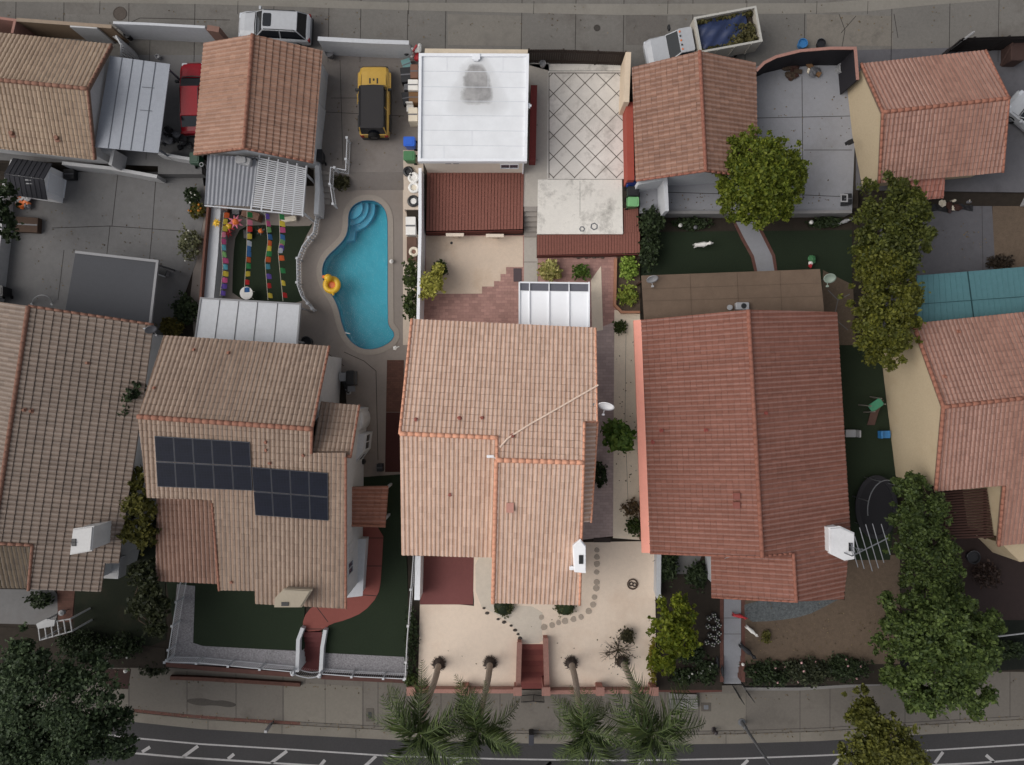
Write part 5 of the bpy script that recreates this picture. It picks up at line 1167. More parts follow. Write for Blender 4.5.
board_fence('alley_fence', 'black board fence in the top right corner behind the white car', [(946, 53), (963, 38), (1024, 36), (1100, 34)], ZU + 1.9, ZU, M('black fence wood', (30, 25, 25), .16))
mb = MB(); q = P(967, 37, ZU + 2.0); mb.tube([q - Vector((0, 0, 2)), q + Vector((0, 0, .7))], .045, 8)
for k in range(8): mb.box(q + Vector((0, 0, -.2 + k * .11)), (.12, .12, .03))
single('fence_post', mb, ddim, 'pale finned pole standing at the bend of the black board fence', 'pole')
# railings
WR = whiteB
railing('railing', 'white railing along the front pebble strip left of the gate', [(165, 662), (200, 663), (250, 668), (293, 672)], .0, 1.0, WR, post=2.1)
railing('railing', 'white railing along the front pebble strip right of the gate', [(320, 674), (360, 677), (404, 679)], .0, 1.0, WR, post=2.1)
railing('railing', 'white railing down the left side of the pebble strip', [(181, 578), (175, 610), (167, 660)], .0, 1.1, WR, post=1.6)
railing('railing', 'white railing dividing the front lawn from the centre lot', [(416, 480), (413, 560), (410, 600), (407, 640), (405, 678)], .0, 1.2, M('bright railing paint', (196, 196, 198), .06), post=2.4)
railing('railing', 'white railing round the top of the yard steps', [(347, 138), (345.5, 170), (330.5, 167), (329.5, 182), (333, 204)], ZU, 1.0, WR, post=1.4, pxz=ZU + 1)
railing('ornate_fence', 'curved black and white ornate fence between bunting lawn and pool', [(316, 215), (313, 232), (302, 246), (296.5, 260), (297, 285), (301, 296), (312, 309)], .0, 1.0, WR, cat='fence', picket=.20, pw=.07, post=1.6)
# the ornate fence has dark panels behind its white scrolls
mb = MB()
for q, d in along([Vector((p.x, p.y, 0)) for p in (P(x, y, 1) for x, y in ((316, 215), (313, 232), (302, 246), (296.5, 260), (297, 285), (301, 296), (312, 309)))], .42):
    a = math.atan2(d.y, d.x); mb.torus(q + Vector((0, 0, .72)), .15, .035, 10, 5, 0, Matrix.Rotation(a, 3, 'Z') @ Matrix.Rotation(R(60), 3, 'X'))
for o in [o for o in bpy.data.objects if o.name.startswith('ornate_fence')]: obj('scrolls', mb, whiteB, o)
t = thing('gate', 'white curved iron gate at the foot of the red path', 'gate', P(294, 672, ZS)); pts = [P(x, y, .0) for x, y in ((294, 674), (300, 676.5), (308, 678), (314, 677.5), (319, 676))]
for z in (-.02, -.9):
    mb = MB(); mb.tube([Vector((p.x, p.y, z)) for p in pts], .04, 6); obj('rail', mb, WR, t)
mb = MB()
for q, d in along([Vector((p.x, p.y, 0)) for p in pts], .13): mb.tube([q + Vector((0, 0, ZS + .1)), q + Vector((0, 0, .05))], .014, 5)
obj('bars', mb, WR, t)
for x, y in ((293, 673.5), (319.5, 675.5)):
    mb = MB(); q = P(x, y, .1); mb.box((q.x, q.y, (.1 + ZS) / 2), (.2, .2, .1 - ZS)); mb.ball(q + Vector((0, 0, .08)), .15, n=12); obj('gate_post', mb, WR, t)
# white scroll gate at the corner garage
t = thing('gate', 'white arched gate with dark slots beside the corner garage', 'gate', P(116, 40, ZU)); a, b = P(116, 36, ZU + 2.2), P(121, 56, ZU + 1.7); d = (b - a); d.z = 0
mb = MB(); mb.tube([a, (a + b) / 2 + Vector((.25, 0, .15)), b], .06, 6); mb.tube([Vector((a.x, a.y, ZU + .1)), Vector((b.x, b.y, ZU + .1))], .05, 6); obj('frame', mb, whiteD, t)
for k in range(9):
    q = a + (b - a) * (k / 8) + Vector((.25 * math.sin(math.pi * k / 8), 0, 0)); mb = MB(); mb.box((q.x, q.y, (q.z + ZU) / 2), (.10, .09, q.z - ZU)); obj('bar', mb, whiteD, t)
mb = MB(); mb.ribbon([P(x, y, ZU + .9) for x, y in ((113, 36), (125, 45), (127, 56))], .05, ZU + .05, ZU + .9); obj('panel', mb, whiteD, t)
# iron gates
def iron_gate(label, a, b, zb, h, mat, leaf=True):
    A, B = P(*a, zb), P(*b, zb); t = thing('iron_gate', label, 'gate', A); d = B - A
    mb = MB()
    for k in range(12): q = A + d * (k / 11); mb.tube([q + Vector((0, 0, .06)), q + Vector((0, 0, h + .1 * math.sin(math.pi * k / 11)))], .016, 5)
    obj('bars', mb, mat, t)
    for z in (.12, h - .1):
        mb = MB(); mb.tube([A + Vector((0, 0, z)), B + Vector((0, 0, z))], .025, 5); obj('rail', mb, mat, t)
iron_gate('black iron leaf at the left of the front stair foot', (521, 695), (533, 694), ZS, 1.2, metal_black)
iron_gate('black iron leaf at the right of the front stair foot', (533.5, 694), (543.5, 695), ZS, 1.2, metal_black)
iron_gate('dark gate leaf standing open left on the grey step path', (731, 683), (739, 697), ZS, 1.2, metal_black)
iron_gate('dark gate leaf standing open right on the grey step path', (739.5, 681), (749, 695), ZS, 1.2, metal_black)
t = thing('trellis_gate', 'white trellis arbour in the left corner front garden', 'arbour', P(55, 640, 0)); c4_ = [(38, 624), (70, 619), (72, 631), (40, 640)]
for x, y in c4_:
    mb = MB(); q = P(x, y, 2.2); mb.box((q.x, q.y, 1.1), (.09, .09, 2.2)); obj('post', mb, whiteD, t)
for k in range(6):
    mb = MB(); s = k / 5; a = P(*c4_[0], 2.25) * (1 - s) + P(*c4_[1], 2.25) * s; b = P(*c4_[3], 2.25) * (1 - s) + P(*c4_[2], 2.25) * s; d = b - a; mb.box((a + b) / 2, (d.length, .06, .06), math.atan2(d.y, d.x)); obj('slat', mb, whiteD, t)
for i, j in ((0, 1), (3, 2)):
    mb = MB(); a, b = P(*c4_[i], 2.18), P(*c4_[j], 2.18); d = b - a; mb.box((a + b) / 2, (d.length, .07, .08), math.atan2(d.y, d.x)); obj('beam', mb, whiteD, t)
mb = MB(); mb.prism([P(x, y, 2.34) for x, y in ((36, 624), (46, 619), (55, 620), (54, 626), (38, 629))], 2.29); obj('canopy', mb, whiteD, t)

# ================================================================== decks
def boards(name, label, px, z, zb, n, mat, vertical=True, extra=None):
    """deck of n boards between left and right edges (px = tl, tr, br, bl)"""
    t = thing(name, label, 'deck', P(*px[3], zb)); q = [P(x, y, z) for x, y in px]; mb = MB()
    for k in range(n):
        a, b = (k + .07) / n, (k + .93) / n
        if vertical: ps = [q[0] * (1 - a) + q[1] * a, q[0] * (1 - b) + q[1] * b, q[3] * (1 - b) + q[2] * b, q[3] * (1 - a) + q[2] * a]
        else: ps = [q[0] * (1 - a) + q[3] * a, q[1] * (1 - a) + q[2] * a, q[1] * (1 - b) + q[2] * b, q[0] * (1 - b) + q[3] * b]
        dz = random.uniform(0, .02); mb.prism([p + Vector((0, 0, dz)) for p in ps], z - .04)
    obj('boards', mb, mat, t); mb = MB(); mb.prism([p - Vector((0, 0, .045)) for p in q], zb); obj('frame', mb, darkwood, t); return t
t = boards('deck', 'red board deck below the white roofed garage', [(427, 170), (524, 170), (523, 229), (426, 231)], ZU + .06, -.05, 30, reddeck)
mb = MB(); a, b = P(426, 231.5, ZU + .06), P(523, 229.5, ZU + .06); d = b - a; mb.box((a + b) / 2 + Vector((0, -.06, -.45)), (d.length, .05, .92), math.atan2(d.y, d.x)); obj('skirt', mb, M('dark red skirt', (88, 44, 38), .1), t)
t = boards('deck', 'red board strip below the stained concrete slab', [(537, 235), (640, 232), (640, 253), (537, 255)], ZU - .12, -.05, 36, reddeck)
mb = MB(); a, b = P(537, 255, ZU - .15), P(640, 253.4, ZU - .15); d = b - a; mb.box((a + b) / 2 + Vector((0, -.05, -.38)), (d.length, .05, .74), math.atan2(d.y, d.x)); obj('skirt', mb, M('deep red skirt', (92, 48, 42), .1), t)  # skirt board in a deeper red than the deck boards
t = boards('deck', 'narrow red board walk beside the bins right of the stained slab', [(623, 180), (637, 181), (639, 232), (623.5, 232.5)], ZU - .1, -.05, 7, reddeck)
for x0, x1, y, lab in ((446, 464, 233, 'white plank on the left part of the red deck edge'), (486, 504, 233.8, 'white plank on the right part of the red deck edge')):
    mb = MB(); a, b = P(x0, y, ZU), P(x1, y, ZU); d = b - a; mb.rbox((a + b) / 2 + Vector((0, -.13, -.02)), (d.length, .22, .22), .03, math.atan2(d.y, d.x)); mb.box((a + b) / 2 + Vector((0, -.13, -.45)), (d.length * .3, .08, .85), math.atan2(d.y, d.x))
    single('bench_board', mb, M('cream plank', (214, 200, 184), .06), lab, 'shelf')

# ================================================================== lattice and corrugated pergola
t = thing('pergola', 'grey white lattice roofed pergola at the end of the bunting lines', 'pergola', base_at(206, 203, 0, 2.9)); z = 2.9
co = [P(x, y, z) for x, y in ((207.5, 155), (258, 157), (252.5, 206.5), (204.6, 204.5))]; mb = MB(); N = 60
for k in range(N + 1):
    s = k / N; h_ = .035 * math.cos(2 * math.pi * s * 12)
    for t_ in (0, 1):
        q = (co[0] * (1 - s) + co[1] * s) * (1 - t_) + (co[3] * (1 - s) + co[2] * s) * t_; mb.v += [(q.x, q.y, q.z + h_), (q.x, q.y, q.z + h_ - .015)]
for k in range(N):
    a = 4 * k; mb.f += [(a, a + 4, a + 6, a + 2), (a + 1, a + 3, a + 7, a + 5)]; mb.mi += [0, 0]
mb.f += [(0, 2, 3, 1), (4 * N, 4 * N + 1, 4 * N + 3, 4 * N + 2)] + [(4 * k, 4 * k + 1, 4 * k + 5, 4 * k + 4) for k in range(N)] + [(4 * k + 2, 4 * k + 6, 4 * k + 7, 4 * k + 3) for k in range(N)]; mb.mi += [0] * (2 + 2 * N)
obj('corrugated_roof', mb, M('corrugated white sheet', (136, 138, 144), .06, stain=.3), t)
l4 = [P(x, y, z) for x, y in ((258.6, 157), (306.5, 168), (303, 214), (250.5, 207))]
for k in range(6):
    s = k / 5 * .98 + .01; a, b = l4[0] * (1 - s) + l4[1] * s, l4[3] * (1 - s) + l4[2] * s; d = b - a; mb = MB(); mb.box((a + b) / 2 - Vector((0, 0, .09)), (d.length + .3, .09, .15), math.atan2(d.y, d.x)); obj('beam', mb, whiteB, t)
for k in range(24):
    s = (k + .5) / 24; a, b = l4[0] * (1 - s) + l4[3] * s, l4[1] * (1 - s) + l4[2] * s; d = b - a; mb = MB(); mb.box((a + b) / 2, (d.length, .075, .03), math.atan2(d.y, d.x)); obj('slat', mb, whiteB, t)
posts(t, [(206.5, 202), (252, 205), (302, 212), (304, 172)], z - .16, 0, whiteB, .11)
mb = MB(); a, b = P(204.6, 204.8, z - .05), P(303, 214, z - .05); d = b - a; mb.box((a + b) / 2 - Vector((0, .05, .06)), (d.length, .07, .16), math.atan2(d.y, d.x)); obj('fascia', mb, whiteB, t)
t = thing('rooftop_box', 'white cloth covered box resting on the pergola roof', 'cooler', P(244, 161, z)); mb = MB(); mb.rbox(P(244, 161, z + .2), (1.0, .5, .36), .12, R(-12)); mb.rbox(P(242, 160, z + .42), (.5, .4, .1), .1, R(8)); obj('cover', mb, ddim, t)
mb = MB(); mb.tube([P(250, 160, z + .1), P(255, 158, z + .35), P(257, 160, z + .1)], .05, 6); obj('hose', mb, metal_black, t)
shrub('pot_plant', 'dark green plant growing behind the pergola roof', 248, 156, 0, 6, 3.3, lf_dark, bark, 500, .14)

# ================================================================== bunting
cols = ['orange', 'cream', 'yellow', 'pink', 'pink', 'teal', 'red', 'skyblue', 'yellow', 'red', 'purple', 'white', 'green', 'orange', 'lime']
paper = {k: M(k + ' paper', tuple(int(v * .86) for v in c), .1, 6, .9) for k, c in dict(orange=(214, 98, 50), cream=(200, 190, 150), yellow=(214, 190, 70), pink=(206, 92, 140), teal=(90, 160, 176), red=(190, 44, 44), skyblue=(70, 120, 180), purple=(110, 84, 170), white=(200, 206, 214), green=(50, 130, 74), lime=(130, 180, 110), rose=(220, 130, 150)).items()}
def bunting(label, pts, seq, zs):
    t = thing('bunting', label, 'bunting', P(*pts[0], 0), 'strings of coloured paper flags over the back lawn'); n = len(seq)
    C = []
    for k in range(21):
        s = k / 20; i = min(int(s * (len(pts) - 1)), len(pts) - 2); f = s * (len(pts) - 1) - i
        C.append(P(pts[i][0] * (1 - f) + pts[i + 1][0] * f, pts[i][1] * (1 - f) + pts[i + 1][1] * f, zs - .55 * 4 * s * (1 - s)))
    mb = MB(); mb.tube(C, .012, 4); obj('cord', mb, plastic['cream'], t)
    for k, c in enumerate(seq):
        s = (k + .5) / n; i = min(int(s * 20), 19); q = C[i] + (C[i + 1] - C[i]) * (s * 20 - i); d = (C[i + 1] - C[i]).normalized()
        w = .155; q = q - Vector((.15, 0, 0)) * 0; fall = Vector((random.uniform(.20, .30), random.uniform(-.05, .05), -random.uniform(.14, .26))); mb = MB()
        a, b = q - d * w, q + d * w; m1 = (a + b) / 2
        rows = [(a, b), (a + fall * .5 + Vector((0, .03, .03)), b + fall * .5 + Vector((0, -.02, .0))), (a + fall, b + fall * 1.05)]
        vs = [x for rr in rows for x in rr]; up = Vector((0, 0, .006)); mb.add(vs + [x - up for x in vs], [(0, 1, 3, 2), (2, 3, 5, 4), (6, 8, 9, 7), (8, 10, 11, 9), (0, 6, 7, 1), (4, 5, 11, 10), (0, 2, 8, 6), (2, 4, 10, 8), (1, 7, 9, 3), (3, 9, 11, 5)])
        obj('flag', mb, paper[c], t)
bunting('leftmost string of paper flags, beside the wide white wall', [(224, 212), (221, 240), (223, 268), (220, 296)], ['orange', 'yellow', 'yellow', 'rose', 'pink', 'teal', 'lime', 'pink', 'teal', 'yellow', 'pink', 'purple', 'purple'], 2.7)
bunting('second string of paper flags, ending at the white round table', [(247, 211), (247, 240), (246, 262), (244, 294)], ['green', 'rose', 'red', 'yellow', 'white', 'skyblue', 'skyblue', 'orange', 'green', 'yellow', 'red', 'skyblue'], 2.7)
bunting('third string of paper flags, over the middle of the dark lawn', [(265, 213), (268, 240), (265, 262), (268, 300)], ['purple', 'pink', 'lime', 'skyblue', 'orange', 'yellow', 'green', 'orange', 'teal', 'purple', 'red', 'yellow'], 2.7)
bunting('rightmost string of paper flags, nearest the curved ornate fence', [(279, 213), (280, 240), (278, 252), (283, 301)], ['green', 'yellow', 'pink', 'skyblue', 'lime', 'rose', 'purple', 'white', 'orange', 'green', 'yellow', 'red'], 2.7)
t = thing('round_table', 'white round table at the foot of the bunting strings', 'table', P(250.5, 294.5, 0)); q = P(250.5, 294.5, 0); mb = MB(); mb.lathe(q + Vector((0, 0, .72)), [(.42, 0), (.43, .02), (.43, .035), (.41, .045)], 28); obj('top', mb, plastic['white'], t)
for k in range(4):
    a = k * math.pi / 2 + .6; mb = MB(); mb.tube([q + Vector((math.cos(a) * .34, math.sin(a) * .34, 0)), q + Vector((math.cos(a) * .22, math.sin(a) * .22, .72))], .022, 6); obj('leg', mb, plastic['white'], t)
def pinata(label, px, py, z, r, mat, mat2, spikes=7):
    t = thing('paper_star', label, 'party decoration', P(px, py, z)); q = P(px, py, z + r); mb = MB(); mb.ball(q, r * .62, 0, 10, jit=.06); obj('ball', mb, mat, t)
    for k in range(spikes):
        a = 2 * math.pi * k / spikes + .3; d = Vector((math.cos(a), math.sin(a), random.uniform(-.35, .5))); mb = MB(); mb.tube([q + d * r * .5, q + d * r * 1.15], r * .26, 7, 0, .01); obj('spike', mb, mat2, t)
    mb = MB(); mb.tube([q - Vector((0, 0, .3 * r)), Vector((q.x, q.y, z))], .02, 5); obj('stand', mb, metal_black, t)
pinata('yellow paper ball decoration on the wide white wall', 216.5, 223, 1.3, .26, plastic['yellow'], plastic['yellow'], 9)
pinata('orange and red paper flower left under the pergola edge', 229, 226, .7, .36, plastic['yellow'], plastic['red'])
pinata('large orange paper flower in front of the pergola', 236, 222, .8, .42, plastic['orange'], paper['rose'], 8)
pinata('orange paper ball with black spikes on the lawn edge', 261, 231, .3, .30, plastic['orange'], plastic['black'])
pinata('dark red paper flower at the head of the concrete strip', 228, 233, .25, .28, plastic['red'], plastic['red'])
for x, y, m_, lab, s in ((238, 213, 'grey', 'grey crate left under the pergola edge', (.5, .4, .4)), (227, 211, 'brown', 'brown box beside the wide white wall', (.5, .5, .5)), (254, 217, 'brown', 'long brown table top under the pergola edge', (1.2, .5, .7)), (249, 235, 'black', 'black box at the lawn edge beside the orange ball', (.5, .6, .35)), (290, 220, 'cream', 'cream mat roll at the right end of the pergola', (1.0, .35, .3))):
    mb = MB(); q = P(x, y, 0); mb.rbox(q + Vector((0, 0, s[2] / 2 + .012)), s, .05, random.uniform(-.3, .3)); mb.box(q + Vector((0, 0, s[2] + .02)), (s[0] * .8, s[1] * .1, .03)); single('box', mb, plastic[m_], lab, 'box')

# ================================================================== pool toy
t = thing('pool_float', 'yellow inflatable duck floating at the left side of the pool', 'pool float', P(332, 284, -.12)); q = P(332, 285, .02); mb = MB(); mb.torus(q + Vector((0, 0, .05)), .42, .19, 24, 10); obj('ring', mb, plastic['yellow'], t, smooth=True)
mb = MB(); mb.ball(q + Vector((-.15, .42, .42)), .27, n=14); mb.tube([q + Vector((-.1, .38, .05)), q + Vector((-.15, .42, .4))], .2, 10, 0, .16); obj('head', mb, plastic['yellow'], t, smooth=True)
mb = MB(); mb.ball(q + Vector((-.42, .50, .40)), .12, n=10, sz=.5, sx=1.3); obj('beak', mb, plastic['orange'], t, smooth=True)
mb = MB(); mb.tube([q + Vector((.1, -.45, .05)), q + Vector((.14, -.72, .22))], .16, 8, 0, .04); obj('tail', mb, plastic['yellow'], t, smooth=True)
mb = MB(); mb.cyl(q + Vector((0, 0, -.06)), .3, .05, 20); obj('seat', mb, plastic['orange'], t)
mb = MB()
for x, y in ((345.5, 333),): q = P(x, y, .03); mb.tube([q, q + Vector((0, 0, .1)), q + Vector((.3, -.05, .14)), q + Vector((.3, -.05, 0))], .03, 6)
single('skimmer_handle', mb, plastic['white'], 'small white pool fitting on the left coping near the deep end', 'pool fitting')
mb = MB(); q = P(392, 262, .0); mb.lathe(q, [(.09, 0), (.09, .2), (.14, .24), (.02, .36)], 12); single('garden_light', mb, plastic['white'], 'small white lamp on the pool deck at the straight side', 'garden lamp')
mb = MB(); q = P(395, 348, .0); mb.lathe(q, [(.16, 0), (.16, .03), (.05, .08)], 5); mb.tube([q, q + Vector((.3, .1, .03))], .04, 5); single('deck_fitting', mb, plastic['white'], 'white star shaped drain fitting at the deep end corner of the pool', 'pool fitting')
# ================================================================== vehicles
def wheel_parts(t, x, y, r, w, rim):
    s = 1 if y > 0 else -1
    mb = MB(); vs = []; n = 24; prof = [(r * .62, -w / 2), (r * .95, -w / 2), (r, -w / 2 + .04), (r, w / 2 - .04), (r * .95, w / 2), (r * .62, w / 2)]
    for rr, yy in prof:
        for j in range(n): a = 2 * math.pi * j / n; vs.append((x + rr * math.cos(a), y + yy, r + rr * math.sin(a)))
    k = len(prof); mb.add(vs, [(i * n + j, i * n + (j + 1) % n, ((i + 1) % k) * n + (j + 1) % n, ((i + 1) % k) * n + j) for i in range(k) for j in range(n)])
    wl = obj('wheel', mb, rubber, t); mb = MB(); mb.tube([(x, y - w * .42, r), (x, y + w * .42, r)], r * .63, 16); mb.tube([(x, y + s * w * .40, r), (x, y + s * w * .5, r)], r * .2, 10); obj('rim', mb, rim, wl)
def loft(mb, st, mi=0):
    """st: (x, half width, z bottom, z shoulder, z top, crown half width)"""
    rings = []
    for x, hw, zb, zs, zt, cw in st:
        rings.append([(x, -hw * .93, zb), (x, -hw, zb + (zs - zb) * .35), (x, -hw * .985, zs), (x, -cw, zt), (x, -cw * .5, zt + .025), (x, cw * .5, zt + .025), (x, cw, zt), (x, hw * .985, zs), (x, hw, zb + (zs - zb) * .35), (x, hw * .93, zb)])
    n = 10; vs = [p for r in rings for p in r]; fs = []
    for i in range(len(rings) - 1):
        for j in range(n): fs.append((i * n + j, i * n + (j + 1) % n, (i + 1) * n + (j + 1) % n, (i + 1) * n + j))
    fs += [tuple(range(n)), tuple(reversed(range((len(rings) - 1) * n, len(rings) * n)))]; mb.add(vs, fs, mi)
def quad_panel(mb, q, off, sh=.06, th=.015):
    q = [Vector(p) for p in q]; c = sum(q, Vector()) / 4; n = (q[1] - q[0]).cross(q[2] - q[0]).normalized()
    if n.dot(Vector(off)) < 0: n = -n
    r = []
    for p in q: d = c - p; r.append(p + d.normalized() * sh)
    mb.add([p + n * th for p in r] + [p - n * .01 for p in r], [(0, 1, 2, 3), (7, 6, 5, 4), (0, 4, 5, 1), (1, 5, 6, 2), (2, 6, 7, 3), (3, 7, 4, 0)])
def car(name, label, cat, px, py, zg, head, L, Wd, Ht, paint, roofpaint, st, cab, rim, group=None, sunroof=None, mirror=None):
    """head: direction the bonnet points, degrees from image right; cab = (rear foot, rear top, front top, front foot, belt z, half widths)"""
    t = local_thing(name, label, cat, P(px, py, zg), R(head), group)
    mb = MB(); loft(mb, st); body = obj('body', mb, paint, t, smooth=False)
    x0, x1, x2, x3, zb, wb, wt = cab; zt = Ht
    rl = [(x1, wt, zt - .05), (x1, -wt, zt - .05), (x2, -wt, zt - .05), (x2, wt, zt - .05)]; ft = [(x0, wb, zb), (x0, -wb, zb), (x3, -wb, zb), (x3, wb, zb)]
    mb = MB(); mb.add(ft + rl, [(0, 1, 5, 4), (1, 2, 6, 5), (2, 3, 7, 6), (3, 0, 4, 7), (4, 5, 6, 7), (3, 2, 1, 0)]); obj('cabin', mb, paint, t)
    mb = MB(); quad_panel(mb, [ft[2], ft[3], rl[3], rl[2]], (1, 0, .5)); obj('windshield', mb, glass_dark, t)
    mb = MB(); quad_panel(mb, [ft[0], ft[1], rl[1], rl[0]], (-1, 0, .5)); obj('rear_window', mb, glass_dark, t)
    for s in (1, -1):
        a, b = (ft[0], ft[3]) if s > 0 else (ft[1], ft[2]); c, d = (rl[3], rl[0]) if s > 0 else (rl[2], rl[1])
        a, b, c, d = map(Vector, (a, b, c, d)); 
        for u0, u1 in ((.0, .5), (.5, 1)):
            mb = MB(); quad_panel(mb, [a * (1 - u0) + b * u0, a * (1 - u1) + b * u1, d * (1 - u1) + c * u1, d * (1 - u0) + c * u0], (0, s, .2), .05); obj('side_window', mb, glass_dark, t)
    mb = MB(); mb.rbox(((x1 + x2) / 2, 0, zt - .025), (x2 - x1 + .04, 2 * wt + .02, .07), .14); ro = obj('car_roof', mb, roofpaint, t)
    if sunroof:
        mb = MB(); mb.rbox((sunroof, 0, zt + .012), (.55, .85, .012), .08); obj('sunroof', mb, glass_dark, ro)
    mb = MB()
    for s in (1, -1): mb.tube([(x3 + .06, s * wb * .98, zb + .03), (L / 2 - .5, s * Wd * .40, st[5][4] + .0)], .012, 4)
    obj('bonnet_seam', mb, metal_black, body); mb = MB(); mb.tube([(x3 + .04, -wb * .9, zb + .035), (x3 + .08, 0, zb + .045), (x3 + .04, wb * .9, zb + .035)], .03, 5); obj('wiper_cowl', mb, metal_black, body)
    for s in (1, -1):
        if Ht > 1.55: mb = MB(); mb.tube([(x1 + .1, s * (wt - .04), zt), (x1 + .15, s * (wt - .04), zt + .06), (x2 - .15, s * (wt - .04), zt + .06), (x2 - .1, s * (wt - .04), zt)], .022, 6); obj('roof_rail', mb, metal_black, ro)
    r = .34 if Ht < 1.7 else .39
    for x in (L * .31, -L * .30):
        for s in (1, -1): wheel_parts(t, x, s * (Wd / 2 - .13), r, .24, rim)
    for s in (1, -1):
        mb = MB(); mb.rbox((L / 2 - .16, s * Wd * .34, .72), (.22, .36, .16), .05); obj('headlight', mb, lampw, t)
        mb = MB(); mb.rbox((-L / 2 + .07, s * Wd * .40, .86), (.14, .24, .26), .04); obj('taillight', mb, lampr, t)
        mb = MB(); mb.rbox((x3 - .25, s * (Wd / 2 + .08), zb + .07), (.16, .24, .16), .04); obj('mirror', mb, mirror or paint, t)
    for x, nm in ((L / 2 - .04, 'front_bumper'), (-L / 2 + .04, 'rear_bumper')):
        mb = MB(); mb.rbox((x, 0, .48), (.16, Wd * .88, .24), .07); obj(nm, mb, metal_black if nm == 'rear_bumper' else paint, t)
    return t
def suv_st(L, W, hood=.98): 
    h = W / 2
    return [(-L / 2, h * .86, .34, .78, .95, h * .74), (-L / 2 + .12, h * .95, .27, .88, 1.04, h * .84), (-L * .3, h, .25, .92, 1.06, h * .88), (L * .12, h, .25, .92, 1.05, h * .88), (L * .22, h, .25, .90, hood, h * .85), (L * .40, h * .97, .27, .82, hood - .07, h * .80), (L / 2 - .14, h * .90, .3, .74, hood - .17, h * .70), (L / 2, h * .70, .36, .62, hood - .32, h * .56)]
white_paint = MP('pearl white car paint', (168, 170, 174), .25, .5, 0, .6); red_paint = MP('red car paint', (128, 10, 24), .22, .28, 0, .12); yel_paint = MP('yellow car paint', (180, 144, 58), .3, .5, 0, .5); wtruck = MP('white truck paint', (164, 166, 170), .3, .5, 0, .3); black_top = MP('black canvas top', (44, 42, 43), .75, .3)
blk_paint = MP('black car paint', (20, 20, 23), .2, .5, 0, .6)
# white crossover in the alley, bonnet to the left
L = 4.75; car('parked_suv', 'white parked SUV with a dark sunroof in the top alley', 'car', 278.5, 33, ZU, 180 - 3, L, 1.92, 1.72, white_paint, white_paint, suv_st(L, 1.92), (-2.15, -1.72, .50, 1.12, 1.03, .84, .66), chrome, sunroof=.18)
# red car, nose up, half under the garage eave
L = 4.7; car('parked_car', 'red parked car partly under the eave of the orange tan garage', 'car', 200, 103, ZU, 91, L, 1.85, 1.62, red_paint, red_paint, suv_st(L, 1.85), (-2.0, -1.4, .45, 1.25, 1.0, .80, .62), chrome, mirror=metal_black)
mb = MB(); q = P(191.5, 86.5, ZU + 1.24); mb.box(q + Vector((0, -.02, .06)), (.62, .34, .02), .18, 0, Matrix.Rotation(.2, 3, 'Z') @ Matrix.Rotation(-.5, 3, 'X')); single('paper_sheet', mb, ddim, 'white sheet lying on the windscreen of the red car', 'paper')
# yellow 4x4
L = 4.5; W_y = 1.96; h = W_y / 2
st = [(-L / 2 + .05, h * .90, .45, .95, 1.10, h * .82), (-L / 2 + .15, h * .97, .42, 1.0, 1.14, h * .86), (-L * .3, h, .40, 1.02, 1.16, h * .88), (L * .10, h, .40, 1.02, 1.16, h * .88), (L * .17, h, .40, 1.0, 1.14, h * .86), (L * .42, h * .98, .42, .98, 1.10, h * .84), (L / 2 - .08, h * .92, .46, .94, 1.06, h * .78), (L / 2, h * .86, .5, .85, .98, h * .72)]
t = car('four_wheel_drive', 'yellow boxy four wheel drive with a flat black roof', 'car', 377, 107.5, ZU, 90, L, W_y, 1.90, yel_paint, black_top, st, (-2.16, -2.02, .68, .92, 1.14, .84, .80), metal_black, mirror=metal_black)
for x, y, sx, sy, nm in ((1.28, .24, .36, .10, 'hood_vent'), (1.28, -.24, .36, .10, 'hood_vent'), (1.36, 0, .16, .12, 'hood_scoop'), (.96, 0, .09, .82, 'wiper_cowl')):
    mb = MB(); mb.rbox((x, y, 1.155 if x < 1 else 1.14), (sx, sy, .05), .03); obj(nm, mb, metal_black, t)
for s in (1, -1):
    for x in (L * .31, -L * .30):
        mb = MB(); mb.rbox((x, s * (W_y / 2 - .0), .86), (1.08, .2, .12), .08); obj('fender_flare', mb, yel_paint if x > 0 else metal_black, t)
    mb = MB(); mb.tube([(-1.6, s * .98, .40), (1.0, s * .98, .40)], .06, 8); obj('side_step', mb, metal_black, t)
mb = MB(); mb.tube([(-L / 2 - .10, 0, 1.0), (-L / 2 + .12, 0, 1.0)], .38, 24); sp = obj('spare_wheel', mb, rubber, t)
mb = MB(); mb.tube([(-L / 2 - .12, 0, 1.0), (-L / 2 - .09, 0, 1.0)], .22, 16); obj('rim', mb, metal_black, sp)
mb = MB(); mb.tube([(.9, .84, 1.2), (.2, .93, 1.6), (-.5, .90, 1.86)], .025, 6); mb.tube([(-.2, .92, 1.5), (.25, .98, 1.52)], .03, 6); obj('snorkel_rail', mb, yel_paint, t)
mb = MB(); mb.rbox((L / 2 + .02, 0, .62), (.28, 1.7, .22), .06); obj('bull_bar', mb, metal_black, t)
# white and dark car on the right edge
L = 4.5; car('parked_car', 'white parked car with a dark glass roof at the right edge', 'car', 1031, 125, ZU, -40 + 180, L, 1.84, 1.48, white_paint, MP('navy roof glass', (22, 28, 48), .08, .6), suv_st(L, 1.84, .9), (-2.0, -1.2, .35, 1.25, .93, .80, .64), chrome)
# black car at the lower edge of the picture
L = 4.6; car('parked_car', 'black car on the street cut by the bottom edge', 'car', 172, 782, ZR, 3, L, 1.84, 1.45, blk_paint, blk_paint, suv_st(L, 1.84, .9), (-2.0, -1.25, .3, 1.2, .93, .80, .64), chrome)
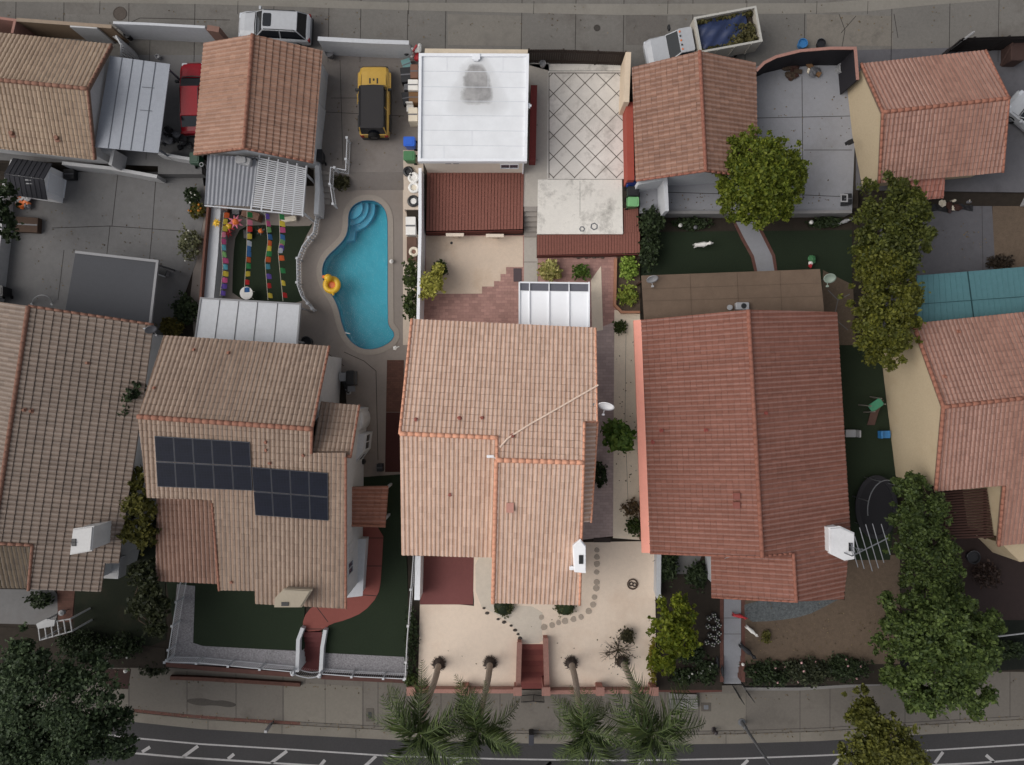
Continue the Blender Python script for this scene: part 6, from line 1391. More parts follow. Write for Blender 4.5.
# white tipper truck in the alley
t = local_thing('dump_truck', 'white pickup truck in the alley with a high sided bed of branches under blue tarp', 'truck', P(698, 50.5, ZU), R(180 + 10.5))
L = 7.4; mb = MB(); h = .98
loft(mb, [(.75, h * .96, .5, 1.1, 1.25, h * .88), (2.05, h * .97, .48, 1.1, 1.25, h * .88), (2.3, h * .96, .48, 1.05, 1.2, h * .86), (3.3, h * .93, .5, 1.0, 1.12, h * .80), (3.62, h * .84, .55, .9, 1.0, h * .7), (3.72, h * .7, .6, .8, .9, h * .6)]); obj('cab_body', mb, wtruck, t)
x0, x1, x2, x3, zb, wb, wt, zt = .80, .86, 1.7, 2.32, 1.22, .86, .74, 1.95
ft = [(x0, wb, zb), (x0, -wb, zb), (x3, -wb, zb), (x3, wb, zb)]; rl = [(x1, wt, zt), (x1, -wt, zt), (x2, -wt, zt), (x2, wt, zt)]
mb = MB(); mb.add(ft + rl, [(0, 1, 5, 4), (1, 2, 6, 5), (2, 3, 7, 6), (3, 0, 4, 7), (4, 5, 6, 7), (3, 2, 1, 0)]); obj('cabin', mb, wtruck, t)
mb = MB(); quad_panel(mb, [ft[2], ft[3], rl[3], rl[2]], (1, 0, .5), .07); obj('windshield', mb, glass_dark, t)
mb = MB(); quad_panel(mb, [ft[0], ft[1], rl[1], rl[0]], (-1, 0, .2), .1); obj('rear_window', mb, glass_dark, t)
for s in (0, 1):
    q = [ft[3], ft[0], rl[0], rl[3]] if s == 0 else [ft[2], ft[1], rl[1], rl[2]]; mb = MB(); quad_panel(mb, q, (0, 1 - 2 * s, .2), .08); obj('side_window', mb, glass_dark, t)
mb = MB(); mb.rbox((1.28, 0, zt + .02), (.92, 1.54, .08), .12); rf2 = obj('car_roof', mb, wtruck, t)
for k in range(5):
    mb = MB(); mb.rbox((1.62, -.56 + k * .28, zt + .08), (.10, .12, .05), .03); obj('marker_lamp', mb, metal_black if k % 2 else plastic['orange'], rf2)
for s in (1, -1):
    mb = MB(); mb.rbox((2.05, s * 1.2, 1.4), (.14, .34, .24), .04); mb.tube([(2.1, s * .9, 1.35), (2.05, s * 1.15, 1.4)], .025, 5); obj('mirror', mb, metal_black, t)
    mb = MB(); mb.rbox((3.58, s * .68, .82), (.2, .3, .2), .05); obj('headlight', mb, lampw, t)
    for x in (2.85, -1.9): wheel_parts(t, x, s * .86, .40, .28, chrome)
    mb = MB(); mb.rbox((-3.22, s * .8, .75), (.06, .2, .18), .03); obj('taillight', mb, lampr, t)
mb = MB(); mb.rbox((.15, 0, .62), (6.7, .9, .2), .05); obj('chassis', mb, metal_black, t)
bx0, bx1, bw, bz0, bz1 = -3.25, .62, 1.08, .95, 2.3
mb = MB(); mb.ribbon([(bx0, -bw), (bx1, -bw), (bx1, bw), (bx0, bw)], .05, bz0, bz1, closed=True); bd = obj('bed_sides', mb, MP('white bed boards', (166, 160, 150), .6), t)
mb = MB(); mb.ribbon([(bx0, -bw), (bx1, -bw), (bx1, bw), (bx0, bw)], .065, bz1 - .002, bz1 + .05, closed=True); obj('top_rail', mb, MP('pale bed rail', (166, 164, 158), .6), bd)
mb = MB(); mb.box(((bx0 + bx1) / 2, 0, bz0 + .04), (bx1 - bx0 - .1, 2 * bw - .1, .08)); obj('bed_floor', mb, metal_black, t)
for x in (-2.6, -1.5, -.4):
    for s in (1, -1):
        mb = MB(); mb.box((x, s * (bw + .08), (bz0 + bz1) / 2), (.09, .06, bz1 - bz0)); obj('stake', mb, MP('stake paint', (150, 146, 138), .6), bd)
def in_truck(x, y, z): a = R(190.5); q = P(698, 50.5, ZU); return Vector((q.x + x * math.cos(a) - y * math.sin(a), q.y + x * math.sin(a) + y * math.cos(a), ZU + z))
n = 26; mb = MB(); zz = {}
for i in range(n + 1):
    for j in range(n + 1):
        u, v = i / n, j / n; x = -2.7 + 3.15 * u; y = -.98 + 1.96 * v
        if x < -1.4 and y > .1: y = .1 + (y - .1) * max(.3, 1 - (-1.4 - x) * .7)
        z = 2.0 + .22 * math.sin(u * 3.1) * math.sin(v * 3.1) + .09 * math.sin(9 * u + 4 * v) * math.cos(7 * v - 3 * u) + .05 * math.sin(21 * u - 13 * v); mb.v.append(tuple(in_truck(x, y, z)))
mb.f = [(i * (n + 1) + j, i * (n + 1) + j + 1, (i + 1) * (n + 1) + j + 1, (i + 1) * (n + 1) + j) for i in range(n) for j in range(n)]; mb.mi = [0] * len(mb.f)
m_ = len(mb.v); mb.v += [(x, y, z - .05) for x, y, z in mb.v]; mb.f += [tuple(m_ + k for k in reversed(f)) for f in mb.f[:]]; mb.mi = [0] * len(mb.f)
single('tarpaulin', mb, M('navy tarpaulin', (42, 52, 82), .14, 4, .45, .2, 12), 'crumpled navy blue tarp lying in the bed of the white truck', 'tarp', smooth=True)
C = np.array([tuple(in_truck(-3.1 + 1.8 * random.random() ** .9, random.uniform(-.3, .95), 1.7 + random.uniform(0, .5))) for _ in range(900)]); C2 = np.array([tuple(in_truck(-3.15 + 3.7 * random.random(), random.choice((random.uniform(-.96, -.8), random.uniform(.8, .96))), 1.85 + random.uniform(0, .3))) for _ in range(400)])
mb = leaf_mb(np.concatenate([C, C2]), .17); b0 = [tuple(in_truck(x, y, z)) for x, y, z in ((bx0 + .1, -.98, 1.05), (bx1 - .1, -.98, 1.05), (bx1 - .1, .98, 1.05), (bx0 + .1, .98, 1.05))]
b1 = [tuple(in_truck(x, y, z)) for x, y, z in ((bx0 + .1, -.98, 1.78), (bx1 - .1, -.98, 1.72), (bx1 - .1, .98, 1.72), (bx0 + .1, .98, 1.78))]
mb.add(b0 + b1, [(0, 1, 5, 4), (1, 2, 6, 5), (2, 3, 7, 6), (3, 0, 4, 7), (4, 5, 6, 7), (3, 2, 1, 0)], 1)
tag(raw_obj('branches', mb, [ML('cut leaves', (52, 52, 30), (98, 92, 58)), dirt]), 'cut green branches piled in the rear corner of the truck bed', 'plant cuttings')

# ================================================================== palms, trees, shrubs
def frond_mesh(Lf, droop, seed):
    r = random.Random(seed); mb = MB(); n = 42; spine = []
    for i in range(n + 1):
        s = i / n; spine.append(Vector((Lf * s * (1 - .10 * s), .12 * Lf * math.sin(s * 2 + seed) * s, Lf * (.34 * s - droop * s * s))))
    mb.tube(spine[::3], .035, 5, 0, .008)
    for i in range(4, n + 1):
        s = i / n; d = (spine[i] - spine[i - 1]).normalized(); side = d.cross(Vector((0, 0, 1))).normalized(); ll = Lf * (.34 * math.sin(math.pi * min(1, .12 + s * .86)) ** .7) * r.uniform(.8, 1.15)
        for sg in (1, -1):
            for rep in (0,):
                o = spine[i] - d * (rep * .5 * Lf / n); dirn = (side * sg * r.uniform(.75, 1) + d * r.uniform(.45, .9) + Vector((0, 0, r.uniform(-.55, .25)))).normalized(); w = d * .017
                m = o + dirn * ll * .5 + Vector((0, 0, .02)); e = o + dirn * ll + Vector((0, 0, -.28 * ll)); mb.add([o - w, o + w, m + w * 1.1, e, m - w * 1.1], [(0, 1, 2, 3, 4)])
    return mb
FR = []
for k in range(5):
    mb = frond_mesh(2.35, .70 + .14 * k, k + 1); me = bpy.data.meshes.new('frond'); me.from_pydata(mb.v, [], mb.f); me.materials.append(lf_palm); FR.append(me)
def palm(label, bx, by, ht, lean=(0, 0), sc=1.0, nf=17, trunk=.17):
    b = P(bx, by, .01); t = thing('palm_tree', label, 'palm', b, 'palms along the front terrace'); OFF[t] = b; top = b + Vector((lean[0], lean[1], ht)); mb = MB()
    pts = [b + (top - b) * s + Vector((.05 * math.sin(6 * s), 0, 0)) for s in [k / 40 for k in range(41)]]; mb.tube([pts[0] - Vector((0, 0, .1))] + pts, [trunk * 1.4] + [trunk * (1.25 - .4 * k / 40) * (1 + .06 * (k % 2)) for k in range(41)], 10); obj('trunk', mb, palmbark, t, smooth=False)
    mb = MB()
    for k in range(90):
        a = random.uniform(0, 6.283); r0 = random.uniform(.12, .3); z = random.uniform(.02, .55); o = b + Vector((math.cos(a) * r0, math.sin(a) * r0, z)); mb.tube([o, o + Vector((math.cos(a) * .26, math.sin(a) * .26, -z * .55))], .03, 4, 0, .01)
    mb.lathe(b, [(.36, 0), (.40, .15), (.30, .40), (.2, .6)], 14); obj('root_skirt', mb, palmroot, t)
    mb = MB(); mb.lathe(top - Vector((0, 0, .7)), [(trunk * .8, 0), (trunk * 1.15, .2), (trunk * .95, .8), (.05, 1.0)], 10); obj('crownshaft', mb, lf_mid, t)
    for k in range(nf):
        f = bpy.data.objects.new('frond', FR[k % 5]); COL.objects.link(f); f.parent = t; f.location = top - b + Vector((0, 0, .15))
        f.rotation_euler = (random.uniform(-.2, .2), -(.75 if k % 3 == 0 else .25 if k % 3 == 1 else -.15) + random.uniform(-.15, .15), 2 * math.pi * k / nf + random.uniform(-.45, .45)); s = sc * random.uniform(.7, 1.22); f.scale = (s, s, s)
    return t
palm('palm at the far left of the front terrace, crown over the pavement', 439, 663, 9.3, (-.1, 0), 1.18)
palm('palm left of the terracotta stair with its trunk nearly upright', 490, 662, 9.0, (-.3, -.1), 1.05)
palm('palm right of the terracotta stair, third along the terrace', 571, 662, 9.0, (0, -.1), 1.08)
palm('palm at the right end of the terrace beside the round shrub', 622, 661, 9.2, (.2, -.2), 1.3)
lf_bush = ML('round bush leaves', (44, 42, 32), (78, 74, 50))
shrub('round_shrub', 'small round brown green bush behind the right hand palm', 627, 636, 0, 8, .8, lf_bush, bark, 900, .09)
t = thing('bare_shrub', 'leafless twiggy shrub on the terrace behind the right hand palm', 'shrub', P(618, 648, .01)); mb = MB(); b = P(618, 650, .01)
for k in range(16):
    a = random.uniform(0, 6.283); d = Vector((math.cos(a), math.sin(a), 0)); r1 = random.uniform(.6, 1.3); m1 = b + d * r1 * .5 + Vector((0, 0, .35)); e1 = b + d * r1 + Vector((random.uniform(-.2, .2), random.uniform(-.2, .2), .5)); mb.tube([b, m1, e1], .03, 5, 0, .01)
    for _ in range(3): mb.tube([m1, m1 + d * .3 + Vector((random.uniform(-.4, .4), random.uniform(-.4, .4), .1))], .018, 4, 0, .006)
obj('stems', mb, bark, t); obj('leaves', leaf_mb(np.array([tuple(b + Vector((random.gauss(0, .6), random.gauss(0, .6), random.uniform(.3, .6)))) for _ in range(160)]), .08), lf_bush, t)

tree('ficus_tree', 'dense yellow green round tree beside the brown red garage', [(757, 178, 5.0, 31, 2.1), (738, 190, 4.2, 22, 1.6), (778, 168, 4.6, 24, 1.7), (760, 154, 4.4, 22, 1.6), (775, 196, 4.3, 22, 1.6), (750, 206, 3.8, 18, 1.2), (730, 166, 4.0, 16, 1.2), (794, 180, 3.9, 17, 1.3), (757, 216, 3.4, 15, 1.1), (724, 178, 3.8, 15, 1.2), (745, 146, 4.0, 18, 1.3), (736, 154, 4.0, 17, 1.3), (782, 206, 3.6, 17, 1.2), (734, 206, 3.6, 16, 1.2), (785, 158, 4.0, 17, 1.3), (760, 180, 5.2, 26, 1.6)], ZU, ML('ficus crown leaves', (58, 72, 20), (104, 110, 38)), bark, 34000, .14, (761, 185), .2, sub=.34, flat=.3)
tree('hedge_tree', 'tall olive green tree against the terracotta garage', [(885, 198, 4.8, 26, 1.8), (905, 212, 5.2, 26, 1.9), (885, 238, 5.0, 30, 1.9), (915, 240, 4.6, 20, 1.5), (868, 225, 4.2, 20, 1.5), (890, 262, 5.0, 30, 1.8), (866, 255, 4.2, 20, 1.5)], .0, ML('olive brown leaves', (44, 51, 22), (84, 88, 38)), bark, 24000, .14, (893, 235), .18, sub=.28, flat=.25)
tree('hedge_tree', 'yellow green column of foliage beside the cream gable wall', [(882, 275, 5.0, 28, 2.0), (895, 300, 5.4, 28, 2.0), (884, 330, 5.0, 31, 2.0), (868, 300, 4.4, 22, 1.6), (886, 352, 4.4, 21, 1.5), (902, 325, 4.6, 20, 1.5), (878, 262, 4.8, 22, 1.6)], .0, ML('yellow olive leaves', (56, 61, 24), (98, 98, 38)), bark, 26000, .14, (886, 310), .18, sub=.28, flat=.25)
tree('street_tree', 'large dark green broad tree filling the lower right corner', [(930, 630, 6.6, 38, 2.2), (965, 645, 6.2, 34, 2.0), (905, 640, 5.6, 28, 1.8), (935, 680, 6.0, 36, 2.0), (965, 690, 5.4, 28, 1.8), (895, 610, 5.0, 22, 1.6), (980, 620, 5.0, 24, 1.6), (945, 605, 5.4, 26, 1.7), (920, 700, 4.6, 20, 1.4), (890, 672, 4.8, 20, 1.4)], -.1, ML('deep green leaves', (40, 54, 26), (84, 98, 50)), bark, 42000, .155, (938, 655), .26, sub=.30, limbs=12, flat=.4)
tree('street_tree', 'amber green feathery tree at the bottom edge of the lower right', [(868, 735, 5.4, 24, 1.8), (890, 745, 5.8, 28, 1.9), (852, 748, 4.8, 18, 1.5), (905, 765, 5.2, 24, 1.7), (860, 700, 4.0, 14, 1.2), (872, 775, 5.0, 26, 1.7), (862, 715, 4.4, 16, 1.3), (876, 722, 4.8, 18, 1.4)], ZS, ML('amber green leaves', (56, 60, 26), (98, 98, 44)), bark, 18000, .15, (872, 718), .15, sub=.34, flat=.3)
tree('yard_tree', 'dark green tree growing along the cream gable wall of the terracotta house', [(908, 488, 4.4, 19, 1.5), (922, 512, 4.8, 25, 1.7), (930, 540, 4.8, 25, 1.7), (940, 565, 4.6, 23, 1.6), (910, 545, 4.2, 20, 1.4), (945, 585, 4.2, 18, 1.3), (906, 518, 4.2, 17, 1.4), (915, 575, 4.0, 20, 1.4)], .0, lf_mid, bark, 22000, .14, (920, 530), .16, sub=.3, flat=.35)
tree('street_tree', 'very dark conifer mass in the lower left corner', [(40, 690, 7.0, 40, 2.4), (80, 700, 6.8, 38, 2.3), (20, 730, 6.6, 40, 2.3), (70, 745, 6.4, 36, 2.2), (105, 735, 5.6, 26, 1.8), (25, 660, 5.6, 26, 1.8), (-20, 690, 6.4, 40, 2.2), (90, 665, 5.2, 18, 1.4), (112, 715, 5.0, 18, 1.4), (125, 745, 4.6, 14, 1.2), (45, 770, 6.0, 40, 2.0)], ZS, lf_deep, bark, 52000, .14, (58, 712), .3, sub=.38, limbs=12, flat=.5)
tree('yard_tree', 'yellow green bushy tree between the grey brown roof and the solar roof house', [(136, 480, 4.0, 12, 1.2), (140, 505, 4.4, 16, 1.4), (138, 530, 4.2, 16, 1.4), (147, 540, 3.6, 11, 1.1)], 0, lf_olive, bark, 4500, .16, (141, 510), .12)
tree('yard_tree', 'small dark green tree squeezed between the two left hand roofs', [(134, 395, 4.6, 10, 1.2), (127, 410, 4.4, 10, 1.2), (139, 385, 4.4, 8, 1.0)], 0, lf_dark, bark, 1800, .15, (150, 398), .09)
tree('yard_tree', 'loose dark green tree on the lawn left of the white railing', [(146, 575, 3.2, 16, 1.3), (152, 600, 3.4, 17, 1.3), (158, 625, 3.0, 13, 1.2), (138, 605, 2.8, 12, 1.0)], 0, ML('dim leaves', (30, 36, 22), (56, 60, 36)), bark, 4200, .17, (150, 603), .12)
tree('yard_tree', 'dark tree at the left edge above the peeling white wall', [(4, 195, 4.0, 14, 1.4), (2, 222, 4.2, 16, 1.4), (10, 235, 3.2, 8, 1.0), (-14, 205, 4, 16, 1.4)], 0, lf_dark, bark, 3000, .17, (-2, 215), .14)
tree('lemon_tree', 'golden yellow young tree beside the tall white dividing wall', [(432, 285, 2.2, 13, .9), (426, 290, 2.0, 10, .8), (437, 272, 1.8, 9, .7)], 0, lf_gold, bark, 1800, .13, (434, 280), .06)
tree('yard_tree', 'light green tree on the lawn strip right of the cream terrace', [(674, 608, 3.4, 17, 1.4), (668, 630, 3.8, 20, 1.5), (682, 640, 3.2, 16, 1.2), (664, 660, 3.2, 15, 1.2), (684, 615, 2.8, 13, 1.1)], -.05, lf_citrus, bark, 6500, .15, (672, 635), .13, sub=.3, flat=.3)
tree('young_tree', 'bright green leafy young tree at the right eave of the salmon roof', [(618, 437, 2.4, 15, .8), (612, 430, 2.2, 10, .7), (624, 443, 2.0, 10, .7)], 0, lf_bright, bark, 900, .26, (618, 438), .05)
SH = [
 ('shrub', 'dark hedge clump against the left of the tall white wall', 411, 275, 0, 8, 2.0, lf_mid, 900, .13, 16),
 ('shrub', 'rounded hedge clump against the tall white wall near the deep pool corner', 411, 305, 0, 8, 1.9, lf_mid, 900, .13, 16),
 ('shrub', 'green bush behind the golden young tree', 440, 269, 0, 8, 1.2, lf_mid, 700, .12, 8),
 ('shrub', 'variegated cream and green shrub below the red board strip', 550, 271, 0, 12, 1.0, lf_vari, 900, .14, 10),
 ('shrub', 'compact green shrub below the red board strip', 581, 272, 0, 9, .8, lf_bright, 800, .11, 8),
 ('shrub', 'light green strappy plants at the top of the terracotta edged planter', 629, 267, 0, 10, .8, ML('lime leaves', (84, 108, 40), (150, 170, 80)), 800, .13, 13),
 ('shrub', 'light green strappy plants at the foot of the terracotta edged planter', 628, 295, 0, 10, .7, ML('lime yellow leaves', (90, 108, 42), (156, 164, 76)), 700, .13, 10),
 ('shrub', 'small dark green bush alone on the sandy strip', 620, 327, 0, 7, .6, lf_mid, 500, .10, 7),
 ('shrub', 'spiky dark bush against the right wall of the salmon roof house', 600, 475, 0, 7, 1.2, lf_dark, 500, .16, 12),
 ('shrub', 'reddish twiggy bush at the foot of the sandy strip', 631, 508, 0, 10, 1.0, ML('red brown leaves', (70, 58, 44), (110, 92, 66)), 700, .10, 8),
 ('shrub', 'low green bush below the twiggy bush at the sandy strip', 634, 527, 0, 8, .8, lf_mid, 600, .11, 10),
 ('shrub', 'dark fountain grass clump beside the yard steps railing', 342, 182, .25, 8, .7, ML('grass blades', (44, 44, 30), (78, 76, 52)), 700, .15, 9),
 ('shrub', 'dark climbing shrub at the corner wall of the brown red garage', 652, 222, 0, 12, 2.2, lf_dark, 1500, .14, 14),
 ('shrub', 'dark climbing shrub between the planter and the dark back lawn', 650, 248, 0, 10, 1.8, lf_dark, 1200, .14, 20),
 ('shrub', 'pale flowered bush against the brown topped wall', 190, 244, 0, 12, 1.3, ML('silver green leaves', (70, 74, 52), (112, 112, 84)), 900, .13, 17),
 ('shrub', 'thin green plant above the pale flowered bush', 192, 196, 0, 8, 1.1, lf_dark, 500, .13, 9),
 ('shrub', 'orange flowered plant beside the brown topped wall', 197, 211, 0, 8, .9, lf_olive, 500, .12, 9),
 ('shrub', 'dark bush left of the white panelled patio cover', 186, 308, 0, 12, 1.4, lf_dark, 1000, .14, 16),
 ('shrub', 'yellow green bush at the corner of the grey brown roof', 172, 326, 0, 13, 1.3, ML('mustard leaves', (66, 62, 28), (104, 96, 46)), 1000, .14, 9),
 ('shrub', 'dim bush in front of the grey front patio', 40, 600, 0, 12, .9, lf_dark, 700, .13, 8),
 ('shrub', 'dark bush beside the white trellis arbour', 78, 644, -.05, 22, 1.2, lf_dark, 2000, .12, 14),
 ('shrub', 'dark ground bush left of the pebble strip railing foot', 118, 646, -.05, 26, .8, lf_dark, 1800, .12, 13),
 ('shrub', 'grassy clump hanging over the pavement by the railing corner', 155, 665, ZS + .1, 16, 1.6, lf_grey, 1000, .16, 10),
 ('hedge', 'dark hedge left of the front step path, left half', 684, 676, -.3, 14, .9, lf_dark, 1000, .13, 9),
 ('hedge', 'dark hedge close to the left edge of the step path', 707, 672, -.3, 12, .9, lf_dark, 900, .13, 12),
 ('hedge', 'dark shrub behind the potted flowers', 690, 655, 0, 16, .9, lf_dark, 900, .14, 9),
 ('hedge', 'rose hedge immediately right of the step path', 768, 673, -.2, 22, 1.0, lf_dark, 2400, .12, 13),
 ('hedge', 'rose hedge second right of the step path', 806, 671, -.2, 24, 1.0, lf_grey, 2600, .12, 13),
 ('hedge', 'rose hedge third right of the step path, under the big tree', 845, 667, -.2, 24, 1.0, lf_dark, 2600, .12, 13),
 ('shrub', 'lone small plant on the brown bark yard', 766, 637, 0, 5, .5, lf_olive, 300, .10, 6),
 ('shrub', 'dark shrub below the eave at the left of the brick red house', 668, 566, 0, 11, 1.0, lf_dark, 800, .14, 16),
 ('shrub', 'dark shrub below the small front gable of the brick red house', 697, 575, 0, 12, 1.0, lf_dark, 800, .14, 14),
 ('shrub', 'dark planting at the left of the retaining wall bed', 690, 224, 0, 22, .5, lf_dark, 800, .13, 6),
 ('shrub', 'dark planting in the right part of the retaining wall bed', 825, 222, 0, 18, .5, lf_dark, 700, .13, 6),
 ('shrub', 'dark ivy strip between the soil bed and the terrace', 411, 640, 0, 7, .7, lf_dark, 800, .12, 34),
 ('shrub', 'small green tuft at the lower end of the ivy strip', 410, 680, 0, 6, .7, lf_mid, 400, .12, 9),
 ('shrub', 'narrow yellow green hedge along the right edge of the cream terrace', 653, 662, 0, 5, .9, lf_yellow, 700, .11, 26),
 ('shrub', 'dark shrub row along the dark fence under the brick red house', 896, 625, 0, 16, 1.0, lf_dark, 800, .14, 12),
 ('shrub', 'dark bush in the shaded lawn at the far right', 1010, 650, 0, 16, 1.0, lf_dark, 900, .15, 10),
 ('shrub', 'brown leafed shrub by the dark pergola', 985, 575, 0, 16, .9, ML('maroon leaves', (36, 28, 26), (62, 48, 42)), 700, .14, 12),
 ('shrub', 'dark vine on the ground at the right of the grey patio', 1000, 262, 0, 12, .6, ML('umber leaves', (38, 32, 26), (60, 50, 40)), 500, .13, 8),
]
flow = M('white petals', (190, 188, 180), .05); flowo = M('orange petals', (170, 110, 40), .1); flowp = M('pink petals', (190, 150, 150), .1)
for nm, lab, x, y, z, r, h, mt, n, sz, ry in SH:
    fl = flowo if 'orange flowered' in lab else flowp if 'rose' in lab else flow if ('flowered' in lab or 'clump hanging' in lab or 'left half' in lab or 'close to the left' in lab or 'ground bush' in lab) else None
    shrub(nm, lab, x, y, z, r, h, mt, bark, n, sz, ry=ry, flowers=fl, nf=7 if fl else 0, cat='hedge' if nm == 'hedge' else 'shrub')
for x, lab in ((503, 'clipped half round bush at the left of the front door'), (565, 'clipped half round bush at the right under the salmon eave')):
    c = P(x, 605, .01); C = blob_points([(c.x, c.y, .3, .72, .42)], 1700, .3); C[:, 2] = np.clip(C[:, 2], .03, None); mb = leaf_mb(C, .075); mb.ball(c + Vector((0, 0, .2)), .62, 1, 14, .7)
    tag(raw_obj('clipped_bush', mb, [ML('boxwood leaves', (50, 56, 34), (84, 88, 54)), lf_dark]), lab, 'bush')
# ================================================================== small things
def wheelie_bin(label, px, py, zg, rz, mat, lidmat, group='wheelie bins beside walls'):
    t = local_thing('wheelie_bin', label, 'bin', P(px, py, zg), R(rz)); mb = MB()
    vs = [(x * s, y * s, z) for z, s in ((.06, .82), (.95, 1.0)) for x, y in ((-.28, -.33), (.28, -.33), (.28, .33), (-.28, .33))]; mb.add(vs, [(3, 2, 1, 0), (4, 5, 6, 7)] + [(i, (i + 1) % 4, 4 + (i + 1) % 4, 4 + i) for i in range(4)]); obj('body', mb, mat, t)
    mb = MB(); mb.rbox((0, .02, .99), (.62, .74, .07), .07); mb.rbox((0, .02, 1.035), (.44, .5, .03), .06); obj('lid', mb, lidmat, t)
    mb = MB(); mb.tube([(-.25, -.39, .93), (.25, -.39, .93)], .022, 6); obj('handle', mb, lidmat, t)
    for s in (1, -1):
        mb = MB(); mb.tube([(s * .24, -.3, .11), (s * .31, -.3, .11)], .11, 14); obj('wheel', mb, rubber, t)
wheelie_bin('blue wheelie bin by the white garage wall near the yellow car', 411.5, 146.5, ZU - .3 + .3, 90, plastic['blue'], plastic['blue'])
wheelie_bin('green wheelie bin below the blue one at the white garage', 411.5, 160.5, ZU, 90, plastic['green'], plastic['green'])
wheelie_bin('blue wheelie bin right of the stained concrete slab', 630, 184.5, ZU - .1, -90, plastic['blue'], MP('navy lid', (18, 30, 84), .4))
wheelie_bin('black lidded green bin standing beside the stained slab', 630.5, 195, ZU - .1, -90, plastic['darkgreen'], plastic['black'])
wheelie_bin('pale green wheelie bin last beside the stained slab', 630.5, 205.5, ZU - .1, -90, plastic['green'], MP('pale green lid', (112, 164, 112), .45))
wheelie_bin('dark green bin with white emblem at the orange tan garage corner', 201, 163, ZU, 0, plastic['darkgreen'], plastic['darkgreen'])
mb = MB(); q = P(201.5, 164.5, ZU + 1.07); mb.torus(q, .12, .03, 14, 5); single('bin_ring', mb, ddim, 'white ring lying on the lid of the dark green bin', 'ring')
wheelie_bin('dark bin against the orange tan garage by the yard steps', 322, 160, ZU, 0, plastic['black'], plastic['black'])
wheelie_bin('black bin in the lower left corner of the concrete yard', 9, 293, 0, 0, plastic['black'], plastic['black'])

def heap(name, label, cat, px, py, z, r, h, mats, n=9):
    t = thing(name, label, cat, P(px, py, z)); c = P(px, py, z)
    for k in range(n):
        mb = MB(); a = random.uniform(0, 6.283); rr = r * random.uniform(.1, .75); s = r * random.uniform(.3, .55) * (9 / max(9, n)) ** .6; q = c + Vector((math.cos(a) * rr, math.sin(a) * rr, h * random.uniform(.3, .8))); mb.ball(q, s, 0, 9, .5, random.uniform(.6, 1.3), random.uniform(.5, 1.2), .22) if k % 3 else mb.box(q, (s * random.uniform(.6, 2), s * random.uniform(.3, 1.1), h * .3), 0, 0, Matrix.Rotation(a, 3, 'Z') @ Matrix.Rotation(random.uniform(-.3, .3), 3, 'X')); obj('bundle', mb, mats[k % len(mats)], t)
heap('clothes_pile', 'heap of white, red and black cloth at the top of the clutter strip', 'clothes', 415, 57, ZU, .75, .9, [plastic['white'], plastic['red'], plastic['black'], plastic['white']], 12)
heap('rubbish_bags', 'black rubbish bags behind the red car', 'rubbish', 172, 139, ZU, .8, .6, [plastic['black'], plastic['black'], plastic['grey']])
heap('rubbish_bags', 'dark bags lying between the red car and the white yard wall', 'rubbish', 186, 146, ZU, .7, .5, [plastic['black'], plastic['black']], 7)
heap('debris_pile', 'pile of dry brown leaves inside the curved black wall', 'debris', 793, 72, ZU, .8, .25, [M('dry leaf litter', (70, 58, 48), .3, 9), darkwood], 12)
heap('debris_pile', 'brown sacks inside the corner of the curved black wall', 'debris', 812, 72, ZU, .55, .45, [wood, plastic['grey'], plastic['cream']], 8)
heap('toys', 'red and white toys left below the brown flat roof corner', 'toys', 811, 263, 0, .45, .4, [plastic['red'], plastic['white'], plastic['green']], 6)
heap('debris_pile', 'brown clutter along the cream wall under the terracotta garage', 'debris', 972, 192, 0, 1.2, .3, [M('rubble', (92, 74, 68), .3, 9), plastic['cream'], darkwood, plastic['grey']], 26)
heap('debris_pile', 'dark red and white clutter heap left of the brown clutter', 'debris', 950, 203, 0, .9, .25, [M('rubble dark', (66, 50, 50), .3, 9), plastic['cream'], darkwood], 18)
heap('toys', 'white and orange clutter beside the grey shed', 'toys', 25, 202, 0, .7, .5, [plastic['dimwhite'], plastic['orange'], plastic['grey'], plastic['dimwhite']], 9)
def carton(name, label, px, py, z, s, mat, rz=0, cat='box', flap=True):
    t = thing(name, label, cat, P(px, py, z)); q = P(px, py, z); a = R(rz); mb = MB(); mb.rbox(q + Vector((0, 0, s[2] / 2)), s, .03, a); obj('body', mb, mat, t)
    if flap:
        mb = MB(); mb.box(q + Vector((0, 0, s[2] + .012)), (s[0] * .98, s[1] * .09, .02), a); obj('seam', mb, plastic['grey'], t)
    return t
carton('cooler_box', 'teal plastic crate in the clutter strip below the cloth heap', 408, 68, ZU, (.6, .7, .6), plastic['teal'], 20)
carton('bag', 'black bag with grey strap in the clutter strip', 407.5, 79, ZU, (.7, .95, .7), plastic['black'], 5, 'bag')
carton('box', 'brown carton against the white garage wall', 416, 77, ZU, (.5, .9, .9), plastic['brown'])
carton('box', 'white carton under the brown carton at the garage wall', 415, 91, ZU, (.65, .7, 1.0), plastic['white'])
carton('box', 'wooden crate between the two white cartons', 415, 102, ZU, (.6, .7, .8), wood)
carton('box', 'tall white carton low in the clutter strip', 415, 120, ZU, (.6, .9, 1.0), plastic['cream'])
carton('bag', 'black sack left of the wooden crate', 407, 101, ZU, (.5, .8, .5), plastic['black'], 10, 'bag')
carton('cooler_box', 'grey box left of the white carton', 408, 90, ZU, (.4, .4, .5), plastic['grey'])
carton('cooler_box', 'large white cooler standing on the clutter strip beside the wall', 412, 228, 0, (.66, 1.2, .7), plastic['white'])
carton('planter_box', 'brown planter box below the white cooler', 412.5, 250, 0, (.66, 1.6, .4), M('planter soil', (92, 70, 60), .2), 0, 'planter', False)
carton('box', 'pale window frame box in the clutter strip above the cooler', 413, 210, 0, (.55, .7, .5), plastic['cream'], 8)
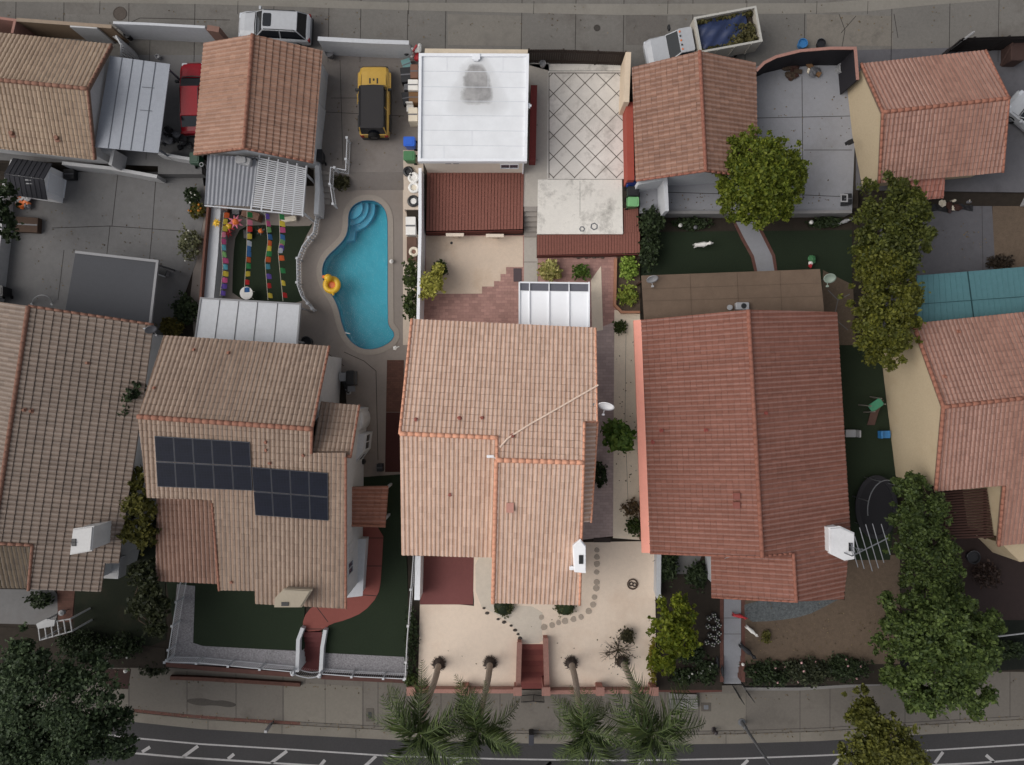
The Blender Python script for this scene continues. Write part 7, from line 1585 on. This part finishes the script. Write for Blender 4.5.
carton('box', 'flat brown box on the concrete beside the grey shed', 31, 226, 0, (1.5, 1.0, .45), M('dull brown board', (74, 58, 48), .14), -3)
carton('box', 'black crate right of the grey shed front', 73, 176, 0, (.7, .65, .5), plastic['black'])
carton('air_conditioner', 'white air conditioner standing by the terracotta garage', 952, 188, 0, (.85, .5, .8), plastic['dimwhite'], 8, 'cooler')
carton('box', 'white box at the right edge of the brown yard', 1023, 200, 0, (.4, .9, .9), plastic['dimwhite'])
carton('box', 'dark crate against the retaining wall of the grey yard', 844, 201, ZU, (.5, .7, .6), plastic['black'])
mb = MB(); q = P(844, 198.5, ZU + .62); mb.ribbon([q + Vector((x, y, 0)) for x, y in ((-.2, -.2), (.2, -.2), (.2, .25), (-.2, .25))], .04, ZU + .6, ZU + .66, closed=True); single('tray', mb, plastic['dimwhite'], 'white frame lying on the dark crate by the grey yard wall', 'tray')
carton('mat', 'dark grey doormat at the head of the brick patio by the side path', 517.5, 275, .0, (.55, .9, .04), MP('slate mat', (78, 66, 70), .8), 0, 'mat', False)
carton('mat', 'dark doormat across the foot of the mauve side path', 602, 540, .0, (1.15, .3, .05), MP('dark mat', (52, 42, 38), .8), 0, 'mat', False)
def ring_thing(name, label, cat, px, py, z, r, mat, inner=None):
    t = thing(name, label, cat, P(px, py, z)); q = P(px, py, z); mb = MB(); mb.torus(q + Vector((0, 0, .1)), r, .1, 22, 8); obj('rim', mb, mat, t)
    mb = MB(); mb.cyl(q, r * .9, .09, 18); obj('base', mb, inner or mat, t)
ring_thing('pot', 'black round pot at the head of the round stacks by the wall', 'pot', 408.5, 172, ZU + .02, .26, plastic['black'])
ring_thing('pot', 'white round tub by the dividing wall, upper one', 'pot', 413.5, 178, ZU + .02, .28, plastic['white'])
ring_thing('pot', 'white round tub by the dividing wall, lower one', 'pot', 414, 188, ZU + .02, .28, plastic['white'], plastic['cream'])
ring_thing('wheel_rim', 'dark ringed white wheel leaning by the dividing wall', 'wheel', 413.5, 201.5, ZU + .02, .30, plastic['black'], plastic['white'])
ring_thing('pot', 'pale ring shaped pot in the brown planter box', 'pot', 414, 252, .4, .24, plastic['cream'], plastic['brown'])
t = thing('chair', 'white plastic chair in the clutter strip beside the white garage', 'chair', P(411, 111, ZU)); q = P(411, 111, ZU)
mb = MB(); mb.rbox(q + Vector((0, 0, .44)), (.46, .46, .05), .06); obj('seat', mb, plastic['white'], t)
mb = MB(); mb.rbox(q + Vector((0, .24, .68)), (.46, .06, .46), .03); obj('backrest', mb, plastic['white'], t)
for sx in (-1, 1):
    for sy in (-1, 1):
        mb = MB(); mb.tube([q + Vector((sx * .2, sy * .2, 0)), q + Vector((sx * .19, sy * .19, .43))], .025, 6); obj('leg', mb, plastic['white'], t)
# buckets
def bucket(label, px, py, z, r, h, mat, inner=None):
    t = thing('bucket', label, 'bucket', P(px, py, z)); q = P(px, py, z); mb = MB(); mb.lathe(q, [(r * .8, 0), (r, h), (r * 1.06, h), (r * 1.06, h + .03), (r * .92, h + .03), (r * .88, h - .08)], 18); obj('body', mb, mat, t)
    mb = MB(); mb.tube([q + Vector((math.cos(a) * r * 1.08, math.sin(a) * r * 1.08, h - .02 + .05 * math.sin(a))) for a in [k * math.pi / 8 for k in range(9)]], .012, 5); obj('handle', mb, metal_grey, t)
bucket('grey bucket at the dark board gate of the tiled pad', 542.5, 66, ZU, .2, .4, plastic['dimwhite'])
bucket('white bucket in the corner of the curved black wall', 838, 71, ZU, .28, .45, plastic['dimwhite'])
bucket('dark tub inside the long white wall of the red car yard', 131, 38, ZU, .24, .5, plastic['black'])
bucket('dark grey tub in the corner behind the yellow car yard wall', 331, 56, ZU, .28, .5, plastic['grey'])
bucket('blue bucket outside the curved black wall in the alley', 800.5, 46, ZU, .3, .4, plastic['skyblue'])
bucket('black tub outside the curved black wall in the alley', 819, 45.5, ZU, .28, .35, plastic['black'])
bucket('grey barrel behind the solar roof house by the pool deck', 309.5, 342, 0, .32, .8, plastic['black'])
bucket('round black fire bowl by the dark red slatted pergola', 970, 556, 0, .42, .4, plastic['black'])
bucket('white planter pot standing on the red car yard floor', 159.5, 58.5, ZU, .14, .3, plastic['dimwhite'])
# white folding bench with dark seat by grey mat
t = thing('bench', 'white framed bench with dark seat beside the grey canopy corner', 'bench', P(164, 272, 0)); q = P(164, 272, 0); a = R(-20); rm = Matrix.Rotation(a, 3, 'Z')
mb = MB(); mb.rbox(q + Vector((0, 0, .45)), (.8, .45, .05), .04, a); obj('seat', mb, plastic['black'], t)
for s in (-1, 1):
    mb = MB(); mb.box(q + rm @ Vector((s * .36, 0, .22)), (.06, .4, .43), a); obj('leg', mb, plastic['dimwhite'], t)
mb = MB(); mb.box(q + rm @ Vector((0, -.27, .52)), (.95, .08, .1), a); obj('rail', mb, plastic['dimwhite'], t)
canopy('patio_cover', 'dark grey flat patio cover with a white frame above the grey brown roof', 'canopy', [(75.5, 252.5), (157, 262), (150, 325), (64, 318)], 2.7, 0, M('dark grey membrane', (70, 71, 75), .06, 3, .8, big=.06), MP('grey trim', (80, 80, 84), .5), [], [(78, 256), (155, 264), (70, 310)])
mb = MB(); mb.ribbon([P(x, y, 2.76) for x, y in ((75.5, 252), (157.5, 261.3), (150, 325))], .08, 2.64, 2.80); single('awning_rail', mb, MP('pale grey trim', (122, 122, 125), .5), 'pale L shaped gutter rail on two sides of the dark grey cover', 'gutter')
mb = MB(); pts = [P(42 + 10 * math.cos(a), 304 - 9 * math.sin(a), .02 + .5 * math.sin(a)) for a in [k * math.pi / 12 for k in range(13)]]; mb.tube(pts, .03, 6); mb.cyl(P(32, 304, 0), .1, .03, 8); mb.cyl(P(52, 304, 0), .1, .03, 8); single('garden_hoop', mb, plastic['dimwhite'], 'white wire arch standing above the ridge of the grey brown roof', 'hoop')
# grey shed
t = thing('shed', 'small dark roofed garden shed with a white gable front', 'shed', P(40, 190, 0)); 
L0 = P(45.3, 196.4, 1.8); R0 = P(49.6, 166.2, 1.8); apex = (L0 + R0) / 2 + Vector((0, 0, .5)); axis = Vector((-2.3, .32, 0))
mb = MB(); base = [L0, apex, R0]; vs = [Vector((L0.x, L0.y, 0)), L0, apex, R0, Vector((R0.x, R0.y, 0))]; mb.add(vs + [v + axis for v in vs], [(0, 1, 2, 3, 4), (9, 8, 7, 6, 5)] + [(i, i + 5, (i + 1) % 5 + 5, (i + 1) % 5) for i in range(5)]); obj('wall', mb, M('shed white', (236, 236, 238), .03), t)
for p0, p1 in ((L0, apex), (R0, apex)):
    o = (p0 - p1).normalized() * .2; ov = -axis.normalized() * .12; n_ = (p1 - p0).cross(axis).normalized(); n_ = n_ if n_.z > 0 else -n_
    q = [p0 + o + ov, p1 + ov, p1 + axis - ov, p0 + o + axis - ov]; mb = MB(); mb.add([p + n_ * .07 for p in q] + [p + n_ * .01 for p in q], [(0, 1, 2, 3), (7, 6, 5, 4), (0, 4, 5, 1), (1, 5, 6, 2), (2, 6, 7, 3), (3, 7, 4, 0)])
    for k in range(1, 8): 
        s = k / 8; a, b = q[0] * (1 - s) + q[3] * s + n_ * .08, q[1] * (1 - s) + q[2] * s + n_ * .08; mb.tube([a, b], .02, 4)
    obj('roof', mb, M('shed roof', (44, 44, 49), .1), t)
e = (R0 - L0).normalized(); opening(t, 'door', L0 + e * .35, R0 - e * .35, 0.02, 1.75, white, white, (-axis.x, -axis.y), bars=1, pane='door_leaf')
mb = MB(); q = apex + axis * .4 - Vector((0, .18, .02)); mb.box(q, (.4, .06, .03)); mb.box(q - Vector((0, .2, .1)), (.4, .06, .03)); single('strip', mb, ddim, 'two pale strips lying on the dark shed roof', 'strip')
# trampoline
t = thing('trampoline', 'round dark trampoline with a pale net hoop on the side lawn', 'trampoline', P(870, 505, 0)); q = P(870, 505, 0)
mb = MB(); mb.lathe(q + Vector((0, 0, .8)), [(1.15, 0), (1.15, .02), (.02, .03)], 36, sy=1.6); obj('mat', mb, MP('navy mat', (15, 14, 21), .8), t)
mb = MB(); E = [q + Vector((1.26 * math.cos(a), 1.98 * math.sin(a), .84)) for a in [2 * math.pi * k / 40 for k in range(41)]]; mb.ribbon(E[:-1], .14, q.z + .80, q.z + .88, closed=True); obj('pad', mb, MP('dark pad', (24, 23, 29), .7), t)
mb = MB(); E2 = [Vector((p.x, p.y, 2.2)) for p in E]; mb.tube(E2[2:22], .035, 6); obj('net_hoop', mb, metal_grey, t)
for k in range(0, 40, 6):
    mb = MB(); p = E[k]; mb.tube([Vector((p.x, p.y, 0)), Vector((p.x, p.y, 2.2 if 2 <= k < 22 else .84))], .03, 6); obj('leg', mb, metal_grey, t)
# toy slide, chairs
t = thing('slide', 'green and brown toddler slide on the dark lawn strip', 'slide', P(872, 412, 0)); a, b = P(880, 400, 1.2), P(871, 425, .15); d = Vector((b.x - a.x, b.y - a.y, 0)).normalized(); sd_ = Vector((-d.y, d.x, 0))
mb = MB(); m1 = a * .5 + b * .5 - Vector((0, 0, .12)); 
for p, q_ in ((a, m1), (m1, b)): mb.add([p + sd_ * .25, p - sd_ * .25, q_ - sd_ * .25, q_ + sd_ * .25] + [v + Vector((0, 0, -.05)) for v in (p + sd_ * .25, p - sd_ * .25, q_ - sd_ * .25, q_ + sd_ * .25)], [(0, 1, 2, 3), (7, 6, 5, 4), (0, 4, 5, 1), (1, 5, 6, 2), (2, 6, 7, 3), (3, 7, 4, 0)])
obj('chute', mb, MP('brown plastic slide', (78, 56, 50), .5), t)
mb = MB(); p = P(876, 405, 1.2); mb.rbox(p, (.95, .55, .08), .08, R(35)); obj('platform', mb, MP('green plastic deck', (56, 120, 92), .5), t)
for sx in (-1, 1):
    for sy in (-1, 1):
        mb = MB(); mb.tube([p + Matrix.Rotation(R(35), 3, 'Z') @ Vector((sx * .42, sy * .22, .3)), Vector((p.x, p.y, 0)) + Matrix.Rotation(R(35), 3, 'Z') @ Vector((sx * .48, sy * .3, 0))], .045, 6); obj('post', mb, MP('grey plastic post', (110, 104, 98), .5), t)
for lab, x, y, m_, rz in (('blue plastic chair on the dark lawn strip below the slide', 882, 434, plastic['skyblue'], 90), ('white plastic chair half hidden by the brick red eave', 848, 433, plastic['dimwhite'], -90)):
    t = local_thing('chair', lab, 'chair', P(x, y, 0), R(rz)); mb = MB(); mb.rbox((0, 0, .4), (.5, .7, .06), .06); obj('seat', mb, m_, t)
    mb = MB(); mb.rbox((0, .42, .62), (.5, .12, .5), .05); obj('backrest', mb, m_, t)
    for sx in (-1, 1):
        for sy in (-1, 1): mb = MB(); mb.tube([(sx * .2, sy * .28, 0), (sx * .2, sy * .28, .4)], .03, 6); obj('leg', mb, m_, t)
# grill and table by the solar roof house
t = thing('grill', 'black barbecue grill beside the white balcony', 'grill', P(354, 378, 0)); q = P(354, 378, 0); mb = MB(); mb.rbox(q + Vector((0, 0, .95)), (.62, 1.0, .34), .14); obj('hood', mb, metal_black, t)
mb = MB(); mb.box(q + Vector((0, 0, .45)), (.5, .9, .7)); obj('cabinet', mb, metal_black, t)
mb = MB(); mb.tube([q + Vector((.34, -.4, .95)), q + Vector((.34, .4, .95))], .02, 6); obj('handle', mb, chrome, t)
mb = MB(); mb.box(q + Vector((0, -.72, .78)), (.5, .38, .04)); obj('side_shelf', mb, metal_grey, t)
t = thing('side_table', 'small square white table next to the black grill', 'table', P(345.5, 377, 0)); q = P(345.5, 377, 0); mb = MB(); mb.rbox(q + Vector((0, 0, .74)), (.52, .58, .04), .05); obj('top', mb, plastic['dimwhite'], t)
for sx in (-1, 1):
    for sy in (-1, 1): mb = MB(); mb.box(q + Vector((sx * .2, sy * .23, .36)), (.05, .05, .72)); obj('leg', mb, plastic['dimwhite'], t)
heap('garden_clutter', 'black and white clutter on the grey slab under the grill', 'clutter', 349, 388, 0, .5, .5, [plastic['black'], plastic['dimwhite'], plastic['grey'], plastic['black']], 10)
mb = MB(); q = P(364, 461, 0); mb.lathe(q, [(.14, 0), (.2, .3), (.2, .34)], 12); mb.ball(q + Vector((0, 0, .45)), .18, 0, 9, 1, jit=.2); single('pot', mb, plastic['black'], 'black pot at the window of the white sun room', 'pot')
carton('box', 'small dark bin on the narrow walk by the dark red strip', 381, 467, 0, (.4, .5, .5), plastic['black'])
# garden ornaments
def animal(label, px, py, z, rz, s, mat, cat='ornament'):
    """small dog shaped statue: trunk, neck, head, legs, tail in one skin"""
    t = local_thing('garden_ornament', label, cat, P(px, py, z), R(rz)); mb = MB()
    mb.tube([(-.34 * s, 0, .38 * s), (-.1 * s, 0, .40 * s), (.2 * s, 0, .42 * s), (.34 * s, 0, .46 * s)], [.10 * s, .12 * s, .15 * s, .10 * s], 9); mb.tube([(.3 * s, 0, .46 * s), (.42 * s, 0, .62 * s)], .09 * s, 8, 0, .07 * s); mb.ball((.47 * s, 0, .66 * s), .11 * s, 0, 9); mb.tube([(.5 * s, 0, .65 * s), (.66 * s, 0, .60 * s)], .065 * s, 7, 0, .04 * s)
    for x in (-.28, .24):
        for y in (-.08, .08): mb.tube([(x * s, y * s, .4 * s), ((x - .04 * (1 if x < 0 else 0)) * s, y * s, .2 * s), (x * s, y * s, 0)], .05 * s, 6, 0, .035 * s)
    mb.tube([(-.36 * s, 0, .42 * s), (-.52 * s, 0, .58 * s)], .03 * s, 5, 0, .015 * s)
    for y in (-.07, .07): mb.tube([(.44 * s, y * s, .72 * s), (.43 * s, y * s * 1.3, .82 * s)], .035 * s, 5, 0, .01)
    obj('body', mb, mat, t); return t
animal('white animal shaped ornament on the dark back lawn', 699, 246, .014, 5, 1.15, plastic['white'])
animal('pale animal shaped ornament by the retaining wall at the right of the lawn', 841, 223, .01, 20, .9, plastic['dimwhite'])
animal('black animal shaped figure on the right edging of the step path', 743.5, 647, .02, -40, 1.2, plastic['black'])
animal('red ornament figure at the head of the front step path', 736, 614, .02, -10, .9, plastic['red'])
animal('white ornament figure on the brown yard beside the step path', 748.5, 628, .01, -40, .9, plastic['white'])
def lantern(label, px, py, z, mat, s=1.0):
    t = thing('garden_lamp', label, 'garden lamp', P(px, py, z)); q = P(px, py, z); mb = MB(); mb.tube([q, q + Vector((0, 0, .4 * s))], .025, 6); obj('stake', mb, metal_black, t); mb = MB(); mb.lathe(q + Vector((0, 0, .38 * s)), [(.05, 0), (.12 * s, .04), (.13 * s, .18 * s), (.02, .26 * s)], 10); obj('shade', mb, mat, t)
lantern('white globe lamp in the dark bed under the retaining wall', 678.5, 227, .0, plastic['white'])
lantern('dim lamp in the bed left of the ficus tree', 693.5, 229, .0, plastic['grey'])
lantern('white lamp at the bed right of the garden path', 808, 224, .0, plastic['white'])
lantern('small white lamp on the front lawn left of the white railing', 69, 609, .01, plastic['dimwhite'], 1.5)
lantern('white post lamp on the pavement corner by the left shrubs', 129.5, 668, -1.4, plastic['white'], 1.0)
lantern('white lamp on the path edging near the step path gate', 741, 662, -.3, plastic['white'], .8)
# flower pots left of the step path
k = 0; spots = [(708, 617), (713, 614), (716, 619), (707, 625), (713, 627), (718, 624), (709, 634), (714, 636), (718, 632), (706, 641), (712, 643), (717, 640)]
for i, (x, y) in enumerate(spots):
    q = P(x, y, .01)
    if i == 0:
        t = thing('flower_pot', 'black flower pot with white blooms grouped left of the step path', 'flower pot', q, 'flower pots left of the step path'); mb = MB(); mb.lathe(q, [(.12, 0), (.17, .24), (.19, .26), (.16, .27), (.14, .2)], 14); obj('pot', mb, plastic['black'], t)
        mb = MB(); [mb.ball(q + Vector((.11 * math.cos(a), .11 * math.sin(a), .33)), .05, 0, 7, .8) for a in (0, 1.5, 3.1, 4.6)]; mb.ball(q + Vector((0, 0, .24)), .13, 1); obj('blooms', mb, [M('grey white blooms', (168, 164, 162), .1), lf_dark], t); proto = t
    else: c = copy_tree(proto); c.location = q; c.rotation_euler.z = i
for x, y, lab in ((716, 661, 'black animal shaped ornament left of the lower steps'), (721, 670, 'small dark ornament at the foot of the left step edging')):
    animal(lab, x, y, -.28 if y < 665 else -.3, 100, .8, plastic['black'])
# stepping stones
pts = [(597, 550), (597, 557), (597, 564), (596.5, 572), (596.5, 582), (596, 588), (594.5, 597), (593, 604.5), (588.5, 611), (581, 617), (573.5, 619), (565, 621), (558.5, 622.5), (552, 625), (544, 627), (541.5, 617)]
for i, (x, y) in enumerate(pts):
    q = P(x, y, .01); mb = MB(); r = .19 + .02 * (i % 3); mb.prism([q + Vector((math.cos(a) * r * random.uniform(.85, 1.1), math.sin(a) * r * random.uniform(.85, 1.1), .03)) for a in [k * math.pi / 4 + .2 for k in range(8)]], -.02)
    single('stepping_stone', mb, M('stepping stone', (164, 151, 138), .12, 6) if i == 0 else bpy.data.materials['stepping stone'], 'round grey stepping stone set in the cream terrace', 'stepping stone', 'stepping stones curving across the cream terrace')
ep = [(484, 608), (487, 613), (498, 619), (504, 622), (511, 625.5), (515, 630), (518, 634), (520, 638)]
for i, (x, y) in enumerate(ep):
    q = P(x, y, .01); mb = MB(); mb.ball(q + Vector((0, 0, .03)), .09 + .03 * (i % 2), 0, 8, .6, 1.3, .9, .1); single('edging_stone', mb, M('dark stone', (76, 70, 66), .15), 'small dark stone edging the grey front path', 'stone', 'dark stones edging the grey front path')
# fire ring / drain on terrace
t = thing('fire_ring', 'dark round iron ring with scrolls lying on the cream terrace', 'fire ring', P(632.5, 584, .01)); q = P(632.5, 584, .01); mb = MB(); mb.torus(q + Vector((0, 0, .05)), .33, .05, 22, 6); obj('ring', mb, MP('rusted iron', (78, 62, 52), .8), t); mb = MB(); mb.torus(q + Vector((-.1, .02, .05)), .12, .04, 14, 5); mb.torus(q + Vector((.12, -.04, .05)), .12, .04, 14, 5); obj('scroll', mb, MP('dark rusted iron', (58, 46, 40), .8), t)
mb = MB(); mb.cyl(P(451.5, 243, .012), .09, .02, 14); single('drain_cover', mb, metal_black, 'small dark round drain in the tan patio concrete', 'drain')
# slab fittings
for i, (x, y, r) in enumerate(((582, 229, .16), (594, 226.5, .22))):
    q = P(x, y, ZU + .03); mb = MB(); mb.ribbon([q + Vector((math.cos(a) * r, math.sin(a) * r, 0)) for a in [k * math.pi / 3 + .4 * i for k in range(6)]], .03, ZU + .03, ZU + .06, closed=True); single('slab_ring', mb, metal_grey, ['smaller hexagonal metal ring on the stained slab', 'larger hexagonal metal ring on the stained slab'][i], 'ring')
# rubble heap outside & rock row under red strip
for i, x in enumerate(range(574, 606, 4)):
    q = P(x, 256.5 + (i % 2), .01); mb = MB(); mb.ball(q + Vector((0, 0, .06)), .12, 0, 7, .7, 1.2, .9, .15); single('garden_rock', mb, M('garden rock', (92, 82, 76), .15) if i == 0 else bpy.data.materials['garden rock'], 'grey garden rock in the row under the red board strip', 'rock', 'rocks along the red board strip')
# street things
t = thing('street_lamp', 'grey street lamp leaning out over the road at the lower right', 'street lamp', P(741.5, 722, ZS)); b = P(741.5, 722, ZS); zt_ = 7.2; tp_ = Vector((b.x, b.y, zt_)); mb = MB(); mb.tube([b, b + Vector((0, 0, .9)), b + Vector((0, 0, .95)), tp_], [.15, .14, .10, .065], 10); obj('pole', mb, metal_grey, t)
mb = MB(); mb.tube([tp_ - Vector((0, 0, .1)), tp_ + Vector((.1, -.8, .35)), tp_ + Vector((.2, -1.9, .45))], .05, 8); arm = obj('arm', mb, metal_grey, t); mb = MB(); mb.rbox(tp_ + Vector((.23, -2.2, .45)), (.3, .7, .14), .1); obj('lamp_head', mb, metal_grey, arm)
mb = MB(); mb.cyl(b - Vector((0, 0, .02)), .25, .08, 12); obj('base', mb, metal_grey, t)
t = thing('utility_post', 'short white utility post at the kerb left of the gate', 'marker post', P(271, 724, ZS)); q = P(271, 724, ZS); mb = MB(); mb.rbox(q + Vector((0, 0, .55)), (.2, .2, 1.1), .04); obj('post', mb, ddim, t); mb = MB(); mb.tube([q + Vector((.12, .1, .3)), q + Vector((.3, .36, .35))], .05, 6); obj('pipe', mb, metal_black, t)
for x, y, w, hh, lab in ((370, 715, .55, .9, 'concrete meter box lid in the pavement with a dark centre'), (706, 707, .7, .6, 'small square meter lid in the pavement by the grey slab')):
    t = thing('meter_box', lab, 'meter box', P(x, y, ZS)); q = P(x, y, ZS); mb = MB(); mb.rbox(q + Vector((0, 0, .01)), (w, hh, .03), .03); obj('lid', mb, M('meter concrete', (84, 79, 73), .1), t); mb = MB(); mb.rbox(q + Vector((0, 0, .03)), (w * .45, hh * .5, .02), .04); obj('hatch', mb, metal_black if x < 400 else metal_grey, t)
t = thing('utility_box', 'pale concrete utility vault beside the front wall right of the terrace', 'utility vault', P(684, 701, ZS)); mb = MB(); mb.prism([P(x, y, ZS + .35) for x, y in ((670, 693.5), (697, 694.5), (698, 709), (669, 709))], ZS); obj('vault', mb, M('vault concrete', (122, 120, 118), .06), t); mb = MB(); a, b = P(669.5, 699, ZS + .36), P(698, 699.5, ZS + .36); mb.box((a + b) / 2, (1.9, .04, .02)); obj('seam', mb, metal_black, t)
t = thing('kerb_bin', 'small dark bin at the kerb in front of the terracotta stair', 'bin', P(531, 736, ZS)); q = P(531, 734, ZS); mb = MB(); mb.rbox(q + Vector((0, 0, .4)), (.32, .7, .8), .05); obj('body', mb, plastic['black'], t); mb = MB(); mb.rbox(q + Vector((0, 0, .83)), (.36, .74, .06), .05); obj('lid', mb, MP('slate lid', (40, 40, 48), .5), t)
t = thing('fire_hydrant', 'dark fire hydrant on the kerb by the right hand palm crown', 'hydrant', P(714, 733, ZS)); q = P(713.5, 729, ZS); mb = MB(); mb.lathe(q, [(.16, 0), (.16, .05), (.10, .08), (.10, .5), (.14, .54), (.12, .66), (.02, .74)], 14); obj('barrel', mb, MP('dark hydrant paint', (48, 42, 44), .6), t); mb = MB(); mb.tube([q + Vector((-.2, 0, .42)), q + Vector((.2, 0, .42))], .055, 8); obj('outlet', mb, MP('hydrant cap', (60, 54, 54), .6), t)
mb = MB(); a, b = P(985, 638, 1.0), P(1060, 629, 1.0); mb.tube([a, b], .05, 8)
for s in (.05, .95): q = a * (1 - s) + b * s; mb.tube([q, Vector((q.x, q.y, 0))], .04, 6)
single('handrail', mb, ddim, 'pale pipe handrail across the dark lawn at the right edge', 'handrail')
# tarpaulin sheet, stone, misc on far right yard
mb = MB(); n = 14
for i in range(n + 1):
    for j in range(7):
        mb.v.append(tuple(P(918 + 55 * i / n, 205 + 8 * j / 6 - 3 * i / n + 1.5 * math.sin(i), .06 + .05 * math.sin(i * 1.7 + j))))
mb.f = [(i * 7 + j, i * 7 + j + 1, (i + 1) * 7 + j + 1, (i + 1) * 7 + j) for i in range(n) for j in range(6)]; mb.f2 = None; m0 = len(mb.v); mb.v += [(x, y, .012) for x, y, z in mb.v]; mb.f += [tuple(m0 + k for k in reversed(f)) for f in mb.f[:]]; mb.mi = [0] * len(mb.f)
single('ground_tarp', mb, MP('black sheeting', (24, 24, 27), .6), 'black plastic sheet lying at the top of the blue grey patio', 'tarp')
mb = MB(); q = P(1003, 58, ZU); mb.rbox(q + Vector((.3, 0, .5)), (.9, 1.2, 1.0), .1); mb.tube([q + Vector((-.15, -.5, 0)), q + Vector((-.1, .5, 1.1))], .08, 6); single('cart', mb, M('brown cart', (62, 46, 42), .15), 'brown wooden cart behind the terracotta garage by the black fence', 'cart')
# fallen leaves and litter along kerbs, alley and yards
C = []
def scatter(n, x0, x1, y0, y1, z):
    for _ in range(n): C.append(tuple(P(random.uniform(x0, x1), random.triangular(y0, y1), z)))
for x in range(0, 1024, 32): scatter(16, x, x + 32, yk(x) - 6, yk(x) + 6, ZS + .02); scatter(6, x, x + 32, yt(x) + 1, yt(x) + 12, ZS + .02)
scatter(160, 0, 1024, 3, 46, ZU + .025); scatter(70, 640, 850, 190, 211, ZU + .03); scatter(50, 760, 850, 70, 190, ZU + .03); scatter(130, 745, 880, 600, 662, .03); scatter(140, 20, 200, 178, 330, .03); scatter(14, 415, 650, 610, 686, .03); scatter(70, 320, 400, 60, 200, ZU + .03); scatter(60, 615, 640, 320, 535, .03); scatter(50, 885, 990, 210, 265, .03)
mb = leaf_mb(np.array(C), .075, flat=3.0); lo_ = raw_obj('leaf_litter', mb, ML('dry fallen leaves', (66, 56, 44), (112, 98, 76))); lo_['kind'] = 'stuff'
# ================================================================== light and camera
W = bpy.data.worlds.new('World'); S.world = W; W.use_nodes = True
nt = W.node_tree; bg = nt.nodes['Background']; sky = nt.nodes.new('ShaderNodeTexSky'); sky.sky_type = 'NISHITA'; sky.sun_disc = False
SE, SA = R(48), R(264)                     # sun low in the west, hazy
sky.sun_elevation = SE; sky.sun_rotation = SA; sky.air_density = 1.0; sky.dust_density = 4.0; sky.ozone_density = 1.0
hs = nt.nodes.new('ShaderNodeHueSaturation'); hs.inputs['Saturation'].default_value = .28          # thin high cloud
nt.links.new(sky.outputs[0], hs.inputs['Color']); nt.links.new(hs.outputs[0], bg.inputs[0]); bg.inputs[1].default_value = .125
sd = Vector((math.sin(SA) * math.cos(SE), math.cos(SA) * math.cos(SE), math.sin(SE)))
l = bpy.data.lights.new('sun', 'SUN'); l.energy = 1.3; l.angle = R(55); l.color = (1, .95, .88)
lo = bpy.data.objects.new('sun', l); COL.objects.link(lo); lo.rotation_euler = sd.to_track_quat('Z', 'Y').to_euler(); lo.location = sd * 60
cd = bpy.data.cameras.new('camera'); cd.sensor_width = 36; cd.lens = F / 1024 * 36; cd.clip_end = 2000
co = bpy.data.objects.new('camera', cd); COL.objects.link(co); co.location = (0, 0, H); S.camera = co
vs = S.view_settings; vs.view_transform = 'Standard'; vs.look = 'None'; vs.exposure = 0.03; vs.gamma = 1; vs.use_curve_mapping = False
